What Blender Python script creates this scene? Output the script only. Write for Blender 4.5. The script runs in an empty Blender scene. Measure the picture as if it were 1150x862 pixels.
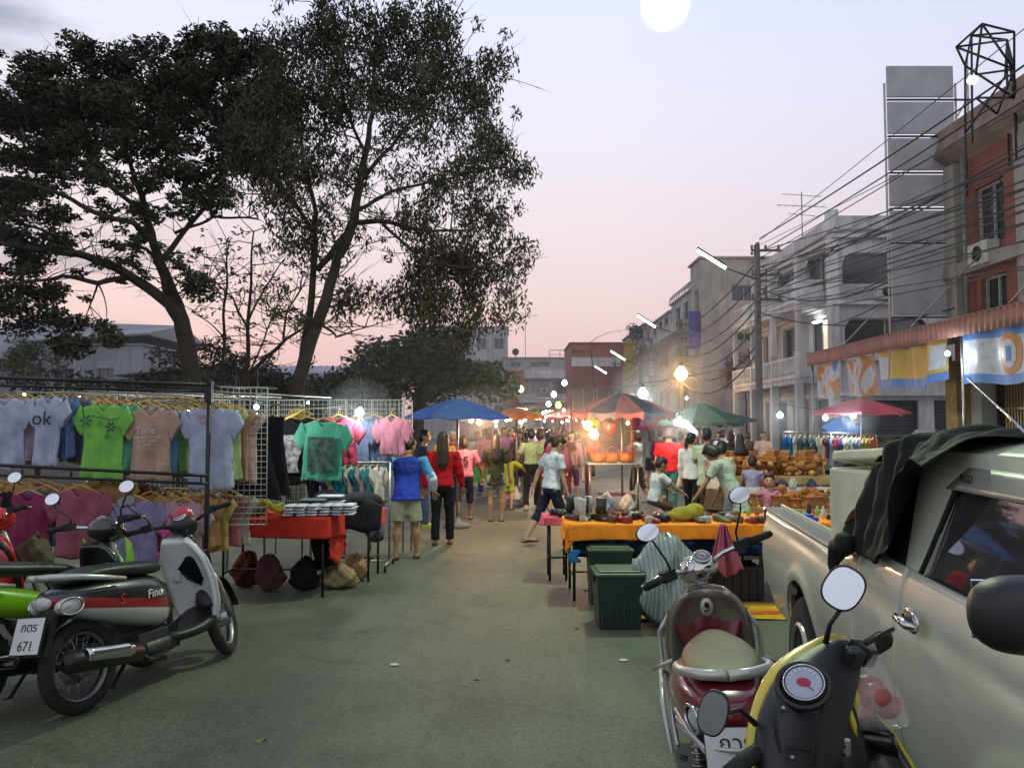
import bpy, math, random
import numpy as np
from mathutils import Vector, Matrix, Euler
R = random.Random(7)
rad = math.radians
sc = bpy.context.scene
COL = sc.collection
CH = 1.68                      # eye height
F, CX, CY, HOR = 900.0, 575.0, 431.0, 478.0
PIT = math.atan((HOR-CY)/F)
def ray(px, py):
    u, v = (px-CX)/F, (CY-py)/F
    c, s = math.cos(PIT), math.sin(PIT)
    return Vector((u, c - v*s, s + v*c))
def P(px, py, d):              # photograph pixel + real distance -> world point
    r = ray(px, py); k = d/r.y
    return Vector((r.x*k, d, CH + r.z*k))
def G(px, py, z=0.0):          # photograph pixel on a level plane -> world point
    r = ray(px, py); k = (z-CH)/r.z
    return Vector((r.x*k, r.y*k, z))
# ------------------------------------------------------------------ materials
MC = {}
def M(name, col, rough=.65, metal=0.0, var=.18, scale=6.0, bump=0.0, coat=0.0, emit=0.0, spec=.5, trans=0.0, alpha=1.0, bscale=None, fold=0.0):
    if name in MC: return MC[name]
    m = bpy.data.materials.new(name); m.use_nodes = True
    nt = m.node_tree; N, L = nt.nodes, nt.links
    b = N['Principled BSDF']
    b.inputs['Roughness'].default_value = rough; b.inputs['Metallic'].default_value = metal
    b.inputs['Coat Weight'].default_value = coat; b.inputs['Coat Roughness'].default_value = .08
    b.inputs['Specular IOR Level'].default_value = spec
    b.inputs['Transmission Weight'].default_value = trans; b.inputs['Alpha'].default_value = alpha
    tc = N.new('ShaderNodeTexCoord'); nz = N.new('ShaderNodeTexNoise')
    nz.inputs['Scale'].default_value = scale; nz.inputs['Detail'].default_value = 5
    L.new(tc.outputs['Object'], nz.inputs['Vector'])
    mr = N.new('ShaderNodeMapRange'); mr.inputs['From Min'].default_value = .3; mr.inputs['From Max'].default_value = .7
    mr.inputs['To Min'].default_value = 1-var; mr.inputs['To Max'].default_value = 1+var
    L.new(nz.outputs['Fac'], mr.inputs['Value'])
    mx = N.new('ShaderNodeVectorMath'); mx.operation = 'SCALE'
    mx.inputs[0].default_value = col[:3]; L.new(mr.outputs['Result'], mx.inputs['Scale'])
    L.new(mx.outputs['Vector'], b.inputs['Base Color'])
    if emit:
        b.inputs['Emission Color'].default_value = (*col[:3], 1); b.inputs['Emission Strength'].default_value = emit
    if bump or fold:
        n2 = N.new('ShaderNodeTexNoise'); n2.inputs['Scale'].default_value = bscale or scale*4; n2.inputs['Detail'].default_value = 4
        if fold:
            mp = N.new('ShaderNodeMapping'); mp.inputs['Scale'].default_value = (1, 1, .3)
            L.new(tc.outputs['Object'], mp.inputs['Vector']); L.new(mp.outputs['Vector'], n2.inputs['Vector'])
            n2.inputs['Scale'].default_value = bscale or 9; n2.inputs['Distortion'].default_value = .6
        else: L.new(tc.outputs['Object'], n2.inputs['Vector'])
        bp = N.new('ShaderNodeBump'); bp.inputs['Strength'].default_value = bump or fold; bp.inputs['Distance'].default_value = .03 if fold else .01
        L.new(n2.outputs['Fac'], bp.inputs['Height']); L.new(bp.outputs['Normal'], b.inputs['Normal'])
    MC[name] = m; return m
def fab(name, col, **k):
    k.setdefault('rough', .85); k.setdefault('fold', .8); k.setdefault('spec', .2)
    return M('fabric_'+name, col, **k)
def paint(name, col, **k):
    k.setdefault('rough', .3); k.setdefault('coat', .8); k.setdefault('var', .06)
    return M('paint_'+name, col, **k)
def lampm(name, col, s): return M('lit_'+name, col, emit=s, var=0)
BLACKM = M('black_metal', (.018, .018, .02), .45, .3)
PLAST = M('black_plastic', (.014, .014, .016), .42, bump=.15, bscale=300)
RUB = M('rubber', (.012, .012, .012), .8, bump=.3, bscale=60)
CHROME = M('chrome', (.62, .62, .62), .12, 1.0, var=.05)
STEEL = M('dull_steel', (.32, .32, .32), .4, .9)
SKIN = M('skin', (.36, .19, .115), .55, var=.08)
SKIN2 = M('skin_pale', (.50, .30, .20), .55, var=.08)
HAIR = M('hair_black', (.012, .010, .010), .45, var=.3, bump=.5, bscale=40)
HAIRB = M('hair_brown', (.045, .018, .010), .45, var=.3, bump=.5, bscale=40)
MIRR = M('mirror_glass', (.75, .76, .85), .06, 1.0, var=.02)
WOODM = M('wood_carved', (.36, .13, .03), .5, var=.35, scale=14, bump=.3)
FOLDT = bpy.data.textures.new('folds', 'CLOUDS'); FOLDT.noise_scale = .11; FOLDT.noise_depth = 2
# ------------------------------------------------------------------ mesh builder
class MB:
    def __init__(s): s.v = []; s.f = []; s.m = []; s.s = []
    def add(s, vs, fs, m=0, sm=True):
        o = len(s.v); s.v += [tuple(v) for v in vs]; s.f += [tuple(i+o for i in f) for f in fs]
        s.m += [m]*len(fs); s.s += [sm]*len(fs); return s
    def box(s, c, z, rot=None, m=0, tp=1.0):
        x, y, h = z[0]/2, z[1]/2, z[2]/2
        vs = [Vector((a*x*(tp if k > 0 else 1), b*y*(tp if k > 0 else 1), k*h)) for k in (-1, 1) for a, b in ((-1, -1), (1, -1), (1, 1), (-1, 1))]
        if rot is not None:
            q = rot if isinstance(rot, Matrix) else Euler(rot).to_matrix()
            vs = [q @ v for v in vs]
        c = Vector(c)
        return s.add([v+c for v in vs], [(3, 2, 1, 0), (4, 5, 6, 7), (0, 1, 5, 4), (1, 2, 6, 5), (2, 3, 7, 6), (3, 0, 4, 7)], m, False)
    def tube(s, pts, r, seg=8, m=0, cap=True, sm=True):
        pts = [Vector(p) for p in pts]; n = len(pts)
        rs = list(r) if hasattr(r, '__len__') else [r]*n
        vs = []; up = None
        for i, p in enumerate(pts):
            t = (pts[min(i+1, n-1)] - pts[max(i-1, 0)])
            if t.length < 1e-9: t = Vector((0, 0, 1))
            t.normalize()
            if up is None:
                up = Vector((0, 0, 1)) if abs(t.z) < .9 else Vector((1, 0, 0))
            a = t.cross(up)
            if a.length < 1e-6: a = t.orthogonal()
            a.normalize(); b = a.cross(t).normalized(); up = b
            for k in range(seg):
                an = 2*math.pi*k/seg
                vs.append(p + (a*math.cos(an) + b*math.sin(an))*rs[i])
        fs = [(i*seg+k, i*seg+(k+1) % seg, (i+1)*seg+(k+1) % seg, (i+1)*seg+k) for i in range(n-1) for k in range(seg)]
        if cap: fs += [tuple(range(seg))[::-1], tuple((n-1)*seg+k for k in range(seg))]
        return s.add(vs, fs, m, sm)
    def loft(s, rings, m=0, cap=True, sm=True, closed=True):
        n, k = len(rings), len(rings[0]); vs = [v for r in rings for v in r]
        kk = k if closed else k-1
        fs = [(i*k+j, i*k+(j+1) % k, (i+1)*k+(j+1) % k, (i+1)*k+j) for i in range(n-1) for j in range(kk)]
        if cap: fs += [tuple(range(k))[::-1], tuple((n-1)*k+j for j in range(k))]
        return s.add(vs, fs, m, sm)
    def ell(s, c, r, rot=None, seg=14, rings=8, m=0, lo=-1.0, hi=1.0):
        c = Vector(c); q = Euler(rot).to_matrix() if rot else None; rr = []
        for i in range(rings+1):
            a = -math.pi/2 + math.pi*i/rings; z = math.sin(a); z = max(lo, min(hi, z)); w = math.sqrt(max(0.0, 1-z*z))+1e-4
            ring = []
            for k in range(seg):
                an = 2*math.pi*k/seg
                v = Vector((math.cos(an)*w*r[0], math.sin(an)*w*r[1], z*r[2]))
                ring.append((q @ v if q else v) + c)
            rr.append(ring)
        return s.loft(rr, m)
    def lathe(s, prof, c=(0, 0, 0), seg=20, m=0, rot=None, cap=True, sm=True):
        c = Vector(c); q = Euler(rot).to_matrix() if rot else None; rr = []
        for (r, z) in prof:
            ring = []
            for k in range(seg):
                an = 2*math.pi*k/seg; v = Vector((math.cos(an)*r, math.sin(an)*r, z)); ring.append((q @ v if q else v)+c)
            rr.append(ring)
        return s.loft(rr, m, cap, sm)
    def torus(s, c, R_, r, rot=None, seg=32, k=10, m=0, sx=1.0):
        c = Vector(c); q = Euler(rot).to_matrix() if rot else None; rr = []
        for i in range(seg+1):
            a = 2*math.pi*i/seg; ring = []
            for j in range(k):
                b = 2*math.pi*j/k; v = Vector(((R_+r*math.cos(b))*math.cos(a), (R_+r*math.cos(b))*math.sin(a), r*sx*math.sin(b)))
                ring.append((q @ v if q else v)+c)
            rr.append(ring)
        return s.loft(rr, m, False)
    def grid(s, fn, nu, nv, m=0, sm=True):
        vs = [fn(i/nu, j/nv) for i in range(nu+1) for j in range(nv+1)]
        fs = [(i*(nv+1)+j, (i+1)*(nv+1)+j, (i+1)*(nv+1)+j+1, i*(nv+1)+j+1) for i in range(nu) for j in range(nv)]
        return s.add(vs, fs, m, sm)
    def prism(s, pts, a, b, m=0, ax='y', sm=False):
        def q(p, t): return {'y': (p[0], t, p[1]), 'x': (t, p[0], p[1]), 'z': (p[0], p[1], t)}[ax]
        n = len(pts); vs = [q(p, a) for p in pts]+[q(p, b) for p in pts]
        fs = [tuple(range(n))[::-1], tuple(range(n, 2*n))]+[(i, (i+1) % n, n+(i+1) % n, n+i) for i in range(n)]
        return s.add(vs, fs, m, sm)
    def T(s, mat): s.v = [tuple(mat @ Vector(v)) for v in s.v]; return s
    def build(s, name, mats, parent=None, loc=None, rot=None, bevel=0, sub=0, remesh=0, solid=0, smooth=None, disp=0):
        me = bpy.data.meshes.new(name); me.from_pydata(s.v, [], s.f)
        for m in (mats if isinstance(mats, (list, tuple)) else [mats]): me.materials.append(m)
        me.polygons.foreach_set('material_index', s.m)
        me.polygons.foreach_set('use_smooth', s.s if smooth is None else [smooth]*len(s.f)); me.update()
        o = bpy.data.objects.new(name, me); COL.objects.link(o)
        if parent is not None: o.parent = parent
        if loc is not None: o.location = loc
        if rot is not None: o.rotation_euler = rot
        if solid:
            d = o.modifiers.new('solid', 'SOLIDIFY'); d.thickness = solid; d.offset = 0
        if remesh:
            d = o.modifiers.new('remesh', 'REMESH'); d.mode = 'VOXEL'; d.voxel_size = remesh; d.use_smooth_shade = True
            d = o.modifiers.new('smooth', 'SMOOTH'); d.factor = .5; d.iterations = 4 if remesh > .009 else 3
        if disp:
            d = o.modifiers.new('folds', 'DISPLACE'); d.texture = FOLDT; d.strength = disp; d.mid_level = .5; d.texture_coords = 'LOCAL'
        if bevel:
            d = o.modifiers.new('bevel', 'BEVEL'); d.width = bevel; d.segments = 2; d.limit_method = 'ANGLE'; d.angle_limit = .7
        if sub:
            d = o.modifiers.new('sub', 'SUBSURF'); d.levels = sub; d.render_levels = sub
        return o
def tag(o, label=None, cat=None, group=None, kind=None):
    if label: o['label'] = label
    if cat: o['category'] = cat
    if group: o['group'] = group
    if kind: o['kind'] = kind
    return o
def thing(name, label, cat, loc=(0, 0, 0), rot=(0, 0, 0), group=None):
    o = bpy.data.objects.new(name, None); COL.objects.link(o); o.location = loc; o.empty_display_size = .2
    o.rotation_euler = rot if hasattr(rot, '__len__') else (0, 0, rot)
    return tag(o, label, cat, group)
def dup(root, loc, rot=None, label=None, group=None, scale=None):
    ch = [c for c in bpy.data.objects if c.parent == root]
    r = root.copy(); COL.objects.link(r); r.location = loc
    if rot is not None: r.rotation_euler = rot if hasattr(rot, '__len__') else (0, 0, rot)
    if scale is not None: r.scale = scale
    if label: r['label'] = label
    if group: r['group'] = group
    for c in ch:
        n = c.copy(); COL.objects.link(n); n.parent = r
        for g in [x for x in bpy.data.objects if x.parent == c]:
            k = g.copy(); COL.objects.link(k); k.parent = n
    return r
TXT = {}
def pretext(items):
    dg = bpy.context.evaluated_depsgraph_get()
    for s_, size in items:
        cu = bpy.data.curves.new('t', 'FONT'); cu.body = s_; cu.size = size; cu.align_x = 'CENTER'; cu.align_y = 'CENTER'; cu.extrude = .001; cu.resolution_u = 3
        o = bpy.data.objects.new('t', cu); COL.objects.link(o)
        dg = bpy.context.evaluated_depsgraph_get(); dg.update()
        TXT[s_] = bpy.data.meshes.new_from_object(o.evaluated_get(dg)); bpy.data.objects.remove(o)
pretext([('Fino', .075), ('S', .09), ('VIGO', .035), ('กวร', .075), ('พะเยา', .035), ('กตร', .07), ('671', .075), ('ok', .17), ('25', .2),
         ('Time', .11), ('you enjoy wasting\nis not wasted\ntime', .045), ('DIARY', .05), ('2007', .05), ('ธกส', .5), ('ONE', .5), ('HONDA', .8)])
def text(name, s_, m, parent, loc, rot, scale=1.0, shear=None):
    me = TXT[s_].copy(); me.materials.clear(); me.materials.append(m)
    if shear:
        for v in me.vertices: v.co.x += v.co.y*shear
    o = bpy.data.objects.new(name, me); COL.objects.link(o); o.parent = parent; o.location = loc; o.rotation_euler = rot; o.scale = (scale,)*3
    return o
def pl(name, loc, power, col, r=.06):
    l = bpy.data.lights.new(name, 'POINT'); l.energy = power; l.color = col; l.shadow_soft_size = r
    o = bpy.data.objects.new(name, l); COL.objects.link(o); o.location = loc
    return o
# ------------------------------------------------------------------ camera, sky, sun
cam = bpy.data.cameras.new('camera'); co = bpy.data.objects.new('camera', cam); COL.objects.link(co)
cam.sensor_width = 36; cam.lens = F/1150*36; cam.clip_start = .05; cam.clip_end = 3000
co.location = (0, 0, CH); co.rotation_euler = (math.pi/2+PIT, 0, 0); sc.camera = co
sc.view_settings.view_transform = 'Standard'; sc.view_settings.look = 'None'; sc.view_settings.exposure = 0
w = bpy.data.worlds.new('World'); sc.world = w; w.use_nodes = True
nt = w.node_tree; N, L = nt.nodes, nt.links; bg = N['Background']
tc = N.new('ShaderNodeTexCoord'); sep = N.new('ShaderNodeSeparateXYZ'); L.new(tc.outputs['Generated'], sep.inputs[0])
cr = N.new('ShaderNodeValToRGB'); L.new(sep.outputs['Z'], cr.inputs[0])
el = cr.color_ramp.elements
stops = [(0, (.68, .42, .42)), (.07, (.74, .50, .49)), (.14, (.79, .61, .61)), (.24, (.80, .70, .74)), (.36, (.78, .76, .87)), (.48, (.72, .76, .93)), (.7, (.36, .42, .62)), (1, (.20, .26, .44))]
el[0].position = 0; el[0].color = (*stops[0][1], 1); el[1].position = 1; el[1].color = (*stops[-1][1], 1)
for p, c in stops[1:-1]:
    e = el.new(p); e.color = (*c, 1)
# clouds at the upper left and thin streaks low down
mp = N.new('ShaderNodeMapping'); mp.inputs['Scale'].default_value = (1.2, 1.2, 4.5); L.new(tc.outputs['Generated'], mp.inputs['Vector'])
nz = N.new('ShaderNodeTexNoise'); nz.inputs['Scale'].default_value = 2.6; nz.inputs['Detail'].default_value = 7; nz.inputs['Roughness'].default_value = .55
L.new(mp.outputs['Vector'], nz.inputs['Vector'])
mr = N.new('ShaderNodeMapRange'); mr.inputs['From Min'].default_value = .44; mr.inputs['From Max'].default_value = .62; L.new(nz.outputs['Fac'], mr.inputs['Value'])
lx = N.new('ShaderNodeMapRange'); lx.inputs['From Min'].default_value = -.28; lx.inputs['From Max'].default_value = -.5; lx.inputs['To Min'].default_value = .0; lx.inputs['To Max'].default_value = .95; L.new(sep.outputs['X'], lx.inputs['Value'])
mu = N.new('ShaderNodeMath'); mu.operation = 'MULTIPLY'; L.new(mr.outputs[0], mu.inputs[0]); L.new(lx.outputs[0], mu.inputs[1])
mixc = N.new('ShaderNodeMix'); mixc.data_type = 'RGBA'; L.new(mu.outputs[0], mixc.inputs['Factor']); L.new(cr.outputs[0], mixc.inputs[6]); mixc.inputs[7].default_value = (.30, .33, .44, 1)
# the right-hand sky is a deeper lavender
rx = N.new('ShaderNodeMapRange'); rx.inputs['From Min'].default_value = .12; rx.inputs['From Max'].default_value = .6; rx.inputs['To Min'].default_value = 0; rx.inputs['To Max'].default_value = .5; L.new(sep.outputs['X'], rx.inputs['Value'])
mixr = N.new('ShaderNodeMix'); mixr.data_type = 'RGBA'; mixr.blend_type = 'MULTIPLY'; L.new(rx.outputs[0], mixr.inputs['Factor']); L.new(mixc.outputs[2], mixr.inputs[6]); mixr.inputs[7].default_value = (.66, .73, .88, 1)
sky = N.new('ShaderNodeTexSky'); sky.sky_type = 'NISHITA'; sky.sun_disc = False; sky.sun_elevation = rad(1.5); sky.sun_rotation = rad(-25); sky.dust_density = 2
sk = N.new('ShaderNodeVectorMath'); sk.operation = 'SCALE'; sk.inputs['Scale'].default_value = .008; L.new(sky.outputs[0], sk.inputs[0])
ad = N.new('ShaderNodeVectorMath'); ad.operation = 'ADD'; L.new(sk.outputs[0], ad.inputs[0])
# behind the camera the eastern dusk sky is dimmer and blue green
ey = N.new('ShaderNodeMapRange'); ey.inputs['From Min'].default_value = .3; ey.inputs['From Max'].default_value = -.35; L.new(sep.outputs['Y'], ey.inputs['Value'])
mixe = N.new('ShaderNodeMix'); mixe.data_type = 'RGBA'; L.new(ey.outputs[0], mixe.inputs['Factor']); L.new(mixr.outputs[2], mixe.inputs[6]); mixe.inputs[7].default_value = (.62, .655, .71, 1)
L.new(mixe.outputs[2], ad.inputs[1])
L.new(ad.outputs[0], bg.inputs['Color']); bg.inputs['Strength'].default_value = 1.12
sun = bpy.data.lights.new('sun', 'SUN'); sun.energy = .12; sun.angle = rad(20); sun.color = (1, .8, .72)
so = bpy.data.objects.new('sun', sun); COL.objects.link(so); so.rotation_euler = (rad(86), 0, rad(155))
# ------------------------------------------------------------------ ground
def asphalt():
    m = bpy.data.materials.new('asphalt'); m.use_nodes = True; nt = m.node_tree; N, L = nt.nodes, nt.links; b = N['Principled BSDF']
    tc = N.new('ShaderNodeTexCoord')
    def noise(s, d=6, r=.6, v=None):
        n = N.new('ShaderNodeTexNoise'); n.inputs['Scale'].default_value = s; n.inputs['Detail'].default_value = d; n.inputs['Roughness'].default_value = r
        L.new(v or tc.outputs['Object'], n.inputs['Vector']); return n.outputs['Fac']
    def ramp(f, st):
        c = N.new('ShaderNodeValToRGB'); L.new(f, c.inputs[0]); e = c.color_ramp.elements
        e[0].position, e[0].color = st[0][0], (*st[0][1], 1); e[1].position, e[1].color = st[-1][0], (*st[-1][1], 1)
        for p, q in st[1:-1]:
            x = e.new(p); x.color = (*q, 1)
        return c.outputs[0]
    def mul(a, c, f=1.0):
        x = N.new('ShaderNodeMix'); x.data_type = 'RGBA'; x.blend_type = 'MULTIPLY'; x.inputs['Factor'].default_value = f
        L.new(a, x.inputs[6]); L.new(c, x.inputs[7]); return x.outputs[2]
    base = ramp(noise(.35, 4), [(.3, (.104, .116, .078)), (.5, (.128, .136, .098)), (.7, (.150, .152, .114))])
    mp = N.new('ShaderNodeMapping'); mp.inputs['Scale'].default_value = (1.6, .16, 1); L.new(tc.outputs['Object'], mp.inputs['Vector'])
    streak = ramp(noise(1.0, 5, .6, mp.outputs['Vector']), [(.3, (.74, .73, .74)), (.5, (1, 1, 1)), (.7, (1.15, 1.15, 1.12))])
    grit = ramp(noise(55, 4, .85), [(.35, (.5, .5, .5)), (.55, (1, 1, 1)), (.72, (1.5, 1.5, 1.5))])
    stain = ramp(noise(1.1, 9, .72), [(.28, (.42, .41, .40)), (.40, (.86, .86, .86)), (.5, (1, 1, 1)), (.7, (1.12, 1.12, 1.10))])
    vo = N.new('ShaderNodeTexVoronoi'); vo.feature = 'DISTANCE_TO_EDGE'; vo.inputs['Scale'].default_value = .55
    wn = N.new('ShaderNodeTexNoise'); wn.inputs['Scale'].default_value = 2.5; wn.inputs['Detail'].default_value = 6; L.new(tc.outputs['Object'], wn.inputs['Vector'])
    wm = N.new('ShaderNodeVectorMath'); wm.operation = 'MULTIPLY_ADD'; wm.inputs[1].default_value = (.7, .7, 0); L.new(wn.outputs['Color'], wm.inputs[0]); L.new(tc.outputs['Object'], wm.inputs[2]); L.new(wm.outputs[0], vo.inputs['Vector'])
    crack = ramp(vo.outputs['Distance'], [(0, (.55, .55, .55)), (.008, (.8, .8, .8)), (.02, (1, 1, 1))])
    c = mul(mul(mul(mul(base, streak), grit, .95), stain), crack, .40)
    c = mul(c, ramp(noise(22, 8, .85), [(.34, (.62, .63, .62)), (.5, (1, 1, 1)), (.66, (1.25, 1.25, 1.22))]))
    c = mul(c, ramp(noise(.22, 3), [(.44, (.80, .81, .80)), (.50, (1, 1, 1))]))
    L.new(c, b.inputs['Base Color']); b.inputs['Roughness'].default_value = .62; b.inputs['Specular IOR Level'].default_value = .35
    bp = N.new('ShaderNodeBump'); bp.inputs['Strength'].default_value = .5; bp.inputs['Distance'].default_value = .006; L.new(noise(140, 3, .7), bp.inputs['Height']); L.new(bp.outputs[0], b.inputs['Normal'])
    return m
g = MB(); g.grid(lambda u, v: ((u-.5)*700, -60+v*900, 0), 4, 4)
tag(g.build('road', asphalt(), smooth=False), 'worn dark grey asphalt street running through the market', None, None, 'structure')
CONC = M('concrete', (.17, .165, .155), .85, var=.25, scale=1.5, bump=.4, bscale=30)
g = MB(); g.box((16.15, 40, .06), (12.7, 110, .12)); g.box((9.72, 40, .05), (.16, 110, .13))
tag(g.build('pavement', CONC, bevel=.01), 'raised concrete pavement before the shops on the right', None, None, 'structure')
g = MB(); g.grid(lambda u, v: (-60+u*51, 19+v*60, .004+.25*max(0, math.sin(u*7)*math.sin(v*9))), 20, 20)
tag(g.build('ground', M('earth', (.06, .05, .035), .95, var=.4, scale=.8, bump=.5), None), 'bare dark earth under the trees', None, None, 'structure')
# round lamp slung on a cable over the street
lt = thing('street_lamp', 'bright round white lamp hanging high over the street, cut by the top of the photo', 'street lamp', P(747, 6, 9.5))
g = MB(); g.ell((0, 0, 0), (.20, .20, .20), seg=24, rings=14); g.build('globe', lampm('globe', (.93, 1.0, .93), 14), lt)
g = MB(); g.lathe([(.03, .5), (.05, .42), (.11, .34), (.16, .27), (.13, .22), (.01, .22)], seg=16); g.build('cap', BLACKM, lt)
g = MB(); g.tube([(0, 0, .45), (0, 0, 2.0)], .012, 6); g.tube([(-11, 0, 2.5), (-5, 0, 2.15), (0, 0, 2.0), (4, 0, 2.1), (8, 0, 2.4)], .012, 6); g.build('cable', BLACKM, lt)
pl('street_lamp_light', P(747, 40, 9.3), 950, (.78, 1, .56), .13).parent = None

# thin smoke and haze lying over the food stalls and the far crowd
hm = bpy.data.materials.new('haze'); hm.use_nodes = True; nt = hm.node_tree; nt.nodes.remove(nt.nodes['Principled BSDF'])
vs_ = nt.nodes.new('ShaderNodeVolumeScatter'); vs_.inputs['Color'].default_value = (.95, .93, .92, 1); vs_.inputs['Density'].default_value = .0022; vs_.inputs['Anisotropy'].default_value = .35
nt.links.new(vs_.outputs[0], nt.nodes['Material Output'].inputs['Volume'])
g = MB(); g.box((0, 46, 4.02), (60, 68, 8)); tag(g.build('haze', hm), 'thin smoky haze over the far stalls and street', None, None, 'structure')

gm = bpy.data.materials.new('lamp_glow'); gm.use_nodes = True; nt = gm.node_tree; nt.nodes.remove(nt.nodes['Principled BSDF'])  # scattering added around single lamps to imitate lens bloom, not smoke
vs_ = nt.nodes.new('ShaderNodeVolumeScatter'); vs_.inputs['Density'].default_value = .085; vs_.inputs['Anisotropy'].default_value = .2
nt.links.new(vs_.outputs[0], nt.nodes['Material Output'].inputs['Volume'])
for (px, py, d, r_) in [(747, 6, 9.5, .31), (404, 463, 9.4, .42), (664, 482, 15.4, .85), (542, 471, 14.4, .65), (722, 442, 17.4, .75), (764, 476, 14.6, .6), (765, 420, 41.8, 2.4), (942, 467, 19.7, .95), (876, 466, 19.5, .6)]:
    g = MB(); g.ell((0, 0, 0), (r_, r_, r_), seg=20, rings=12); o = g.build('haze', gm, None, P(px, py, d)); tag(o, None, None, None, 'structure')  # added glow sphere that gives its lamp a soft halo
# ------------------------------------------------------------------ motor scooters
def srings(st, n=20, e=2.6):     # stations (x, yc, zc, hw, hz) -> superellipse rings across the length
    out = []
    for x, yc, zc, hw, hz in st:
        r = []
        for k in range(n):
            a = 2*math.pi*k/n; c, s = math.cos(a), math.sin(a)
            r.append((x, yc+hw*math.copysign(abs(c)**(2/e), c), zc+hz*math.copysign(abs(s)**(2/e), s)))
        out.append(r)
    return out
def wheel(parent, x, r, T=None, rim=STEEL, wname='wheel', wid=.042, spokes=24):
    t = MB(); t.torus((x, 0, r), r-wid, wid, (math.pi/2, 0, 0), 40, 10, sx=.95)
    if T: t.T(T)
    wo = t.build(wname, RUB, parent)
    g = MB(); g.lathe([(r-.085, -.022), (r-.062, -.026), (r-.058, 0), (r-.062, .026), (r-.085, .022), (r-.09, 0)], (x, 0, r), 40, rot=(math.pi/2, 0, 0), cap=False)
    for k in range(spokes):
        a = 2*math.pi*k/spokes; b = a+(.35 if k % 2 else -.35)
        g.tube([(x+.035*math.cos(b), .03*(-1)**k, r+.035*math.sin(b)), (x+(r-.08)*math.cos(a), 0, r+(r-.08)*math.sin(a))], .0022, 4)
    if T: g.T(T)
    g.build('rim', rim, wo)
    h = MB(); h.tube([(x, -.06, r), (x, .06, r)], [.06, .06], 18); h.tube([(x, -.085, r), (x, .085, r)], .014, 8); h.tube([(x, .035, r), (x, .04, r)], .105, 24)
    if T: h.T(T)
    h.build('hub', STEEL, wo); return wo
def scooter(label, loc, rz, lean=0, steer=0, body=None, shield=None, inner=None, accent=None, seat=None, rail=CHROME, cowl=None, mirror_h=.19, dash=False,
            body_st=None, side_rails=False, fender=None, pocket=True, plate=None, r=.27, headlight=CHROME, cat='motor scooter', under=PLAST, mlean=0, hb=.30, wrack=False, mirrors=(1, -1), seat_st=None, myaw=0, mpit=.2, dome=None, bare=False, barm=None, cs=1.0, bw=1.0, tl=None):
    t = thing('motor_scooter', label, cat, loc, (lean, 0, rz), 'motor scooters parked at the market')
    fx = .62
    ax = Vector((-.42, 0, .9)).normalized(); piv = Vector((.56, 0, .5))
    S = Matrix.Translation(piv) @ Matrix.Rotation(steer, 4, ax) @ Matrix.Translation(-piv)
    wheel(t, -fx, r); wheel(t, fx, r, S)
    # body under and behind the seat
    bs = body_st or [(-.86, 0, .69, .03, .02), (-.82, 0, .69, .075, .055), (-.72, 0, .665, .115, .085), (-.55, 0, .64, .15, .12), (-.35, 0, .60, .165, .15), (-.15, 0, .56, .165, .17), (-.02, 0, .53, .14, .17), (.05, 0, .50, .11, .14)]
    g = MB(); g.loft(srings(bs)); g.v = [(x, y*bw, z) for x, y, z in g.v]; bo = g.build('body', body, t, sub=1)
    ss = seat_st or [(-.74, 0, .775, .05, .015), (-.70, 0, .785, .10, .035), (-.58, 0, .795, .135, .045), (-.42, 0, .79, .145, .045), (-.22, 0, .765, .135, .05), (-.05, 0, .755, .10, .05), (.04, 0, .735, .06, .03)]
    g = MB(); g.loft(srings(ss)); g.build('seat', seat, t, sub=1)
    g = MB()
    for s in (-1, 1): g.tube([(-.40, s*.17, .735), (-.55, s*.175, .765), (-.72, s*.155, .80), (-.84, s*.085, .82), (-.87, 0, .822)], [.012, .016, .018, .019, .019], 10)
    g.build('grab_rail', rail, t)
    # lamps at the tail
    for s in (-1, 1):
        g = MB(); g.ell((-.77, s*.108, .645), (.075, .035, .048), (0, 0, s*.35)); lo = g.build('turn_signal', M('amber_lens', (.75, .3, .06), .15, coat=1, var=.05) if s < 0 and side_rails else M('clear_lens', (.45, .45, .47), .12, coat=1, var=.3, scale=60), t)
        g = MB(); g.torus((0, 0, 0), .062, .008, (math.pi/2, 0, 0), 26, 6)
        g.T(Matrix.Translation((-.768, s*.135, .645)) @ Matrix.Rotation(s*.35, 4, 'Z') @ Matrix.Diagonal((1.1, 1, .75, 1))); g.build('bezel', CHROME, lo)
    g = MB(); g.ell((-.845, 0, .675), (.03, .07, .04)); g.build('tail_light', tl or M('red_lens', (.35, .01, .015), .12, coat=1, var=.1), t)
    # engine, muffler, shocks, stand
    g = MB(); g.box((-.28, .06, .29), (.55, .13, .16)); g.box((-.12, 0, .27), (.26, .2, .17)); g.box((-.45, .10, .30), (.32, .07, .2)); g.tube([(-.2, -.06, .25), (.05, -.06, .25)], .06, 12)
    for k in range(5): g.box((.0+k*.025, 0, .28), (.006, .2, .15))
    g.build('engine', M('engine_metal', (.07, .07, .07), .5, .6, var=.3, scale=20), t, bevel=.012)
    g = MB(); g.tube([(-.02, -.08, .16), (-.2, -.12, .19), (-.32, -.15, .26)], .016, 8); g.tube([(-.30, -.165, .27), (-.34, -.165, .275), (-.84, -.165, .345), (-.88, -.165, .35)], [.03, .058, .062, .04], 18); g.tube([(-.87, -.165, .35), (-.92, -.165, .356)], .014, 8)
    mo = g.build('muffler', M('muffler_black', (.02, .02, .02), .4, .4), t)
    g = MB(); g.grid(lambda u, v: (-.42-.34*u, -.165-.067*math.cos((v-.45)*2.0), .287+.05*u+.067*math.sin((v-.25)*2.0)), 8, 8); g.build('heat_shield', CHROME, mo, solid=.003)
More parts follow.
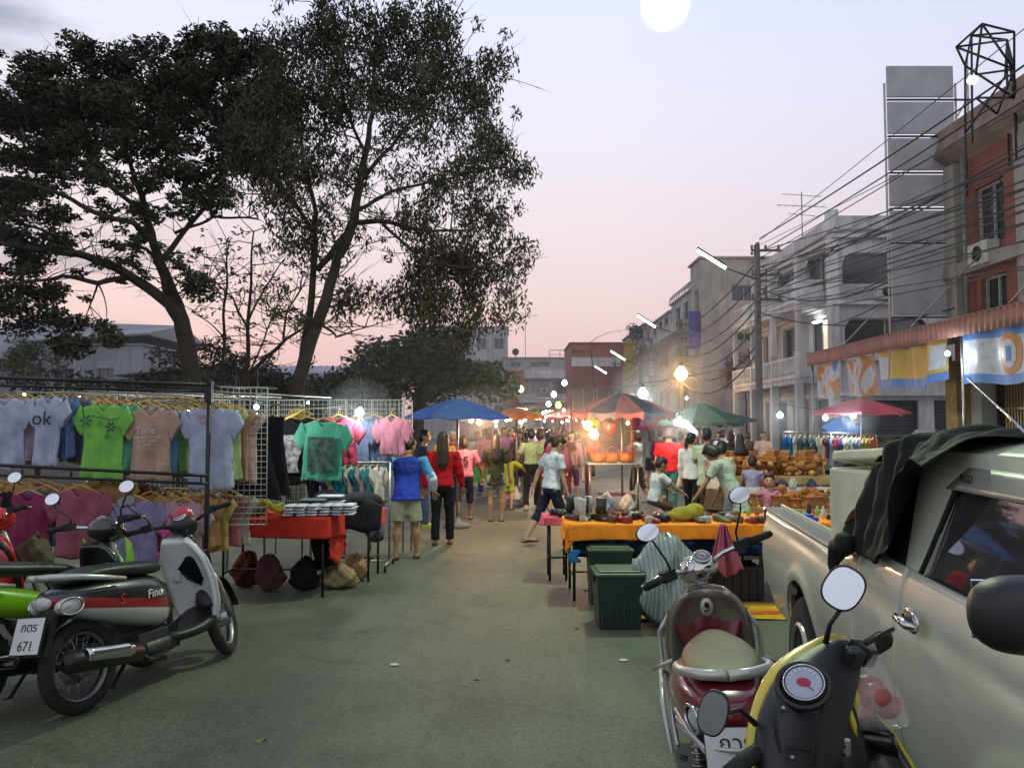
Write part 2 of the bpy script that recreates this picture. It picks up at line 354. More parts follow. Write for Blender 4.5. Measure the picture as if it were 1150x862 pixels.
    for s in (1,):
        g = MB(); g.tube([(-.58, .12*s, .30), (-.50, .13*s, .56)], .014, 8)
        for k in range(10): g.torus((-.572+.007*k, .12*s, .33+.021*k), .026, .005, (0, .3, 0), 14, 5)
        g.build('shock_absorber', STEEL, t)
    g = MB(); g.grid(lambda u, v: (-.62+(r+.045)*math.cos(rad(40+u*105)), (v-.5)*.13, r+(r+.045)*math.sin(rad(40+u*105))), 12, 4)
    g.box((-.86, 0, .50), (.03, .14, .22), (0, .35, 0)); g.build('rear_mudguard', under, t, solid=.006)
    g = MB(); g.tube([(-.1, .12, .22), (-.2, .2, .02), (-.24, .2, .012)], .012, 8); g.build('side_stand', BLACKM, t)
    if plate:
        pm = MB(); pm.box((0, 0, 0), (.012, .21, .20)); po = pm.build('number_plate', M('plate_white', (.62, .62, .64), .4, var=.05), t, (-.94, 0, .57 if side_rails else .52), (0, .35, 0), bevel=.003)
        text('plate_lettering', plate[0], BLACKM, po, (-.0075, 0, .045), (math.pi/2, 0, -math.pi/2)); text('plate_lettering', plate[1], BLACKM, po, (-.0075, 0, -.055), (math.pi/2, 0, -math.pi/2))
        q = MB()
        for a, b in (((0, -.104, 0), (.014, .003, .2)), ((0, .104, 0), (.014, .003, .2)), ((0, 0, .099), (.014, .21, .003)), ((0, 0, -.099), (.014, .21, .003))): q.box(a, b)
        q.build('plate_rim', BLACKM, po)
    # floorboard
    g = MB(); g.loft(srings([(-.02, 0, .28, .13, .05), (.08, 0, .27, .15, .045), (.30, 0, .27, .16, .05), (.42, 0, .31, .165, .08), (.47, 0, .36, .14, .07)])); g.build('floorboard', under, t, sub=1)
    # leg shield, curved back at its edges
    HW = [(0, .15), (.2, .20), (.5, .215), (.75, .20), (.9, .15), (1, .09)]
    def hw(v):
        for (a, b), (c, d) in zip(HW, HW[1:]):
            if v <= c: return b+(d-b)*(v-a)/(c-a)
        return HW[-1][1]
    def sh(u, v, off=0.0):
        q = 2*u-1; x = .49-.02*v-.13*v*v+off; h = hw(v)
        return (x-.11*q*q*(.6+.4*v), q*h, .30+.60*v)
    g = MB(); g.grid(lambda u, v: sh(u, v), 16, 18); so_ = g.build('leg_shield', shield, t, solid=.014)
    g = MB(); g.grid(lambda u, v: sh(.04+.92*u, .02+.96*v, -.03), 16, 18); g.build('inner_panel', inner, t, solid=.03)
    if pocket:
        g = MB(); g.add([(.37, -.175, .70), (.36, -.165, .80), (.365, .0, .78), (.37, .10, .68), (.40, .05, .60), (.41, -.06, .55)], [(0, 1, 2, 3, 4, 5)], 0, False); g.build('glove_box', M('gloss_black', (.01, .01, .011), .15, coat=1, var=.02), t, solid=.03)
        g = MB(); g.ell((.355, 0, .86), (.035, .07, .05)); g.build('ignition_cover', under, t)
    else:
        g = MB(); g.ell((.385, 0, .64), (.04, .14, .20)); g.build('glove_box', body, t)
    # fork and fender
    g = MB()
    for s in (-1, 1): g.tube([(fx, s*.075, r), (fx-.03, s*.075, r+.08), (.555, s*.07, .52), (.50, s*.05, .62)], [.02, .022, .017, .02], 10)
    g.tube([(.54, 0, .52), (.36, 0, .95)], .025, 10); g.T(S); g.build('fork', STEEL, t)
    def fd(u, v):
        a = rad(8+u*150); q = 2*v-1; R_ = r+.05-.035*q*q
        return (fx+R_*math.cos(a), .07*q, r+R_*math.sin(a))
    g = MB(); g.grid(fd, 18, 8); g.T(S); g.build('front_fender', fender or shield, t, solid=.006)
    if bare: return t, bo, S
    # handlebar assembly
    g = MB()
    for s in (-1, 1):
        g.tube([(.36, s*.05, .98), (.34, s*.14, 1.01), (.27, s*.24, 1.03), (.24, s*.35, 1.03)], .013, 8)
    g.T(S); g.build('handlebar', barm or (CHROME if not dash else BLACKM), t)
    for s in (-1, 1):
        g = MB(); g.tube([(.262, s*.255, 1.03), (.24, s*.36, 1.03)], .019, 12); g.ell((.238, s*.368, 1.03), (.014, .014, .016))
        g.box((.275, s*.22, 1.03), (.05, .07, .05)); g.T(S); gr = g.build('grip', RUB, t)
        g = MB(); g.tube([(.31, s*.19, 1.03), (.325, s*.24, 1.03), (.30, s*.36, 1.025)], [.009, .007, .006], 6); g.T(S); g.build('brake_lever', CHROME, gr)
    cm = cowl or shield
    g = MB()
    if dash:
        g.loft(srings([(-.20, .02, 0, .03, .028), (-.16, .01, .0, .05, .04), (-.09, -.01, -.01, .085, .055), (0, -.02, -.03, .10, .075), (.09, -.01, -.01, .085, .055), (.16, .01, 0, .05, .04), (.20, .02, 0, .03, .028)]))
        g.T(Matrix.Translation((.33, 0, 1.0)) @ Matrix.Rotation(math.pi/2, 4, 'Z'))
    else:
        g.ell((.34, 0, .985), (.10*cs, .12*cs, .085*cs)); g.ell((.40, 0, .97), (.10*cs, .085*cs, .085*cs))
    g.T(S); ho = g.build('handlebar_cowl', cm, t, sub=1 if dash else 0)
    g = MB(); g.lathe([(.001, .02), (.055, .012), (.07, 0), (.072, -.03), (.05, -.06)], (.46, 0, .965), 22, rot=(0, math.pi/2-.1, 0)); g.T(S); g.build('headlight', headlight, t)
    if dome:
        g = MB(); g.ell((.37, 0, 1.05), (.075, .075, .075)); g.T(S); g.build('lamp_dome', dome, ho)
    q = Matrix.Translation((.262, 0, 1.07) if dash else (.30, 0, 1.045)) @ Matrix.Rotation(-.85 if dash else -.6, 4, 'Y') @ Matrix.Scale(.95 if dash else .72, 4)
    g = MB(); g.lathe([(.058, -.02), (.062, .004), (.054, .012), (.052, .006), (.001, .006)], seg=26); g.T(S @ q); sp = g.build('speedometer_rim', CHROME, t)
    g = MB(); g.lathe([(.05, .008), (.001, .0085)], seg=26)
    g.T(S @ q); g.build('dial', M('dial_face', (.36, .38, .48), .15, coat=1, var=.1, scale=40), sp)
    g = MB()
    for k in range(11):
        a = rad(-30+k*24); g.box((.04*math.cos(a), .04*math.sin(a), .0105), (.011, .003, .001), (0, 0, a))
    g.box((.012, .008, .0112), (.04, .003, .001), (0, 0, .6)); g.ell((0, 0, .01), (.016, .012, .003)); g.T(S @ q); g.build('dial_marks', M('dial_red', (.4, .03, .05), .5), sp)
    for s in mirrors:
        b = Vector((.27, s*.20, 1.045)); e = Vector((.235, s*hb, 1.045+mirror_h))
        g = MB(); g.tube([b, b+Vector((0, s*.005, .05)), e-Vector((.0, s*.02, .05)), e], [.006, .006, .005, .005], 6); g.T(S); ms = g.build('mirror_stalk', BLACKM, t)
        g = MB(); q = Matrix.Translation(e+Vector((0, 0, .02))) @ Matrix.Rotation(-s*mlean, 4, 'X') @ Matrix.Rotation(myaw, 4, 'Z') @ Matrix.Rotation(mpit, 4, 'Y')
        g.lathe([(.005, .022), (.045, .016), (.056, 0), (.054, -.004)], seg=24, rot=(0, math.pi/2, 0)); g.T(S @ q @ Matrix.Diagonal((1, .82 if mlean else 1.15, 1.1 if mlean else .75, 1))); mh = g.build('mirror', PLAST, ms)
        g = MB(); g.lathe([(.051, .0), (.051, .002)], (-.008, 0, 0), 24, rot=(0, math.pi/2, 0), sm=False); g.T(S @ q @ Matrix.Diagonal((1, .82 if mlean else 1.15, 1.1 if mlean else .75, 1))); g.build('mirror_glass', MIRR, mh)
    if side_rails:
        g = MB()
        for s in (-1, 1):
            g.tube([(-.55, s*.17, .42), (-.60, s*.22, .46), (-.45, s*.24, .60), (-.15, s*.24, .64), (.02, s*.22, .58), (.02, s*.21, .34), (-.1, s*.2, .30)], .011, 8)
            g.tube([(.30, s*.20, .36), (.34, s*.24, .45), (.36, s*.24, .68), (.33, s*.19, .76)], .011, 8)
            g.tube([(-.2, s*.27, .66), (-.3, s*.19, .72)], .009, 6)
        for z, h in ((.55, .10), (.58, .13), (.61, .15)): g.tube([(-.62, -.19, z+.02), (-.80, -h, z), (-.92, -h*.7, z-.01), (-.95, 0, z-.01), (-.92, h*.7, z-.01), (-.80, h, z), (-.62, .19, z+.02)], .008, 8)
        g.build('crash_rail', rail, t)
    return t, bo, S
def banded(name, top, mid, low, z0, z1, slope):
    m = paint(name, top); nt = m.node_tree; N, L = nt.nodes, nt.links
    tc = N.new('ShaderNodeTexCoord'); sp = N.new('ShaderNodeSeparateXYZ'); L.new(tc.outputs['Object'], sp.inputs[0])
    a = N.new('ShaderNodeMath'); a.operation = 'MULTIPLY_ADD'; a.inputs[1].default_value = slope; L.new(sp.outputs['X'], a.inputs[0]); L.new(sp.outputs['Z'], a.inputs[2])
    r_ = N.new('ShaderNodeValToRGB'); r_.color_ramp.interpolation = 'CONSTANT'; e = r_.color_ramp.elements
    e[0].position = 0; e[0].color = (*low, 1); e[1].position = z1; e[1].color = (*top, 1); x = e.new(z0); x.color = (*mid, 1)
    L.new(a.outputs[0], r_.inputs[0]); L.new(r_.outputs[0], N['Principled BSDF'].inputs['Base Color']); return m
FB = banded('fino_body', (.012, .012, .014), (.30, .012, .018), (.52, .52, .48), .475, .535, .20)
GREY = paint('pearl_grey', (.74, .75, .77)); SILV = M('silver_plastic', (.5, .5, .48), .35, .5, var=.05)
BSEAT = M('black_vinyl', (.018, .02, .018), .35, bump=.25, bscale=120)
a = G(96, 799); b = G(246, 737); c = (a+b)/2; rz = math.atan2(b.y-a.y, b.x-a.x)
fino, fb, _ = scooter('white and black retro scooter with a red stripe, nearest bike on the left', c, rz, -.12, .45, FB, GREY, GREY, None, BSEAT, rail=SILV,
    cowl=PLAST, dome=paint('cherry', (.40, .008, .02)), barm=BLACKM, cs=.85, mirrors=(1,), plate=('กตร', '671'), fender=PLAST, tl=M('clear_lens', (.45, .45, .47), .12, coat=1, var=.3, scale=60), myaw=.3, mpit=-.2)
text('lettering', 'Fino', M('decal_silver', (.7, .7, .7), .3), fb, (-.16, -.170, .60), (math.pi/2-.1, 0, 0), shear=.2)
text('lettering', 'S', M('decal_red', (.42, .05, .02), .3), fb, (-.42, -.163, .61), (math.pi/2-.15, 0, -.08), shear=.3)
g = MB(); g.box((0, 0, 0), (.012, .07, .13)); g.build('white_label', M('plate_white', (.6, .6, .62)), fino, (.362, .12, .66), (0, .1, 0))
# the green bike behind it
GR = paint('lime', (.20, .48, .012))
wst = [(-.98, 0, .80, .015, .02), (-.93, 0, .79, .07, .05), (-.8, 0, .76, .12, .085), (-.6, 0, .71, .145, .09), (-.4, 0, .64, .15, .10), (-.2, 0, .58, .13, .10), (.0, 0, .52, .09, .08), (.1, 0, .5, .07, .06)]
wse = [(-.80, 0, .86, .05, .02), (-.74, 0, .87, .10, .035), (-.58, 0, .86, .135, .045), (-.35, 0, .82, .14, .05), (-.12, 0, .79, .12, .045), (.05, 0, .76, .09, .035), (.10, 0, .74, .06, .02)]
blk = paint('piano_black', (.01, .011, .01))
gp = P(10, 660, 5.15)
green, gb, _ = scooter('lime green and black underbone motorbike parked just behind the white scooter', (-2.84, 5.15, 0), rad(65), -.08, .2, GR, blk, blk, None, BSEAT,
    rail=SILV, cowl=blk, body_st=wst, seat_st=wse, r=.29, cat='motorbike', fender=GR, pocket=False, mirror_h=.17, hb=.30, plate=('กตร', '671'))
for s in (-1, 1): g = MB(); g.add([(.33, s*.205, .93), (.37, s*.215, .88), (.40, s*.222, .60), (.36, s*.222, .56), (.30, s*.225, .66), (.33, s*.215, .80)], [(0, 1, 2, 3, 4, 5)], 0, False); g.build('side_stripe', GR, green, solid=.01)
g = MB(); g.box((-.66, -.14, .735), (.09, .012, .04), (.2, .25, 0)); g.build('decal', M('decal_blue', (.08, .22, .5), .3), green)
RED = paint('signal_red', (.50, .012, .012))
scooter('bright red underbone motorbike at the left edge, behind the lime green one', (-3.95, 5.75, 0), rad(68), -.08, .2, RED, RED, blk, None, BSEAT,
    rail=RED, cowl=RED, body_st=wst, seat_st=wse, r=.29, cat='motorbike', fender=RED, pocket=False)
# brown-red retro scooter seen from behind
CHAMP = paint('champagne', (.34, .29, .24), metal=.5); MAR = paint('maroon', (.16, .010, .020))
FB2 = banded('maroon_body', (.17, .012, .025), (.17, .012, .025), (.14, .010, .02), .3, .9, 0)
redf, rb, _ = scooter('maroon and champagne retro scooter with tan seat and chrome rails, seen from behind', (.97, 3.66, 0), rad(80), -.09, .55, FB2, CHAMP, CHAMP, None,
    M('tan_vinyl', (.085, .055, .02), .5, bump=.3, bscale=100), rail=SILV, cowl=CHROME, cs=.72, bw=1.34, tl=MAR, seat_st=[(-.74, 0, .775, .06, .012), (-.70, 0, .78, .12, .025), (-.58, 0, .775, .15, .024), (-.42, 0, .770, .155, .024), (-.25, 0, .765, .13, .026), (-.12, 0, .765, .075, .026), (.0, 0, .755, .03, .02)], side_rails=True, plate=('กวร', 'พะเยา'), mirror_h=.20, hb=.27, pocket=False)
g = MB(); g.grid(lambda u, v: (.372-.07*(2*u-1)**2, (2*u-1)*(.19-.10*(1-v)), .55+.24*v-.05*(1-(2*u-1)**2)*(v)), 14, 6); g.build('shield_panel', MAR, redf, solid=.012)
g = MB(); g.ell((0, 0, 0), (.012, .035, .045)); em = g.build('emblem', SILV, redf, (.30, -.0, .80))
g = MB(); g.ell((-.012, 0, .012), (.004, .012, .016)); g.box((-.012, .004, -.015), (.004, .018, .008)); g.box((-.012, -.01, 0), (.004, .006, .03)); g.build('emblem_mark', BLACKM, em)
# yellow and black scooter, nearest
YEL = paint('yellow', (.62, .50, .015))
yb, yy, SY = scooter('black and yellow scooter in the right foreground with a plastic bag on its grip', (1.00, 1.84, 0), rad(112), -.05, .35, blk, blk, blk, None, BSEAT,
    bare=True, cowl=PLAST, dash=True, mlean=.15, myaw=-1.0, mpit=-.1, mirror_h=.19, hb=.29, pocket=False, side_rails=False)
bpy.context.view_layer.update(); YI = yb.matrix_world.inverted()
def ybuild(g, nm, m, par=None, **k): g.T(YI); return g.build(nm, m, par or yb, **k)
def sweep(rows, sx=1.0):
    """rings across the headset: (left px, right px, y px, distance, half depth), right side set farther away"""
    out = []
    for l, r_, y, d, hd in rows:
        A, B = P(l, y, d-.05), P(r_, y, d+.07); c = (A+B)/2; a = (B-A)/2; b = Vector((-a.y, a.x, 0)).normalized()*hd; ring = []
        for k in range(28):
            t_ = 2*math.pi*k/28; cc, ss = math.cos(t_), math.sin(t_); ring.append(c+a*math.copysign(abs(cc)**.8, cc)+b*math.copysign(abs(ss)**.8, ss))
        out.append(ring)
    return out
g = MB(); g.loft(sweep([(940, 950, 717, 2.17, .012), (926, 956, 724, 2.15, .03), (905, 960, 735, 2.12, .045), (885, 960, 750, 2.07, .052), (869, 955, 775, 2.02, .055), (858, 946, 800, 1.98, .058), (854, 940, 830, 1.94, .06), (853, 934, 860, 1.91, .06), (858, 930, 895, 1.88, .055), (880, 920, 925, 1.87, .045)]))
hs_ = ybuild(g, 'dashboard', PLAST, sub=1)
g = MB(); g.loft(sweep([(930, 950, 711, 2.22, .010), (908, 948, 722, 2.19, .022), (884, 945, 736, 2.15, .034), (866, 940, 753, 2.11, .040), (852, 935, 780, 2.06, .044), (844, 930, 810, 2.02, .045), (840, 925, 840, 1.98, .045), (841, 920, 872, 1.95, .042), (858, 910, 915, 1.92, .035)]))
ybuild(g, 'front_cowl', YEL, sub=1)
g = MB(); g.torus((0, 0, 0), .058, .009, None, 36, 8); g.T(Matrix.Translation(P(902, 769, 1.955)) @ Matrix.Rotation(rad(-28), 4, 'Z') @ Matrix.Rotation(rad(42), 4, 'X')); ybuild(g, 'bezel', PLAST, hs_)
g = MB(); g.loft([[P(x, y, 1.93+k*.02) for x, y in ((878, 800), (915, 806), (905, 828), (884, 822))] for k in (0, 1)], sm=False); ybuild(g, 'indicator_panel', M('indicator', (.05, .06, .09), .15, coat=1), hs_, bevel=.004)
def facing(p, pitch, yaw): return Matrix.Translation(p) @ Matrix.Rotation(yaw, 4, 'Z') @ Matrix.Rotation(pitch, 4, 'X')
Q = facing(P(903, 768, 1.945), rad(42), rad(-28))
g = MB(); g.lathe([(.046, -.03), (.050, .004), (.044, .012), (.042, .006), (.001, .006)], seg=30); g.T(Q); sp = ybuild(g, 'speedometer_rim', PLAST)
g = MB(); g.torus((0, 0, .010), .0465, .0022, None, 30, 6); g.T(Q); ybuild(g, 'chrome_ring', CHROME, sp)
g = MB(); g.lathe([(.042, .007), (.042, .009)], seg=30, sm=False); g.T(Q); ybuild(g, 'dial', M('dial_face', (.30, .32, .42), .15, coat=1, var=.3, scale=60), sp)
g = MB()
for k in range(13): a = rad(-30+k*20); g.box((.034*math.cos(a), .034*math.sin(a), .0100), (.008, .0022, .001), (0, 0, a))
g.T(Q); ybuild(g, 'dial_marks', M('dial_white', (.7, .7, .75), .4), sp)
g = MB(); g.ell((0, .0, .0095), (.017, .012, .0012)); g.box((.012, -.010, .0112), (.03, .002, .001), (0, 0, -.6)); g.T(Q); ybuild(g, 'warning_light', M('dial_red', (.4, .03, .05), .5), sp)
g = MB(); g.tube([P(945, 740, 2.12), P(966, 731, 2.14)], .014, 10); g.box(P(968, 733, 2.13), (.045, .06, .045), (.3, .2, .6)); ybuild(g, 'handlebar', BLACKM)
g = MB(); A, B = P(968, 733, 2.13), P(996, 716, 2.20); g.tube([A, A.lerp(B, .06), A.lerp(B, .92), B], [.020, .024, .023, .018], 14)
for k in range(7): q = A.lerp(B, .15+k*.11); g.tube([q, q+(B-A)*.04], .0252, 14)
gr = ybuild(g, 'grip', RUB); g = MB(); g.tube([B, B+(B-A)*.10], [.012, .014], 10); ybuild(g, 'bar_end', CHROME, gr)
g = MB(); g.tube([P(972, 722, 2.10), P(990, 712, 2.12), P(1003, 706, 2.16)], [.007, .006, .006], 8); ybuild(g, 'brake_lever', BLACKM, gr)
g = MB(); g.tube([P(858, 838, 1.93), P(838, 852, 1.86), P(815, 872, 1.80)], [.018, .020, .02], 12); ybuild(g, 'grip', RUB)
for (mx_, my_, d, wx, wz, base, roll, yw) in ((947, 660, 2.10, .046, .054, (927, 722, 2.12), -.55, -.35), (801, 800, 1.86, .031, .048, (848, 812, 1.93), -.25, -.45)):
    p = P(mx_, my_, d); b_ = P(*base); lo = p-Vector((0, 0, wz*.8)) if mx_ > 900 else p+Vector((wx*.8, 0, .0))
    g = MB(); g.tube([b_, b_.lerp(lo, .5)+Vector((-.012 if mx_ > 900 else 0, 0, .0 if mx_ > 900 else .02)), lo], [.008, .006, .006], 8); ms = ybuild(g, 'mirror_stalk', BLACKM)
    Q = Matrix.Translation(p) @ Matrix.Rotation(yw, 4, 'Z') @ Matrix.Rotation(rad(84), 4, 'X') @ Matrix.Rotation(roll, 4, 'Z') @ Matrix.Diagonal((wx/.05, wz/.05, 1, 1))
    sq = [(.05*math.copysign(abs(math.cos(a))**.8, math.cos(a)), .05*math.copysign(abs(math.sin(a))**.8, math.sin(a))) for a in [2*math.pi*k/36 for k in range(36)]]
    g = MB(); g.loft([[(x*s_, y*s_, z) for x, y in sq] for s_, z in ((.3, -.022), (.8, -.018), (1.08, -.004), (1.08, .003), (1.0, .004))]); g.T(Q); mh = ybuild(g, 'mirror', PLAST, ms)
    g = MB(); g.loft([[(x*.98, y*.98, z) for x, y in sq] for z in (.003, .006)], sm=False); g.T(Q); ybuild(g, 'mirror_glass', MIRR, mh)
rim_ = [(930, 792, 2.08), (958, 793, 2.10), (985, 803, 2.11), (1004, 825, 2.11), (1022, 855, 2.09), (1045, 895, 2.06)]
g = MB(); g.grid(lambda u, v: P(*[rim_[min(5, int(u*5))][i]+(rim_[min(5, int(u*5)+1)][i]-rim_[min(5, int(u*5))][i])*(u*5-int(u*5)) for i in range(3)]).lerp(P(930+60*u, 930, 2.0), v)+Vector((0, .05*math.sin(v*3.1), 0)), 20, 10); lsn = ybuild(g, 'knee_panel', blk, solid=.01)
g = MB(); g.tube([P(*q) for q in rim_], .0055, 8); ybuild(g, 'yellow_trim', YEL, lsn)
g = MB(); g.tube([P(922, 770, 2.10), P(935, 800, 2.10), P(943, 840, 2.08), P(950, 930, 2.05)], [.05, .06, .065, .07], 14); ybuild(g, 'steering_column_cover', PLAST)
g = MB(); g.tube([P(912, 785, 2.02), P(903, 830, 1.98), P(897, 900, 1.95)], [.008, .008, .008], 8); g.tube([P(952, 790, 2.05), P(958, 812, 2.04), P(962, 830, 2.04)], [.006, .009, .004], 8); ybuild(g, 'yellow_insert', YEL)
g = MB(); g.box((0, 0, 0), (.042, .012, .050)); g.T(facing(P(945, 838, 1.98), .3, -.3)); kc = ybuild(g, 'key_cover', SILV, bevel=.006)
g = MB(); g.tube([(-.008, -.009, .015), (.008, -.009, .008), (-.006, -.009, -.004), (.008, -.009, -.016)], .003, 5); g.T(facing(P(945, 838, 1.98), .3, -.3)); ybuild(g, 'key_mark', BLACKM, kc)
g = MB(); g.tube([P(868, 790, 1.92), P(872, 820, 1.88), P(878, 860, 1.85)], .004, 6); g.tube([P(925, 785, 1.93), P(920, 820, 1.885), P(915, 860, 1.86)], .004, 6); g.tube([P(884, 838, 1.845), P(910, 842, 1.85)], .004, 6); ybuild(g, 'panel_seam', RUB, hs_)
for a, b, d in ((880, 795, 1.915), (918, 792, 1.925), (890, 850, 1.84)): g = MB(); g.ell(P(a, b, d), (.006, .006, .006), seg=10, rings=6); ybuild(g, 'screw', STEEL, hs_)
g = MB(); g.box(P(958, 738, 2.09), (.05, .035, .05), (.4, .1, .5)); g.ell(P(955, 733, 2.06), (.008, .008, .008)); ybuild(g, 'switch_housing', PLAST, hs_, bevel=.006)
# bag of fruit hanging from its right grip
bgp = P(977, 720, 2.12)
bag = thing('plastic_bag', 'clear plastic bag of pink fruit hanging from the yellow scooter grip', 'plastic bag', bgp)
def bagmesh(h, r_, neck=.012, n=26, seed=1):
    g = MB(); prof = []
    q = random.Random(seed); ph = [q.random()*6 for _ in range(6)]
    rr = []
    for i in range(n+1):
        v = i/n; R_ = neck+(r_-neck)*(math.sin(min(1, v*1.05)*math.pi*.5)**1.5)*(1 if v < .86 else math.sqrt(max(.02, 1-((v-.86)/.14)**2)))
        ring = []
        for k in range(36):
            a = 2*math.pi*k/36; w_ = 1+.10*math.sin(3*a+ph[0]+v*2)+.07*math.sin(7*a+ph[1])*(1-v)+.04*math.sin(11*a+ph[2]-v*3)
            ring.append((math.cos(a)*R_*w_, math.sin(a)*R_*w_*.8, -h*v))
        rr.append(ring)
    return g.loft(rr, cap=True)
POLY = M('clear_polythene', (.8, .78, .78), .15, alpha=.26, var=.3, scale=30, coat=1)
bagmesh(.22, .085).build('bag_film', POLY, bag)
for k, (x, y, z) in enumerate([(-.025, 0, -.17), (.03, .01, -.165), (0, -.02, -.135), (.005, .03, -.13), (-.03, .015, -.13)]):
    g = MB(); g.ell((x*1.3, y, z), (.042, .038, .036)); g.build('fruit', M('rose_apple', (.42, .10, .10), .4, var=.3, scale=20), bag)
g = MB(); g.ell((-.055, 0, -.15), (.02, .05, .06)); g.build('yellow_tag', YEL, bag)

# ------------------------------------------------------------------ silver pickup
TR = thing('pickup_truck', 'champagne silver pickup truck with a black cloth over its cab at the right edge', 'pickup truck', (2.03*.88, 6.60*.88, .20), math.atan2(-.989, -.146)); TR.scale = (.88, .88, .88)
BODY = paint('truck_champagne', (.52, .545, .44), metal=.1, rough=.42, coat=.45, var=.05, scale=3)
GLASS = M('dark_glass', (.20, .20, .21), .03, .8, var=.02)
def zt(s): # top of the side panel
    return 1.0 if s < 2.35 else 1.0+.105*min(1, (s-2.35)/.45) if s < 3.9 else 1.105-.06*max(0, (s-3.9)/1.3)**1.5
def arch(s, c, r_=.53, zc=.17):
    return zc+math.sqrt(max(0, r_*r_-(s-c)**2)) if abs(s-c) < r_ else 0
def zb(s): return max(.28 if .25 < s < 4.9 else .45, arch(s, 1.50), arch(s, 4.55))
def yo(s, z):
    v = (z-.3)/.8; bl = -.075*math.sin(max(0, min(1, v))*math.pi*.95)**.7
    cr_ = .010*math.exp(-((z-.93)/.03)**2)
    fl = 0
    for c in (1.50, 4.55):
        d = math.hypot(s-c, z-.17); fl += -.016*math.exp(-((d-.57)/.05)**2)
    e = .10*max(0, (.12-s)/.12)**2 + (.5*max(0, (s-4.75)/.45)**2)
    return .07+bl+cr_+fl+e + (.02*v**3)
YW = 1.74
def panel(name, s0, s1, parent=TR, mat=BODY, side=0, n=None, lab=None):
    n = n or max(6, int((s1-s0)*26)); g = MB()
    def fn(u, v):
        s = s0+(s1-s0)*u; z = zb(s)+(zt(s)-zb(s))*v; y = yo(s, z)
        return (s, y if not side else YW-y, z)
    g.grid(fn, n, 22); return g.build(name, mat, parent, solid=.006)
for sd in (0, 1):
    b1 = panel('bed_side', 0.0, 2.72, side=sd); panel('rear_quarter', 2.728, 3.335, side=sd)
    dr = panel('door', 3.343, 4.52, side=sd); panel('front_wing', 4.528, 5.1, side=sd)
    fl = (lambda y: y) if not sd else (lambda y: YW-y)
    # door handle
    g = MB(); g.ell((3.60, fl(-.012), .955), (.085, .012, .048)); hc = g.build('handle_cup', CHROME, dr)
    g = MB(); g.tube([(3.53, fl(-.02), .955), (3.56, fl(-.05), .958), (3.66, fl(-.05), .952), (3.69, fl(-.02), .948)], [.012, .017, .017, .012], 10); g.build('handle', CHROME, hc)
    g = MB(); g.ell((3.60, fl(-.018), .955), (.055, .010, .03)); g.build('handle_recess', PLAST, hc)
# bed rails, floor, tailgate and inner walls
g = MB()
for y in (.105, YW-.105): g.box((1.25, y, 1.007), (2.5, .13, .03))
g.build('bed_rail', M('rail_grey', (.10, .10, .11), .5), TR, bevel=.012)
g = MB(); g.box((1.25, YW/2, .55), (2.42, YW-.22, .04)); g.box((1.25, .16, .80), (2.4, .02, .5)); g.box((1.25, YW-.16, .80), (2.4, .02, .5)); g.box((2.47, YW/2, .80), (.03, YW-.3, .5)); g.build('cargo_bed', BODY, TR)
g = MB(); g.box((-.24, YW/2, .53), (.46, YW-.26, .05)); tg = g.build('tailgate', BODY, TR, bevel=.015)
g = MB(); g.box((-.02, YW/2, .48), (.16, YW-.1, .14)); g.build('rear_bumper', STEEL, TR, bevel=.03)
for y in (.09, YW-.09):
    g = MB(); g.box((.0, y, .85), (.05, .12, .34)); g.build('tail_light', M('red_lens', (.35, .01, .015), .12), TR, bevel=.015)
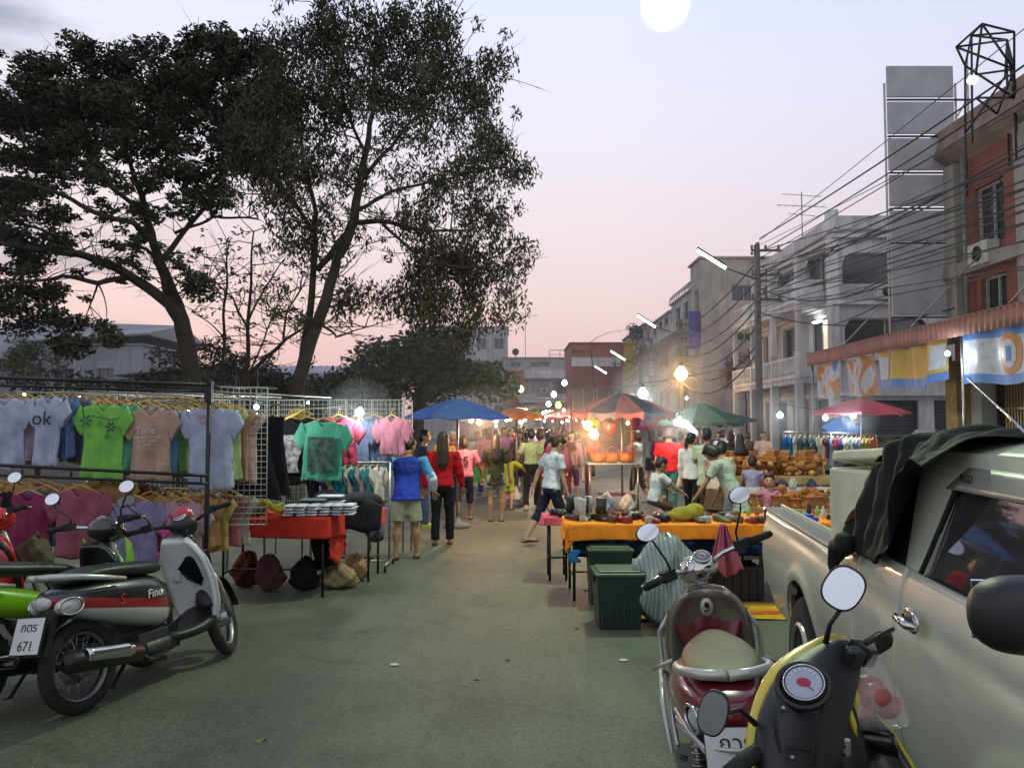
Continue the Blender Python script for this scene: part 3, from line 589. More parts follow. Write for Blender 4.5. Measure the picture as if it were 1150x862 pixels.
# cabin shell
def cab_y(z): return .085+.26*max(0, z-1.1)*.9
BELT, RZ = 1.10, 1.545
g = MB()
def roof(u, v):
    s = 2.74+1.79*u; q = 2*v-1
    return (s, YW/2+q*(YW/2-cab_y(RZ)-.01), RZ+.075*(1-q**4)*(1-(2*u-1)**6)+.02)
g.grid(roof, 30, 24); g.build('roof', BODY, TR, solid=.012)
g = MB(); g.grid(lambda u, v: (4.50+.68*v*1.0, YW/2+(2*u-1)*(YW/2-cab_y(RZ-.45*v)-.03), RZ+.02-.47*v), 10, 10); g.build('windscreen', GLASS, TR, solid=.006)
g = MB(); g.grid(lambda u, v: (2.73-.03*v, YW/2+(2*u-1)*(YW/2-cab_y(RZ-.45*v)-.03), RZ+.02-.42*v), 10, 8); g.build('rear_window', GLASS, TR, solid=.006)
for sd in (0, 1):
    fl = (lambda y: y) if not sd else (lambda y: YW-y)
    def sp_(s, z, o=0): return (s, fl(cab_y(z)+o), z)
    # side of the cabin above the belt as a frame with openings
    outer = [(2.50, 1.07), (2.50, RZ-.03), (2.56, RZ+.02), (4.48, RZ+.02), (5.16, 1.09)]
    def strip(pts, wd, name, par=TR, mat=BODY, o=0.0):
        g = MB(); g.tube([sp_(s, z, o) for s, z in pts], wd, 8); return g.build(name, mat, par)
    g = MB()   # pillars and header as flat pieces
    def quad(a, b, c, d, o=0.0): g.add([sp_(*a, o), sp_(*b, o), sp_(*c, o), sp_(*d, o)], [(0, 1, 2, 3)], 0, False)
    quad((2.73, 1.06), (2.90, 1.06), (2.96, RZ-.08), (2.73, RZ-.04)); quad((3.25, 1.06), (3.45, 1.06), (3.62, RZ-.06), (3.2, RZ-.06))
    quad((2.73, RZ-.08), (4.50, RZ-.08), (4.46, RZ+.035), (2.76, RZ+.035)); quad((4.96, 1.07), (5.18, 1.07), (4.52, RZ+.02), (4.42, RZ-.07)); quad((2.73, 1.02), (5.18, 1.02), (5.18, 1.10), (2.73, 1.10), -.004)
    g.build('cab_pillars', BODY, TR, solid=.012, bevel=0)
    g = MB(); g.add([sp_(3.40, 1.09, .012), sp_(5.0, 1.09, .012), sp_(4.45, RZ-.07, .012), sp_(3.58, RZ-.07, .012)], [(0, 1, 2, 3)], 0, False); g.build('side_window', GLASS, TR)
    g = MB(); g.add([sp_(2.88, 1.09, .012), sp_(3.27, 1.09, .012), sp_(3.22, RZ-.07, .012), sp_(2.94, RZ-.07, .012)], [(0, 1, 2, 3)], 0, False); g.build('quarter_window', GLASS, TR)
    strip([(3.43, 1.09), (3.49, 1.2), (3.60, RZ-.10), (3.70, RZ-.065), (4.42, RZ-.065), (4.98, 1.10)], .012, 'window_seal', mat=RUB, o=-.004); strip([(3.5, 1.095), (5.0, 1.095)], .012, 'window_seal', mat=RUB, o=-.006)
    g = MB(); g.grid(lambda u, v: sp_(3.56+1.0*u+.12*v, RZ-.10+.085*v, -.028+.02*v), 12, 4); vz = g.build('window_visor', paint('visor', (.42, .43, .36), metal=.4), TR, solid=.005)
    if not sd: text('lettering', 'VIGO', BLACKM, vz, (3.72, cab_y(RZ-.05)-.03, RZ-.055), (math.pi/2-.25, 0, 0), 1.3)
    g = MB(); g.loft(srings([(-.06, 0, 0, .09, .06), (-.045, 0, 0, .12, .088), (.0, 0, 0, .125, .095), (.05, 0, 0, .105, .08), (.075, 0, 0, .06, .04)])); mr_ = g.build('wing_mirror', PLAST, TR, (4.80, fl(-.145), 1.245), (0, 0, 0), sub=1)
    g = MB(); g.tube([(0, 0, -.06), (.02, .12 if not sd else -.12, -.09)], [.03, .035], 10); g.build('mirror_arm', PLAST, mr_)
    g = MB(); g.box((-.062, 0, 0), (.006, .19, .14)); g.build('mirror_glass', MIRR, mr_, bevel=.02)
# front end
g = MB(); g.grid(lambda u, v: (5.12+.55*u*0.9-.02, .12+(YW-.24)*v, 1.09-.10*u-.05*abs(2*v-1)**3), 12, 14); g.build('bonnet', BODY, TR, solid=.01)
g = MB(); g.box((5.55, YW/2, .86), (.06, 1.0, .2)); g.build('grille', CHROME, TR, bevel=.02)
g = MB(); g.box((5.58, YW/2, .52), (.2, YW-.1, .32)); g.build('front_bumper', BODY, TR, bevel=.06)
for y in (.2, YW-.2):
    g = MB(); g.ell((5.45, y, .9), (.14, .15, .12)); g.build('headlight', M('clear_lens', (.45, .45, .47)), TR)
g = MB()
for y in (.12, YW-.12): g.box((5.3, y, .72), (.5, .08, .5))
g.build('wing_nose', BODY, TR, bevel=.03)
g = MB(); g.box((2.8, YW/2, .32), (5.0, YW-.35, .12)); g.build('chassis', PLAST, TR)
for y in (.2, YW-.2):
    for c in (1.50, 4.55): g = MB(); g.grid(lambda u, v: (c+.545*math.cos(math.pi*u), y+(v-.5)*.28, .17+.545*math.sin(math.pi*u)), 16, 2); g.build('wheel_arch_liner', PLAST, TR)
for c in (1.50, 4.55):
    for y in (.11, YW-.11):
        s = -1 if y < 1 else 1
        g = MB(); g.lathe([(.24, -.10), (.37, -.11), (.40, -.085), (.415, -.05), (.418, 0), (.415, .05), (.40, .085), (.37, .11), (.24, .10)], (c, y, .192), 48, rot=(math.pi/2, 0, 0)); wo = g.build('wheel', M('truck_tyre', (.02, .02, .018), .85, bump=.6, bscale=50), TR)
        g = MB(); yy_ = y+s*.085
        g.lathe([(.255, 0), (.25, .03), (.23, .04), (.225, .02)], (c, yy_, .192), 36, rot=(-s*math.pi/2, 0, 0), cap=False); g.tube([(c, yy_, .192), (c, yy_-.01*s, .192)], .24, 30)
        for k in range(6):
            a_ = k*math.pi/3; g.box((c+.13*math.cos(a_), yy_, .192+.13*math.sin(a_)), (.22, .03, .085), (0, -a_, 0))
        g.tube([(c, yy_-.02*s, .192), (c, yy_+.03*s, .192)], [.05, .04], 16); g.build('rim', M('alloy', (.45, .45, .42), .35, .8), wo, bevel=.004)
# black cloth over cab and bed
MT = Matrix.Translation((2.03*.88, 6.60*.88, .20)) @ Matrix.Rotation(math.atan2(-.989, -.146), 4, 'Z') @ Matrix.Scale(.88, 4)
def cloth(u, v):
    s = 2.40+1.30*u; y0 = .02
    # v: 0 = outer hem on the bed side .. 1 = across the roof
    rf = 1-1/(1+math.exp((s-2.66)*14)); zc = (1.09)+(RZ+.075-1.09)*rf
    Lh = v*1.9
    yb_ = .06+ .17*rf
    gq = 1/(1+math.exp((s-3.34)*20))
    if Lh < .30+.35*rf*gq:
        k = Lh/(.30+.35*rf*gq); z = zc-(1-k)*(.10+.45*rf*gq); y = yb_-.045-(1-k)*.17*rf
    else:
        k = (Lh-.30)/1.6; z = zc+.0; y = yb_+max(0, k)*1.45
    f = .022*math.sin(9*u*3+5*v)+.018*math.sin(17*u+11*v+1.3)+.012*math.sin(31*u-7*v)
    return (s+.02*math.sin(8*v), y-abs(f)*.8, z+abs(f)*.9+.01)
BC = fab('black_sheet', (.012, .014, .012), rough=.7, fold=.5)
clo = MB(); clo.grid(cloth, 60, 50); clo.T(MT)
cl = clo.build('cloth_cover', BC, solid=.006, sub=1, disp=.05); tag(cl, 'black cloth sheet with a rust stripe draped over the pickup cab and bed', 'cloth cover')
g = MB(); g.grid(lambda u, v: tuple(Vector(cloth(.16+.20*u+.02*v, .10+.4*u))+Vector((0, -.004, .012))), 24, 2); g.T(MT); g.build('stripe', fab('rust', (.10, .03, .012)), cl)
g = MB(); g.ell((2.62, -.02, 1.08), (.10, .06, .05)); g.ell((2.60, -.05, 1.01), (.04, .035, .10)); g.ell((2.50, .01, 1.07), (.07, .05, .04)); g.ell((2.74, -.03, 1.12), (.10, .05, .06)); g.T(MT); g.build('knot', BC, cl, remesh=.02)
g = MB(); g.tube([P(1175, 508, 2.1), P(1130, 465, 2.5), P(1087, 425, 2.9)], [.005, .004, .004], 6); g.T(MT.inverted()); g.build('antenna', CHROME, TR)
# foam box in the bed
fo = thing('foam_box', 'cream foam box with its lid askew standing in the pickup bed', 'foam box', MT @ Vector((2.16, .40, .56)), math.atan2(-.989, -.146)+.25)
FO = M('styrofoam', (.72, .72, .50), .8, bump=.2, bscale=200)
g = MB(); g.box((0, 0, .39), (.42, .48, .78)); g.build('box', FO, fo, bevel=.015)
g = MB(); g.box((.03, .04, .81), (.46, .54, .05), (-.16, -.06, 0)); g.build('lid', FO, fo, bevel=.012)
# ------------------------------------------------------------------ buildings
def facade(g, O, U, W, H, opens, depth=.25, inward=(0, 1, 0), m=0):
    O, U, I = Vector(O), Vector(U).normalized(), Vector(inward)
    us = sorted({0, W, *[a for o in opens for a in (o[0], o[1])]}); zs = sorted({0, H, *[a for o in opens for a in (o[2], o[3])]})
    pt = lambda u, z, d=0: O+U*u+Vector((0, 0, z))+I*d
    for a, b in zip(us, us[1:]):
        for c, d in zip(zs, zs[1:]):
            if any(o[0] <= a and b <= o[1] and o[2] <= c and d <= o[3] for o in opens): continue
            g.add([pt(a, c), pt(b, c), pt(b, d), pt(a, d)], [(0, 1, 2, 3)], m, False)
    for (a, b, c, d) in opens:
        q = [(a, c), (b, c), (b, d), (a, d)]
        for i in range(4):
            p, r = q[i], q[(i+1) % 4]; g.add([pt(*p), pt(*r), pt(*r, depth), pt(*p, depth)], [(0, 1, 2, 3)], m, False)
WG = M('window_dark', (.03, .035, .04), .12, spec=.8, var=.3, scale=1)
SHUT = M('shutter_steel', (.05, .055, .065), .6, .3, var=.2, scale=2)
FRAME = M('window_frame', (.32, .32, .33), .6)
def window(par, O, U, o, inward, kind='window', depth=.22, mat=WG, bars=2):
    O, U, I = Vector(O), Vector(U).normalized(), Vector(inward); a, b, c, d = o
    pt = lambda u, z, q=0: O+U*u+Vector((0, 0, z))+I*q
    g = MB(); w_ = .06
    for (p, q, r, s) in [(a, b, c, c+w_), (a, b, d-w_, d), (a, a+w_, c+w_, d-w_), (b-w_, b, c+w_, d-w_)]+[(a+(b-a)*k/bars-.025, a+(b-a)*k/bars+.025, c+w_, d-w_) for k in range(1, bars)]:
        vs = [pt(p, r, depth-.08), pt(q, r, depth-.08), pt(q, s, depth-.08), pt(p, s, depth-.08), pt(p, r, depth-.02), pt(q, r, depth-.02), pt(q, s, depth-.02), pt(p, s, depth-.02)]
        g.add(vs, [(0, 1, 2, 3), (0, 1, 5, 4), (1, 2, 6, 5), (2, 3, 7, 6), (3, 0, 4, 7)], 0, False)
    wo = g.build(kind, FRAME if kind == 'window' else SHUT, par)
    g = MB(); g.add([pt(a, c, depth), pt(b, c, depth), pt(b, d, depth), pt(a, d, depth)], [(0, 1, 2, 3)], 0, False); g.build('pane' if kind == 'window' else 'shutter_curtain', mat, wo)
    if kind != 'window':
        g = MB(); n = int((d-c)/.14)
        for k in range(n): z = c+(d-c)*(k+.5)/n; p = pt(a, z, depth-.012); q = pt(b, z, depth-.012); g.tube([p, q], .014, 5)
        g.build('slats', mat, wo)
def building(name, label, x0, x1, y0, y1, H, mat, front=(), side=(), cat='building', roofm=None, parapet=.5, wm=WG, fbars=2, sh=(), fsh=()):
    """front: openings on the street face (x=x0, running away); side: openings on the face towards the camera (y=y0)"""
    t = thing(name, label, cat, (0, 0, 0))
    g = MB(); Fo, Fu, Fi = (x0, y0, 0), (0, 1, 0), (1, 0, 0); So, Su, Si = (x0, y0, 0), (1, 0, 0), (0, 1, 0)
    facade(g, Fo, Fu, y1-y0, H, list(front)+list(fsh), inward=Fi); facade(g, So, Su, x1-x0, H, list(side)+list(sh), inward=Si)
    g.add([(x0, y1, 0), (x1, y1, 0), (x1, y1, H), (x0, y1, H)], [(0, 1, 2, 3)], 0, False); g.add([(x1, y0, 0), (x1, y1, 0), (x1, y1, H), (x1, y0, H)], [(0, 1, 2, 3)], 0, False)
    g.build('wall', mat, t)
    g = MB(); g.box(((x0+x1)/2, (y0+y1)/2, H+.06), (x1-x0+.3, y1-y0+.3, .12)); g.build('roof', roofm or mat, t)
    for o in front: window(t, Fo, Fu, o, Fi, bars=fbars, mat=wm)
    for o in side: window(t, So, Su, o, Si, mat=wm)
    for o in fsh: window(t, Fo, Fu, o, Fi, 'shutter', bars=1, mat=SHUT)
    for o in sh: window(t, So, Su, o, Si, 'shutter', bars=1, mat=SHUT)
    return t
def plaster(n, c, **k):
    new = 'plaster_'+n not in MC; m = M('plaster_'+n, c, .85, var=.22, scale=.6, bump=.2, bscale=20, **k)
    if new:
        nt = m.node_tree; N, L = nt.nodes, nt.links; b = N['Principled BSDF']; src = b.inputs['Base Color'].links[0].from_socket
        tc = N.new('ShaderNodeTexCoord'); mp = N.new('ShaderNodeMapping'); mp.inputs['Scale'].default_value = (2.2, 2.2, .22); nz = N.new('ShaderNodeTexNoise'); nz.inputs['Scale'].default_value = 1.4; nz.inputs['Detail'].default_value = 8; nz.inputs['Roughness'].default_value = .7
        L.new(tc.outputs['Object'], mp.inputs['Vector']); L.new(mp.outputs[0], nz.inputs['Vector']); mr = N.new('ShaderNodeMapRange'); mr.inputs['From Min'].default_value = .38; mr.inputs['From Max'].default_value = .58; mr.inputs['To Min'].default_value = .76; mr.inputs['To Max'].default_value = 1.06
        L.new(nz.outputs['Fac'], mr.inputs['Value']); sc_ = N.new('ShaderNodeVectorMath'); sc_.operation = 'SCALE'; L.new(src, sc_.inputs[0]); L.new(mr.outputs[0], sc_.inputs['Scale']); L.new(sc_.outputs[0], b.inputs['Base Color'])
    return m
WH = plaster('white', (.50, .49, .52))
wb = building('white_house', 'white three storey shophouse with arched balconies beyond the banner awning', 13.1, 24, 32, 42.5, 9.55, WH,
    front=[(.7, 3.5, 7.3, 9.0), (4.2, 7.3, 7.3, 9.0), (.9, 3.1, 4.75, 6.3), (4.1, 6.6, 4.75, 6.3), (8, 9.6, 7.4, 8.9), (8, 9.6, 4.75, 6.3)],
    side=[(.2, 4.2, 7.35, 8.65), (5.4, 8.4, 7.35, 8.65), (.25, 3.6, 4.7, 6.0), (5.4, 9, 4.7, 6.0)], sh=[(.1, 3.15, .15, 2.7), (3.75, 7.2, .15, 2.7), (7.8, 10.6, .15, 2.7)], fsh=[(.8, 2.6, .15, 2.8), (3.4, 5.4, .15, 2.8), (6.2, 9.4, .15, 2.8)], parapet=.6)
g = MB()
g.box((18.5, 31.93, 9.85), (11, .2, .55)); g.box((13.02, 37.2, 9.85), (.2, 10.7, .55)); g.build('parapet', WH, wb, bevel=.02)
g = MB()
for z in (4.35, 6.6, 9.3, 2.95): g.box((18.5, 31.88, z), (11.3, .2, .14)); g.box((12.98, 37.2, z), (.2, 10.8, .14))
for k in range(9): g.box((18.5, 31.985, 6.72+k*.075), (10.9, .03, .012))
for k in range(8): g.box((18.5, 31.985, 4.45+k*.0), (10.9, .03, .012))
g.build('string_course', plaster('trim', (.58, .57, .60)), wb)
g = MB()
for y in (32.1, 35.85, 39.6, 42.3): g.box((12.95, y, 4.75), (.36, .42, 9.2))
g.box((12.95, 32.1, 9.95), (.4, .45, .9)); g.build('pilaster', plaster('trim', (.58, .57, .60)), wb, bevel=.02)
def spandrel(g, O, U, o, r_, n=6):
    O, U = Vector(O), Vector(U); a, b, c, d = o
    for s, x in ((1, a), (-1, b)):
        pts = [(x, d)]+[(x+s*r_*(1-math.sin(math.pi/2*k/n)), d-r_*(1-math.cos(math.pi/2*k/n))) for k in range(n+1)]
        vs = [O+U*u+Vector((0, 0, z)) for u, z in pts]; g.add(vs, [tuple(range(len(vs)))], 0, False)
g = MB()
for o in [(.7, 3.5, 7.3, 9.0), (4.2, 7.3, 7.3, 9.0), (8, 9.6, 7.4, 8.9)]: spandrel(g, (13.09, 32, 0), (0, 1, 0), o, .7)
for o in [(.2, 4.2, 7.35, 8.65), (.25, 3.6, 4.7, 6.0), (5.4, 9, 4.7, 6.0)]: spandrel(g, (13.1, 31.99, 0), (1, 0, 0), o, .5)
g.build('arch_corner', WH, wb, solid=.04)
for z, nm in ((3.55, 0), (6.72, 1)):
    g = MB(); g.box((12.45, 38, z), (1.2, 9.6, .22)); bo_ = g.build('balcony', WH, wb)
    g = MB(); g.box((11.88, 38, z+1.0), (.10, 9.6, .10)); g.box((11.88, 38, z+.2), (.14, 9.6, .16))
    for k in range(40): g.lathe([(.035, 0), (.06, .2), (.03, .4), (.05, .62), (.04, .72)], (11.88, 33.35+k*.24, z+.27), 6)
    for y in (33.25, 36.4, 39.6, 42.75): g.box((11.88, y, z+.55), (.16, .16, 1.0))
    g.box((12.45, 33.24, z+1.0), (1.1, .1, .1)); g.box((12.45, 33.24, z+.55), (1.1, .06, .75)); g.build('balustrade', plaster('trim', (.58, .57, .60)), bo_)
for y in (33.3, 36.5, 39.6, 42.7): g = MB(); g.box((11.95, y, 1.8), (.3, .3, 3.5)); g.build('column', WH, wb, bevel=.02); g = MB(); g.box((11.95, y, 5.8), (.22, .22, 2.0)); g.build('column', WH, wb, bevel=.02)
g = MB(); g.ell((13.0, 34, 6.1), (.12, .5, .05)); g.build('ceiling_lamp', lampm('tube', (.9, 1, 1), 12), wb)
# tv aerial on its roof
an = thing('tv_aerial', 'thin television aerial standing on the roof of the white shophouse', 'aerial', P(901, 262, 36))
g = MB(); g.tube([(0, 0, -.9), (0, 0, 1.9)], .025, 6)
for z, w_, s in ((1.75, .9, .0), (1.25, 1.15, .3), (.85, .6, .5)):
    g.tube([(-w_, 0, z+.06), (w_, .0, z-.06)], .016, 5)
for k in range(7): x = -1.0+k*.33; g.tube([(x, -.22, 1.27), (x, .22, 1.27)], .01, 4)
g.build('aerial_rods', STEEL, an)
# red building, street face at x = 12.2
BR = M('brick_red', (.21, .065, .055), .8, var=.25, scale=1.2)
def brickify(m):
    nt = m.node_tree; N, L = nt.nodes, nt.links; b = N['Principled BSDF']; bt = N.new('ShaderNodeTexBrick'); tc = N.new('ShaderNodeTexCoord')
    mp = N.new('ShaderNodeMapping'); mp.inputs['Rotation'].default_value = (math.pi/2, 0, math.pi/2); L.new(tc.outputs['Object'], mp.inputs['Vector']); L.new(mp.outputs['Vector'], bt.inputs['Vector'])
    bt.inputs['Scale'].default_value = 3.5; bt.inputs['Mortar Size'].default_value = .018; bt.inputs['Color1'].default_value = (.20, .06, .05, 1); bt.inputs['Color2'].default_value = (.25, .08, .065, 1); bt.inputs['Mortar'].default_value = (.19, .12, .11, 1)
    L.new(bt.outputs['Color'], b.inputs['Base Color'])
brickify(BR)
rd = building('brick_building', 'red brick building at the right edge with a wide concrete eave', 12.2, 20, 6, 22, 8.9, BR,
    front=[(1.5, 3.2, 4.9, 7.6), (6.2, 7.6, 5.0, 7.5), (10.4, 11.7, 5.1, 7.6), (13.6, 14.9, 6.3, 7.9), (13.6, 14.7, 4.3, 5.5)], fsh=[(9.2, 14.3, .15, 3.3), (2, 7.5, .15, 3.3)])
g = MB(); g.add([(11.75, 6, 9.1), (11.75, 22.2, 9.1), (11.95, 22.2, 9.6), (11.95, 6, 9.6)], [(0, 1, 2, 3)], 0, False); g.add([(11.75, 6, 9.1), (11.75, 22.2, 9.1), (12.25, 22.2, 8.8), (12.25, 6, 8.8)], [(0, 1, 2, 3)], 0, False)
g.box((15.6, 14.3, 9.7), (7.4, 16.7, .25)); g.build('eave', plaster('eave', (.24, .17, .16)), rd, solid=.06)
g = MB()
for z in (4.1, 5.85): g.box((12.06, 14.2, z), (.3, 16.4, .34))
for y in (6.3, 10.0, 14.2, 18.6, 21.7): g.box((12.1, y, 6.5), (.22, .5, 4.6))
g.build('concrete_band', plaster('band', (.27, .25, .24)), rd)
g = MB(); g.box((11.95, 21.4, 1.75), (.45, .55, 3.3)); g.build('yellow_pillar', M('plaster_yellow', (.30, .22, .07), .8, var=.3), rd, bevel=.02)
for y in (20.3, 14.6): g = MB(); g.box((11.95, y, 1.75), (.4, .45, 3.3)); g.build('grey_pillar', CONC, rd, bevel=.02)
g = MB()
for k in range(44): y = 15.0+k*.115; g.tube([(12.3, y, .2), (12.3, y+.0, 3.1)], .022, 5)
for z in (.3, 1.2, 2.1, 3.0): g.box((12.27, 17.5, z), (.03, 5.2, .05))
g.build('folding_gate', M('gate_gold', (.34, .24, .10), .4, .6), rd)
# awning in front of it
AW = M('awning_red', (.26, .12, .10), .6, .2, var=.2, scale=2)
aw = thing('awning', 'long corrugated red metal awning over the pavement at the right', 'awning', (10.0, 0, 3.9))
g = MB(); g.grid(lambda u, v: (.03*math.cos(u*2*math.pi*64), 13.5+13.6*u, -.22+.44*v), 640, 1); g.build('fascia', AW, aw, solid=.01)
g = MB(); g.grid(lambda u, v: (2.15*v-.02, 13.5+13.6*u, .20+.02*math.cos(u*2*math.pi*64)+.35*v), 640, 1); g.build('roof_sheet', AW, aw, solid=.01)
for y in (27.0, 18.0, 14.0):
    g = MB(); g.tube([(.15, y, -3.88), (.15, y, .1)], .04, 8); g.build('post', STEEL, aw)
for y in (16, 20, 24):
    g = MB(); g.tube([(.0, y, .25), (2.1, y, 2.4)], .02, 6); g.build('stay', STEEL, aw)
def banner_mat(n, c1, c2, c3, sc_=.9, off=0):
    m = fab('banner_'+n, c1, fold=.9, rough=.4, bscale=2.5); nt = m.node_tree; N, L = nt.nodes, nt.links
    tc = N.new('ShaderNodeTexCoord'); nz = N.new('ShaderNodeTexNoise'); nz.inputs['Scale'].default_value = sc_; nz.inputs['Detail'].default_value = 1.5; nz.inputs['Distortion'].default_value = .8
    ad = N.new('ShaderNodeVectorMath'); ad.operation = 'ADD'; ad.inputs[1].default_value = (off, off, 0); L.new(tc.outputs['Object'], ad.inputs[0]); L.new(ad.outputs[0], nz.inputs['Vector'])
    r_ = N.new('ShaderNodeValToRGB'); e = r_.color_ramp.elements; e[0].position = .36; e[0].color = (*c3, 1); e[1].position = .56; e[1].color = (*c2, 1); x = e.new(.42); x.color = (*c1, 1); x = e.new(.52); x.color = (*c1, 1)
    L.new(nz.outputs['Fac'], r_.inputs[0]); L.new(r_.outputs[0], N['Principled BSDF'].inputs['Base Color']); return m
def banner(label, ya, yb_, zt_, zb_, mat, ph, amp=.10):
    t = thing('banner', label, 'banner', (10.15, ya, zt_), 0, 'vinyl banners hung under the awning')
    W_ = ya-yb_
    def fn(u, v): return (amp*math.sin(u*W_*3.1+ph)*(.3+v)+.05*math.sin(u*W_*7+ph*2), -W_*u, -(zt_-zb_)*v-.06*math.sin(u*math.pi)-.04*math.sin(u*9+ph)*v)
    g = MB(); g.grid(fn, 48, 14); g.build('sheet', mat, t); return t, fn
W_ = (.33, .35, .41); Yl = (.38, .24, .03); Or = (.36, .16, .05); Bl = (.04, .13, .36)
banner('crumpled white and orange banner at the far end of the awning', 26.6, 24.7, 3.75, 2.62, banner_mat('a', W_, Or, Bl, 1.1, 3), 0, .14)
banner('white banner with orange flame shapes, second from the far end of the awning', 24.5, 22.4, 3.72, 2.6, banner_mat('b', W_, Or, (.25, .28, .38), 1.2, 9), 1, .12)
t, fn = banner('yellow banner with a blue lower edge under the awning', 22.1, 18.6, 3.72, 2.72, M('vinyl_yellow', Yl, .4, var=.3, scale=1.2), 2, .08)
g = MB(); g.grid(lambda u, v: tuple(Vector(fn(u, .78+.22*v))+Vector((-.012, 0, 0))), 40, 4); g.build('blue_edge', M('vinyl_blue', (.05, .15, .40), .4), t)
g = MB(); g.grid(lambda u, v: tuple(Vector(fn(.02+.14*u, .15+.6*v))+Vector((-.014, 0, 0))), 10, 6); g.build('white_patch', M('vinyl_white', W_, .4), t); g = MB(); g.grid(lambda u, v: tuple(Vector(fn(.82+.16*u, .1+.6*v))+Vector((-.014, 0, 0))), 10, 6); g.build('white_patch', M('vinyl_white', W_, .4), t)
t, fn = banner('pale blue banner with an orange disc near the right edge', 18.0, 14.9, 3.85, 2.62, M('vinyl_white', W_, .4), 3, .05)
g = MB(); g.grid(lambda u, v: tuple(Vector(fn(u, .05+.16*v))+Vector((-.010, 0, 0))), 40, 3); g.grid(lambda u, v: tuple(Vector(fn(u, .84+.16*v))+Vector((-.010, 0, 0))), 40, 3); g.build('blue_edge', M('vinyl_blue', (.05, .15, .40), .4), t)
g = MB(); g.grid(lambda u, v: tuple(Vector(fn(.55+.115*v*math.cos(u*6.283), .5+.34*v*math.sin(u*6.283)))+Vector((-.012, 0, 0))), 32, 3); g.build('orange_disc', M('vinyl_orange', Or, .4), t)
g = MB(); g.grid(lambda u, v: tuple(Vector(fn(.55+.06*v*math.cos(u*6.283), .5+.24*v*math.sin(u*6.283)))+Vector((-.02, 0, 0))), 32, 3); g.build('white_oval', M('vinyl_white', W_, .4), t)
g = MB(); g.grid(lambda u, v: tuple(Vector(fn(.53+.04*u, .38+.24*v))+Vector((-.03, 0, 0))), 3, 3); g.build('blue_mark', M('vinyl_blue', (.05, .15, .40), .4), t)
# column of blank sign boxes
sg = thing('sign_tower', 'tall stack of blank grey sign panels on a steel frame', 'sign', (10.48, 22.0, 0))
PNM = M('sign_grey', (.36, .345, .41), .6, var=.14, scale=1.5, bump=.2)
for a_, b_ in ((73, 111), (113, 152), (154, 193), (195, 233), (235, 272), (274, 355)):
    z1, z0 = P(1000, a_, 22).z, P(1000, b_, 22).z
    g = MB(); g.box((.95, 0, (z0+z1)/2), (1.86, .07, z1-z0-.08)); pn = g.build('sign_panel', PNM, sg, bevel=.015)
    g = MB(); g.box((1.22, -.0, z0-.03), (2.4, .08, .03)); g.build('shelf_bar', BLACKM, pn)
g = MB()
for x in (-.0, 2.0, 2.35): g.tube([(x, .1, 4.0), (x, .1, 11.3 if x < 2.1 else 12.0)], .032, 8)
for z in (4.6, 6.6, 8.4, 10.3): g.tube([(2.0, .1, z), (2.35, .1, z+.6)], .02, 5)
g.build('frame', M('frame_white', (.45, .42, .40), .6), sg)
# lattice frame on the brick roof
lf = thing('roof_frame', 'open steel lattice frame with a round lamp on the roof at the upper right', 'lattice frame', P(1105, 140, 18.5))
o0 = P(1105, 140, 18.5); g = MB()
V = {k: P(x, y, d)-o0 for k, (x, y, d) in {'a': (1074, 53, 18.5), 'b': (1103, 27, 18.2), 'c': (1139, 36, 18.5), 'd': (1139, 78, 18.5), 'e': (1139, 110, 18.5), 'f': (1084, 74, 18.5), 'g': (1084, 150, 18.5), 'h': (1131, 45, 19.3), 'i': (1131, 118, 19.3), 'j': (1091, 40, 19.3), 'k': (1092, 160, 19.3), 'l': (1120, 128, 18.7), 'm': (1096, 110, 18.5), 'n': (1096, 84, 18.5), 'o': (1129, 86, 18.5)}.items()}
for s in 'ab bc cd de ad af fg jh hi jk cj bj ah ce fe bd nd ld ml me jf he og dh ho nb'.split(): g.tube([V[s[0]], V[s[1]]], .028, 5)
for k in 'edgi': g.tube([V[k], V[k]+Vector((0, 0, -1.5))], .028, 5)
g.build('lattice', BLACKM, lf)
g = MB(); g.ell(P(1092, 90, 18.3)-o0, (.12, .12, .10)); g.build('lamp', lampm('frame_lamp', (.9, 1, .75), 2.5), lf)
# beige block and the row behind
BG = plaster('beige', (.40, .34, .32))
bb = building('beige_block', 'tall plain beige block with small dark windows behind the utility pole', 11.9, 19, 50, 53, 12.2, BG,
    side=[(1.9, 3.5, 9.5, 10.5), (1.9, 3.5, 7.0, 8.0), (1.9, 3.4, 4.2, 5.2)], front=[(.8, 1.8, 9, 10.4), (.8, 1.8, 6, 7.2)])
g = MB(); g.box((11.55, 50.4, 7.7), (.75, .16, 2.4)); g.build('blue_sign', M('sign_violet', (.06, .05, .28), .5), bb)
GRN = plaster('greygreen', (.36, .40, .38)); GR2 = plaster('greypink', (.42, .37, .38)); GR3 = plaster('slate', (.20, .22, .24))
fo_ = lambda n, z0: [(1+k*2.6, 2.6+k*2.6, z0+j*2.9, z0+1.5+j*2.9) for k in range(n) for j in range(3)]
ab = building('arched_roof_shop', 'grey green shophouse with a curved metal frame on its roof', 12, 19, 53.2, 60, 10.7, GRN, front=fo_(2, 2.9), side=[(.6, 2.2, 8.6, 9.8)])
g = MB()
for k in range(7):
    y = 53.6+k*.85; g.tube([(11.6+2.6*(1-math.cos(a*math.pi/12)), y, 10.7+1.25*math.sin(a*math.pi/12)) for a in range(13)], .05, 5)
for a in (1, 3, 5, 7, 9): g.tube([(11.6+2.6*(1-math.cos(a*math.pi/12)), 53.4, 10.7+1.25*math.sin(a*math.pi/12)), (11.6+2.6*(1-math.cos(a*math.pi/12)), 59, 10.7+1.25*math.sin(a*math.pi/12))], .04, 5)
g.build('curved_frame', M('frame_white', (.45, .42, .40)), ab)
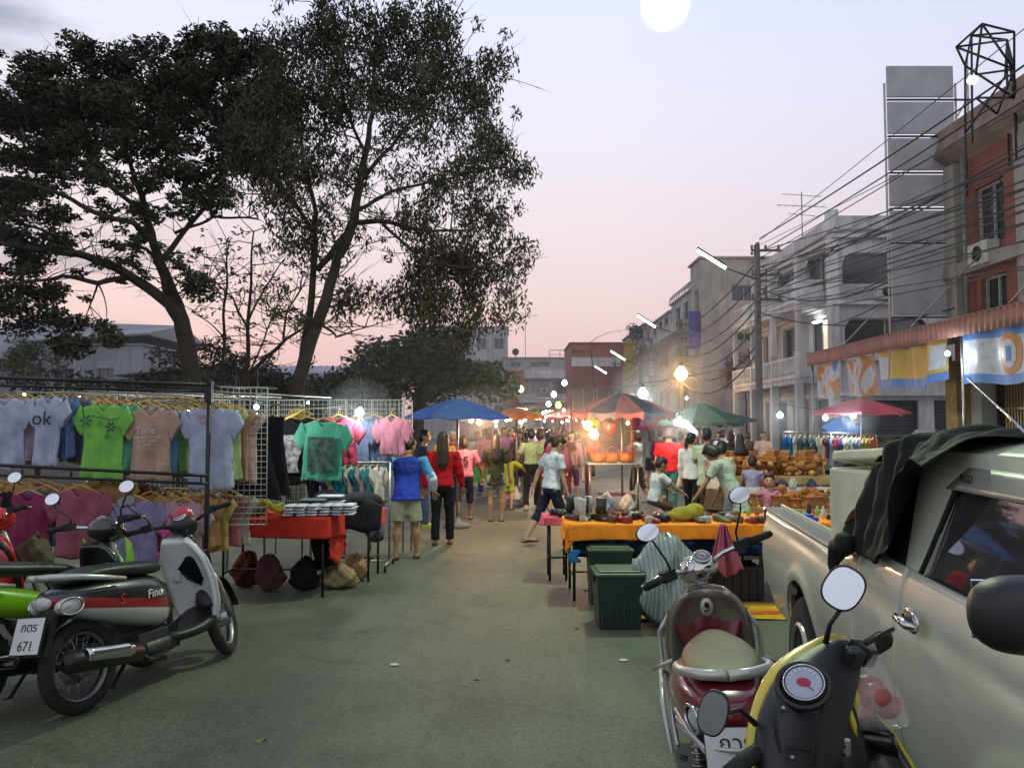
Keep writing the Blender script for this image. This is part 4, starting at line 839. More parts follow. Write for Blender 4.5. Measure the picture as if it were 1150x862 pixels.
g = MB()
for z in (2.6, 5.5, 8.4): g.box((11.5, 56.6, z), (1.1, 6.4, .8))
g.build('balcony', GR2, ab, bevel=.02)
r2 = building('row_shop', 'weathered grey shophouse row receding behind the second lamp pole', 12, 19, 60.2, 70, 10.3, GR2, front=fo_(3, 2.8))
g = MB()
for z in (2.5, 5.3, 8.2): g.box((11.4, 65, z), (1.2, 9.4, .7))
g.build('balcony', GRN, r2, bevel=.02)
for k in range(18): q = R.uniform(60.5, 69.5); g = MB(); g.box((R.uniform(10.6, 10.78), q, R.uniform(2.2, 9.5)), (.1, R.uniform(.5, 1.4), R.uniform(.3, .8))); g.build('shop_sign', M('sign_mixed%d' % (k % 3), [(.30, .10, .10), (.30, .28, .26), (.08, .12, .22)][k % 3], .6), r2)
building('slate_shop', 'slate coloured shophouse at the far end of the right row', 11.7, 19, 70.2, 84, 10.6, GR3, front=fo_(4, 2.7))
yl = building('yellow_shop', 'narrow yellow fronted building beside the red and white block', 10.55, 12.3, 74, 80, 9.3, M('plaster_mustard', (.42, .27, .02), .8, var=.2), side=[(.3, 1.3, 2.8, 4.2)])
REDP = M('panel_red', (.24, .045, .045), .6, var=.25, scale=.5)
rw = building('red_white_block', 'red and white banded block closing the end of the street', 5.6, 10.5, 76, 84, 9.5, REDP, side=[(.15, 2.2, 2.7, 5.3), (2.5, 4.75, 2.7, 5.3)])
g = MB(); g.box((8.0, 75.9, 7.75), (4.7, .1, .85)); g.build('white_band', plaster('trim', (.58, .57, .60)), rw)
g = MB(); g.box((6.6, 75.9, 9.1), (2.0, .08, .5)); g.build('fascia_patch', M('panel_red2', (.28, .07, .06), .6), rw)
gw = building('grey_white_block', 'long pale block with flat roof at the end of the street', -1.0, 7.2, 89, 98, 9.2, plaster('pale', (.33, .34, .36)), side=[(.6, 2.8, 5.2, 6.7), (3.1, 5.2, 5.2, 6.7), (5.5, 7.9, 5.2, 6.7), (.8, 2.0, 8.2, 8.8), (3, 5.2, 8.2, 8.8), (.6, 7.6, 1.2, 3.6)])
g = MB(); g.box((3.1, 88.8, 7.4), (8, .3, .9)); g.box((3.1, 88.6, 4.4), (8.2, .8, .3)); g.build('ledge', plaster('trim', (.58, .57, .60)), gw)
for a, b in (((.2, 88.55, 7.1), (2.3, .1, 1.4)), ((-.1, 88.1, 4.5), (1.8, .1, .8))): g = MB(); g.box(a, b); g.build('red_sign', M('sign_rust', (.30, .08, .05), .6, var=.3), gw)
g = MB()
for x in (4.2, 5.4, 6.6): g.tube([(x, 90, 9.2), (x, 90, 10.2)], .04, 5)
g.tube([(4.2, 90, 10.2), (6.6, 90, 10.2)], .04, 5); g.tube([(4.2, 90, 9.7), (6.6, 90, 9.7)], .03, 5); g.build('roof_rail', STEEL, gw)
g = MB(); g.lathe([(.5, 0), (.55, .4), (.5, .9), (.1, 1.1)], (6.5, 91, 9.3), 14); g.build('water_tank', BLACKM, gw)
g = MB(); g.tube([(1.5, 90, 9.2), (1.5, 90, 15.0)], .035, 5); g.tube([(.5, 90, 14.0), (3.0, 90, 14.1)], .025, 4); g.build('roof_aerial', STEEL, gw)
g = MB(); g.ell((.4, 90, 10.0), (.4, .15, .4)); g.tube([(.4, 90, 9.2), (.4, 90, 10)], .05, 5); g.build('dish', BLACKM, gw)
building('apartment_block', 'pale apartment block rising behind the round dark tree', -13, -.6, 108, 118, 15.0, plaster('apt', (.36, .36, .38)), side=[(1+k*2.4, 2.3+k*2.4, z, z+1.5) for k in range(5) for z in (3, 6, 9, 12)])
h1 = building('white_villa', 'white house with a shallow pitched roof beyond the trees at the left', -29.5, -21.3, 46, 54, 6.3, plaster('villa', (.26, .26, .30)), side=[(1, 2.2, 3.6, 5.0), (3, 4.3, 3.6, 5.0), (5.6, 6.6, 2.2, 3.3), (5.6, 6.6, 4.0, 5.0)], roofm=M('roof_pale', (.22, .22, .25), .6))
g = MB()
g.add([(-30.2, 45.4, 6.35), (-20.7, 45.4, 6.9), (-20.7, 54.6, 6.9), (-30.2, 54.6, 6.35), (-30.2, 50, 8.2), (-20.7, 50, 7.9)], [(0, 1, 5, 4), (2, 3, 4, 5), (1, 2, 5), (3, 0, 4)], 0, False); g.build('pitched_roof', M('roof_pale', (.34, .33, .36), .6), h1, solid=.12)
h2 = building('grey_villa', 'low grey house with dark openings at the far left', -34, -27.5, 42, 50, 5.2, plaster('grey', (.28, .28, .32)), side=[(3, 4.5, 2.2, 4.4), (5, 6.2, 2.2, 4.4)])
g = MB(); g.add([(-35, 41.4, 5.25), (-27, 41.4, 5.25), (-28.5, 46, 7.0), (-33, 46, 7.0), (-35, 50.5, 5.25), (-27, 50.5, 5.25)], [(0, 1, 2, 3), (1, 5, 2), (5, 4, 3, 2), (4, 0, 3)], 0, False); g.build('hip_roof', M('roof_pale', (.34, .33, .36), .6), h2, solid=.1)
wl = thing('yard_wall', 'low concrete yard wall in front of the white house at the left', 'wall', (-19, 40, 0)); g = MB(); g.box((0, 0, 2.0), (6.5, .25, 4.0)); g.box((0, 0, 4.03), (6.7, .4, .1)); g.build('wall', CONC, wl)
hut = building('dark_hut', 'small dark hut with a tin roof behind the left tree trunk', -14.6, -11.4, 31, 34, 3.5, M('hut_wood', (.05, .045, .04), .9), side=[(1, 2, 1.6, 2.6)])
g = MB(); g.add([(-15.2, 30.5, 3.6), (-11, 30.5, 4.0), (-11, 34.5, 4.0), (-15.2, 34.5, 3.6)], [(0, 1, 2, 3)], 0, False); g.build('tin_roof', M('tin', (.12, .12, .13), .5, .5), hut, solid=.05)
sh_ = building('roofed_shed', 'long dark shed with a pale lavender tin roof between the trees', -13.2, -6.6, 40, 48, 3.9, M('shed_dark', (.05, .055, .065), .9), side=[(.5, 2.4, 1, 3), (3, 5, 1, 3)])
g = MB(); g.grid(lambda u, v: (-13.9+8.1*u, 39.3+6*v, 4.0+1.05*v+.03*math.cos(u*150)), 150, 1); g.build('tin_roof', M('tin_pale', (.22, .23, .30), .5, .2), sh_, solid=.04)
ACM = M('ac_white', (.42, .42, .40), .6, var=.2)
def aircon(par, p, ax):
    g = MB(); g.box((0, 0, 0), (.34, .85, .58) if ax == 'x' else (.85, .34, .58)); a = g.build('air_conditioner', ACM, par, p, bevel=.02)
    g = MB(); g.torus((0, 0, 0), .19, .012, (0, math.pi/2, 0) if ax == 'x' else (math.pi/2, 0, 0), 20, 5); g.tube([(-.004, 0, 0), (.004, 0, 0)] if ax == 'x' else [(0, -.004, 0), (0, .004, 0)], .18, 18); g.build('fan_grille', BLACKM, a, (-.18, 0, 0) if ax == 'x' else (0, -.18, 0))
for p, ax, par in (((14.9, 31.75, 7.0), 'y', wb), ((17.2, 31.75, 4.3), 'y', wb), ((15.9, 49.8, 8.9), 'y', bb), ((16.0, 49.8, 6.3), 'y', bb), ((12.0, 12.5, 6.3), 'x', rd), ((12.0, 20.2, 6.05), 'x', rd), ((11.8, 63, 6.9), 'x', r2), ((11.8, 67, 4.1), 'x', r2), ((3.6, 88.75, 5.6), 'y', gw)): aircon(par, p, ax)
LITW = M('window_lit', (1, .85, .6), emit=.45, var=.3, scale=2)
for o in ((13.32, 33.5, 5.5, 1.3), (13.32, 37.4, 1.5, 1.6)):
    g = MB(); g.box((o[0]-.04, o[1], o[2]), (.02, 1.2, o[3])); g.build('lit_pane', LITW, wb)
g = MB(); g.tube([(12.0, 21.0, 4.2), (12.0, 21.0, 8.8)], .06, 8); g.build('drain_pipe', CONC, rd); g = MB(); g.tube([(18.9, 31.9, .2), (18.9, 31.9, 9.4)], .07, 8); g.build('drain_pipe', CONC, wb)
g = MB()
for k in range(9): g.tube([(11.99, 19.4+.0, 6.3), (11.99, 19.4, 7.9)] if k == 0 else [(12.02, 18.0+k*.3, 4.25), (12.02, 18.0+k*.3, 4.6)], .015, 5)
g.build('grille', BLACKM, rd)
# ------------------------------------------------------------------ utility poles, lamps, cables
PC = M('pole_concrete', (.10, .095, .09), .85, var=.3, bump=.3)
def pole(i, x, y, h, lab):
    t = thing('utility_pole', lab, 'utility pole', (x, y, 0), 0, 'concrete utility poles along the right pavement')
    g = MB(); g.box((0, 0, h/2), (.24, .24, h), tp=.75); g.build('post', PC, t, bevel=.02)
    for k in range(3 if i < 2 else 1):
        g = MB(); g.box((.0, -.1, h-.3-k*.9), (.10, .10, .7)); g.box((.3, -.12, h-.25-k*.9), (1.1, .08, .08)); ca = g.build('crossarm', PC, t)
        for x_ in (-.22, .28, .75):
            g = MB(); g.lathe([(.03, 0), (.06, .04), (.03, .08), (.06, .12), (.03, .16)], (x_, -.12, h-.21-k*.9), 8); g.build('insulator', M('porcelain', (.12, .06, .04), .3), ca)
    if i == 0:
        for k in range(6):
            g = MB(); g.lathe([(.03, 0), (.07, .05), (.03, .1)], (-.2 if k % 2 else .2, -.05, h-1.2+k*.16), 8); g.build('insulator', M('porcelain', (.12, .06, .04), .3), t)
    return t
lamps = [(0, 8.95, 29.0, 8.3, (783, 281), (815, 301)), (1, 9.0, 42.6, 7.3, (716, 354), (736, 367)), (2, 9.0, 56, 7.3, (686, 394), (702, 404)), (3, 9.0, 70, 7.3, (668, 411), (681, 419)), (4, 9.0, 86, 7.3, (694, 426), (702, 432))]
plab = ['nearest concrete utility pole, beside the white balcony house, thick with cables', 'second utility pole, with a bright yellow lamp low on it', 'third utility pole along the right row', 'fourth utility pole, before the red and white block', 'farthest utility pole at the end of the street']
llab = ['nearest slanting fluorescent street lamp, high beside the beige block', 'second slanting fluorescent street lamp, against the sky left of the curved roof frame', 'slanting fluorescent lamp before the top of the red and white block', 'slanting fluorescent lamp before the red block, left of the third', 'small slanting fluorescent lamp low beside the far row']
TUBE = lampm('tube_bright', (.86, 1, 1), 9)
for (i, x, y, h, a_, b_), l1, l2 in zip(lamps, plab, llab):
    pole(i, x, y, h, l1)
    A, B = P(*a_, y), P(*b_, y)
    t = thing('street_lamp', l2, 'street lamp', A, 0, 'fluorescent street lamps on the poles')
    g = MB(); g.tube([Vector((0, 0, 0)), B-A], .06, 8); g.build('tube', TUBE, t)
    g = MB(); g.tube([Vector((0, 0, .09)), B-A+Vector((0, 0, .09))], .05, 6); g.tube([B-A, Vector((x, y-.1, B.z-.45))-A], .03, 6); g.build('arm', BLACKM, t)
pl('tube_light', P(800, 300, 28.4), 60, (.85, 1, 1), .3)
R.seed(11)
CB = M('cable_rubber', (.012, .012, .013), .6)
cabs = [(270, 30), (268, 62), (283, 90), (290, 110), (300, 150), (305, 168), (312, 180), (318, 200), (322, 212), (330, 225), (338, 236), (345, 240), (352, 262), (300, 215), (330, 262), (340, 290), (316, 238), (326, 150), (282, 178), (355, 300), (275, 120), (308, 190), (335, 245)]
for i, (p0, p1) in enumerate(cabs):
    # from the nearest pole towards a pole behind the camera's right shoulder
    A = P(853, p0, 28.9); t_ = (28.9-13.5)/(28.9+6)
    Bp = P(1150, p1, 14.0+R.uniform(-.5, .8)); 
    zend = A.z+(Bp.z-A.z)/t_+.5; B = Vector((A.x+(Bp.x-A.x)/t_, -6, zend))
    pts = []
    for k in range(31):
        u = k/30; q = A.lerp(B, u); q.z -= (.25+.25*((i*37) % 10)/10)*4*u*(1-u); pts.append(q)
    g = MB(); g.tube(pts, .010+.012*((i*7) % 4)/3, 5)
    o = g.build('overhead_cable', CB); tag(o, 'one of the black overhead cables sweeping from the nearest pole to the upper right', 'cable', 'overhead cables crossing the right side of the sky')
for j in range(4):
    y0, y1 = [29, 42.6, 56, 70, 86][j:j+2]; lab = ['slack cable between the first and second pole', 'slack cable between the second and third pole', 'slack cable between the third and fourth pole', 'slack cable between the fourth and farthest pole'][j]
    for k in range(7 if j < 2 else 4):
        A = Vector((8.9+.1*(k % 3), y0, 6.8-k*.42 if j else 7.6-k*.55)); B = Vector((8.9+.1*(k % 3), y1, 6.7-k*.42)); s = .3+.13*k
        g = MB(); g.tube([A.lerp(B, u/12)-Vector((0, 0, s*4*(u/12)*(1-u/12))) for u in range(13)], .028, 5)
        tag(g.build('pole_cable', CB), lab, 'cable', 'slack cables from pole to pole %d' % (j+1))
for k, (a_, b_) in enumerate([((995, 318), (850, 322)), ((1075, 345), (850, 350)), ((1080, 230), (940, 335)), ((1150, 215), (935, 365)), ((940, 275), (850, 312))]):
    A, B = P(*a_, 21.5), P(*b_, 30); g = MB(); g.tube([A.lerp(B, u/12)-Vector((0, 0, .5*4*(u/12)*(1-u/12))) for u in range(13)], .022, 5)
    tag(g.build('drop_cable', CB), 'thin service cable slung across the front of the white shophouse', 'cable', 'service cables to the shophouses')
# ------------------------------------------------------------------ trees
rng = np.random.default_rng(5)
def leafmat(n, c, rough=.6):
    m = M('leaves_'+n, c, rough, var=.5, scale=.9, spec=.3); return m
def leaves(name, centers, mat, parent, size=.11, droop=0.0, per=90, spread=.38):
    """centers: list of (Vector, radius)"""
    C = []; 
    for c, r_ in centers:
        n = max(8, int(per*(r_/spread)**2)); p = rng.normal(0, 1, (n, 3)); p /= np.linalg.norm(p, axis=1)[:, None]+1e-6
        p *= (rng.random((n, 1))**.45)*r_; p[:, 2] *= .62+droop*.75; p += np.array(c); C.append(p)
    p = np.concatenate(C); n = len(p)
    a = rng.normal(0, 1, (n, 3)); a[:, 2] = a[:, 2]*.6-droop*1.8; a /= np.linalg.norm(a, axis=1)[:, None]
    b = np.cross(a, rng.normal(0, 1, (n, 3))); b /= np.linalg.norm(b, axis=1)[:, None]+1e-6
    s = size*rng.uniform(.6, 1.35, (n, 1)); w_ = s*(.42-.16*droop)
    v = np.stack([p-a*s*.5, p+b*w_*.5-a*s*.05, p+a*s*.5, p-b*w_*.5-a*s*.05], 1).reshape(-1, 3)
    me = bpy.data.meshes.new(name); me.vertices.add(4*n); me.vertices.foreach_set('co', v.ravel()); me.loops.add(4*n); me.loops.foreach_set('vertex_index', np.arange(4*n, dtype=np.int32))
    me.polygons.add(n); me.polygons.foreach_set('loop_start', np.arange(0, 4*n, 4, dtype=np.int32)); me.polygons.foreach_set('loop_total', np.full(n, 4, dtype=np.int32)); me.update(calc_edges=True)
    me.materials.append(mat); o = bpy.data.objects.new(name, me); COL.objects.link(o); o.parent = parent; return o
BARK = M('bark', (.024, .016, .012), .9, var=.4, scale=5, bump=.8, bscale=18)
def wob(A, B, n, amp):
    ax_ = (B-A); L_ = ax_.length; pts = []; o1 = Vector((R.uniform(-1, 1), R.uniform(-1, 1), R.uniform(-1, 1)))*amp*L_; o2 = Vector((R.uniform(-1, 1), R.uniform(-1, 1), R.uniform(-1, 1)))*amp*L_*.5
    for i in range(n+1):
        u = i/n; pts.append(A.lerp(B, u)+o1*math.sin(u*math.pi)+o2*math.sin(u*2*math.pi))
    return pts
def tree(label, limbs, blobs, d, leafm, droop=0, group=None, per=90, size=.11, dens=1.0, twigs=True, cat='tree', spread=.38, clump=.42, dsp=.9, name='tree', fine=0):
    """limbs: pixel polylines [(px,py,dd,r)...] at distance d+dd; blobs: (px,py,rx,ry[,density]) in photo pixels"""
    base = P(limbs[0][0][0], limbs[0][0][1], d); root = Vector((base.x, d, 0)); t = thing(name, label, cat, root, 0, group)
    g = MB(); nodes = []
    for k, lb in enumerate(limbs):
        pts = [P(a[0], a[1], d+a[2])-root for a in lb]; rs = [a[3]*(.78 if k else .92) for a in lb]
        if k == 0: pts.insert(0, Vector((pts[0].x, pts[0].y, -.05))); rs.insert(0, rs[0]*1.35)
        P2, R2 = [], []
        for i in range(len(pts)-1):
            sg_ = 5; w__ = wob(pts[i], pts[i+1], sg_, .035)
            for j in range(sg_): P2.append(w__[j]); R2.append(rs[i]+(rs[i+1]-rs[i])*j/sg_)
        P2.append(pts[-1]); R2.append(rs[-1]); g.tube(P2, R2, 9 if rs[0] > .06 else 6)
        nodes += [(p, r_) for p, r_ in zip(P2, R2) if p.z > 1.8 and r_ < .13]
    cl = []
    for bl in blobs:
        px, py, rx, ry = bl[:4]; dn = bl[4] if len(bl) > 4 else 1
        k = d/F; n = int(max(3, rx*ry*k*k*20*dn*dens))
        for _ in range(n):
            a = R.uniform(0, 6.283); q = R.random()**.5
            c = P(px+rx*q*math.cos(a), py+ry*q*math.sin(a), d+R.gauss(0, dsp*max(rx, ry)*k*.55)) - root
            cl.append((c, clump*R.uniform(.55, 1.25)))
    if twigs and nodes:
        NP = np.array([tuple(p) for p, _ in nodes])
        for c, r_ in cl:
            dd = np.linalg.norm(NP-np.array(tuple(c)), axis=1)+np.maximum(0, NP[:, 2]-c.z)*1.2; j = int(dd.argmin()); A = nodes[j][0]
            if (c-A).length > 5.5: continue
            w__ = wob(A, c, 5, .09); r0 = min(nodes[j][1]*.6, .012+.009*(c-A).length)
            g.tube(w__, [r0*(1-.75*i/5)+.003 for i in range(6)], 4, cap=False)
            if R.random() < .5: NP = np.vstack([NP, [tuple(w__[3])]]); nodes.append((w__[3], r0*.6))
    if fine:
        NP = [p for p, r_ in nodes]
        for _ in range(fine):
            A = R.choice(NP); d_ = Vector((R.uniform(-1, 1), R.uniform(-1, 1), R.uniform(-.15, 1))).normalized()*R.uniform(.5, 1.5); w__ = wob(A, A+d_, 4, .12)
            g.tube(w__, [.014, .011, .008, .006, .003], 4, cap=False)
            for q in range(2):
                B = w__[2+q]; d2 = (d_.normalized()+Vector((R.uniform(-.8, .8), R.uniform(-.8, .8), R.uniform(-.5, .6))))*R.uniform(.2, .5); g.tube([B, B+d2*.5, B+d2], [.006, .004, .002], 3, cap=False)
                if R.random() < .35: cl.append((B+d2, .16))
    g.build('trunk', BARK, t)
    leaves('crown', cl, leafm, t, size, droop, per, spread)
    return t
LD = leafmat('dark', (.030, .032, .018)); LR = leafmat('rusty', (.036, .030, .020)); LG = leafmat('green', (.035, .055, .02))
# left rain tree
tree('big spreading tree at the left, its trunk forking low', [
    [(216, 440, 0, .23), (212, 400, 0, .21), (204, 360, 0, .19), (190, 335, 0, .17)],
    [(204, 358, 0, .20), (196, 335, .2, .17), (182, 300, .3, .14), (170, 262, .2, .12), (160, 220, .5, .09), (140, 170, .6, .05), (120, 110, .8, .02)],
    [(195, 345, 0, .17), (165, 322, -.2, .15), (130, 300, -.5, .13), (90, 285, -.8, .10), (40, 280, -1, .08), (-20, 270, -1.2, .05)],
    [(150, 311, -.3, .09), (110, 318, -.8, .07), (70, 310, -1.2, .05), (20, 318, -1.6, .04), (-20, 330, -1.8, .02)],
    [(172, 270, .2, .10), (150, 250, -.5, .08), (110, 240, -1, .07), (60, 215, -1.4, .05), (0, 200, -1.8, .03)],
    [(165, 245, .3, .08), (130, 215, -.2, .06), (85, 180, -.6, .05), (40, 160, -1, .03)],
    [(178, 295, .3, .09), (215, 250, .6, .07), (245, 215, 1, .05), (270, 160, 1.2, .03)],
    [(160, 220, .5, .07), (190, 170, .8, .05), (215, 110, 1, .03)],
    [(90, 286, -.8, .06), (55, 262, -.2, .05), (10, 245, .3, .03)],
    [(187, 330, 0, .09), (182, 310, .2, .07), (165, 280, .6, .05), (140, 270, .8, .03)],
    [(196, 262, .5, .05), (240, 243, .7, .04), (290, 246, .9, .03)]],
    [(40, 115, 60, 42), (20, 140, 60, 45), (95, 78, 48, 34), (150, 95, 50, 40), (85, 120, 60, 40), (205, 70, 50, 28), (222, 48, 22, 12), (255, 85, 50, 40), (285, 95, 40, 40), (270, 60, 30, 24, .7), (275, 150, 40, 50), (100, 56, 14, 14, .7), (34, 75, 12, 14, .6), (150, 140, 60, 38), (225, 135, 55, 45), (30, 190, 60, 40), (100, 175, 55, 32, .8), (175, 180, 45, 32, .6), (240, 185, 45, 38, .8),
     (0, 240, 45, 35, .8), (70, 235, 50, 20, .35), (140, 225, 45, 25, .35), (210, 225, 35, 25, .4), (15, 290, 40, 25, .6), (70, 270, 30, 14, .3), (10, 340, 34, 34, .9), (50, 325, 34, 12, .7), (45, 362, 34, 18, .9), (95, 368, 26, 9, .9), (125, 380, 20, 7, 1.1), (75, 385, 20, 7, .8), (230, 320, 18, 12, .15)],
    18, LD, per=210, dens=1.05, size=.135, fine=300)
tree('tall feathery tree right of the spreading one, with drooping leaf clusters', [
    [(333, 440, 0, .17), (342, 405, 0, .155), (356, 365, 0, .14), (370, 320, 0, .125), (378, 290, 0, .11), (398, 245, 0, .11), (405, 200, .2, .09), (415, 140, .2, .06), (420, 60, .2, .03)],
    [(340, 405, 0, .12), (347, 360, .3, .10), (352, 300, .6, .09), (355, 240, .7, .07), (340, 180, .8, .05), (330, 110, .8, .03)],
    [(356, 303, .2, .09), (378, 275, .1, .09), (400, 252, 0, .07)],
    [(400, 250, 0, .08), (440, 250, -.3, .06), (480, 260, -.6, .04), (540, 255, -.8, .02)],
    [(408, 200, .2, .07), (440, 165, -.3, .05), (480, 120, -.6, .03), (510, 80, -.6, .02)],
    [(402, 235, 0, .07), (430, 220, .4, .05), (480, 205, .6, .04), (550, 190, .6, .02)],
    [(352, 260, .6, .06), (320, 215, .8, .05), (285, 170, .9, .03)],
    [(430, 252, -.2, .05), (470, 290, -.6, .035), (520, 300, -.8, .025), (570, 300, -.9, .015)],
    [(362, 365, 0, .04), (378, 378, -.3, .03), (410, 368, -.5, .015)],
    [(410, 170, .2, .05), (385, 110, .5, .04), (370, 50, .6, .02)]],
    [(340, 75, 45, 40), (315, 85, 35, 45), (375, 25, 38, 30), (430, 25, 48, 28), (480, 45, 42, 34), (390, 80, 45, 40), (450, 85, 45, 38), (515, 85, 42, 36), (555, 65, 14, 18, .6), (290, 135, 45, 45), (345, 140, 45, 42), (410, 135, 45, 35, .8), (470, 135, 40, 32, .8), (530, 135, 38, 34), (290, 195, 38, 35), (340, 195, 40, 30), (395, 200, 30, 24, .3), (480, 185, 40, 26, .5), (545, 190, 38, 28), (585, 190, 20, 16), (500, 225, 35, 18, .5), (555, 240, 34, 20), (320, 235, 30, 22, .7), (355, 260, 20, 20, .4),
     (475, 270, 30, 22, .9), (510, 300, 45, 24), (555, 305, 42, 24), (585, 290, 20, 20), (480, 320, 40, 24), (540, 335, 42, 20, .8), (450, 335, 18, 22, .5), (500, 362, 42, 16, .9), (550, 360, 30, 14, .8), (395, 300, 24, 30, .3), (385, 340, 22, 12, .2), (335, 270, 22, 14, .3)],
    17, LR, droop=.75, per=190, dens=1.25, size=.13, clump=.40, fine=300)
tree('small half bare tree between the two big ones', [
    [(277, 440, 0, .08), (277, 410, 0, .06), (278, 370, 0, .05), (282, 320, 0, .035), (285, 260, 0, .02)],
    [(250, 440, .5, .07), (252, 390, .5, .05), (254, 330, .5, .04), (258, 270, .5, .02)],
    [(279, 370, 0, .04), (262, 335, -.3, .03), (235, 310, -.5, .015)], [(279, 360, 0, .035), (300, 320, .3, .03), (320, 290, .3, .015)],
    [(262, 440, -.3, .08), (300, 400, -.3, .06), (322, 380, -.3, .045), (345, 365, -.3, .03)], [(318, 382, -.3, .04), (322, 350, -.4, .03), (345, 310, -.4, .015)], [(280, 420, 0, .03), (300, 370, .3, .025), (315, 330, .5, .012)],
    [(254, 380, .5, .03), (232, 360, .4, .02), (215, 350, .3, .012)]],
    [(240, 285, 28, 28, .22), (290, 270, 30, 28, .22), (320, 310, 26, 25, .2), (235, 340, 22, 20, .15), (300, 340, 34, 22, .16), (255, 310, 20, 20, .2), (330, 350, 18, 14, .25)],
    19.5, LD, per=40, dens=.8, size=.12, clump=.30, fine=120)
tree('dense rounded dark green tree behind the blue market canopy', [
    [(470, 450, 0, .3), (472, 425, 0, .25), (460, 400, 0, .15)], [(472, 425, 0, .2), (500, 400, 0, .12)], [(465, 425, 0, .15), (430, 405, 0, .1)]],
    [(470, 400, 45, 28, 1.3), (440, 415, 40, 26, 1.3), (500, 410, 40, 28, 1.3), (425, 400, 24, 12, 1), (525, 425, 34, 20, 1.2), (450, 435, 50, 20, 1.2), (480, 385, 30, 14, 1), (415, 393, 10, 5, 1), (550, 430, 24, 16, .9), (405, 430, 14, 18, 1)],
    36, LG, per=70, dens=.62, size=.30, clump=.85, spread=.8)
for lab, bl, d_, mt in [('bushy green shrub in front of the houses at the left edge', [(45, 405, 36, 18, 1), (75, 400, 18, 16, 1), (20, 400, 20, 18, 1)], 27, leafmat('light', (.06, .075, .02))),
    ('dark shrub beside the left tree trunk', [(240, 410, 26, 24, 1), (262, 415, 20, 20, 1), (195, 400, 14, 16, .8), (228, 395, 14, 12, .8)], 24, LD),
    ('dark hedge mass behind the clothes stalls', [(310, 420, 30, 20, 1), (290, 415, 20, 16, .8), (345, 432, 60, 12, 1.2), (400, 436, 40, 10, 1), (270, 432, 60, 12, 1.2)], 23, LD),
    ('dark shrubs low between the houses and the stalls', [(130, 432, 60, 10, 1), (60, 432, 60, 10, 1), (190, 430, 40, 14, 1)], 22, LD)]:
    tree(lab, [[(bl[0][0], 455, 0, .08), (bl[0][0], bl[0][1], 0, .04)]], bl, d_, mt, per=60, dens=1.0, size=.17, clump=.45, cat='shrub', name='shrub')
tree('pink flowering vine hanging on the beige block', [[(838, 470, 0, .06), (836, 425, 0, .04)]], [(830, 420, 12, 16, 1), (815, 425, 14, 10, .8), (842, 415, 8, 18, 1)], 47, leafmat('pink', (.20, .06, .09)), per=30, dens=.5, size=.25, clump=.6, cat='vine', name='flowering_vine')
tree('leafy vine on the grey row above the far shops', [[(668, 440, 0, .05), (662, 385, 0, .04)]], [(712, 378, 7, 12, 1), (720, 374, 8, 7, .8)], 66, LD, per=30, dens=.6, size=.25, clump=.6, cat='vine', name='roof_plant')
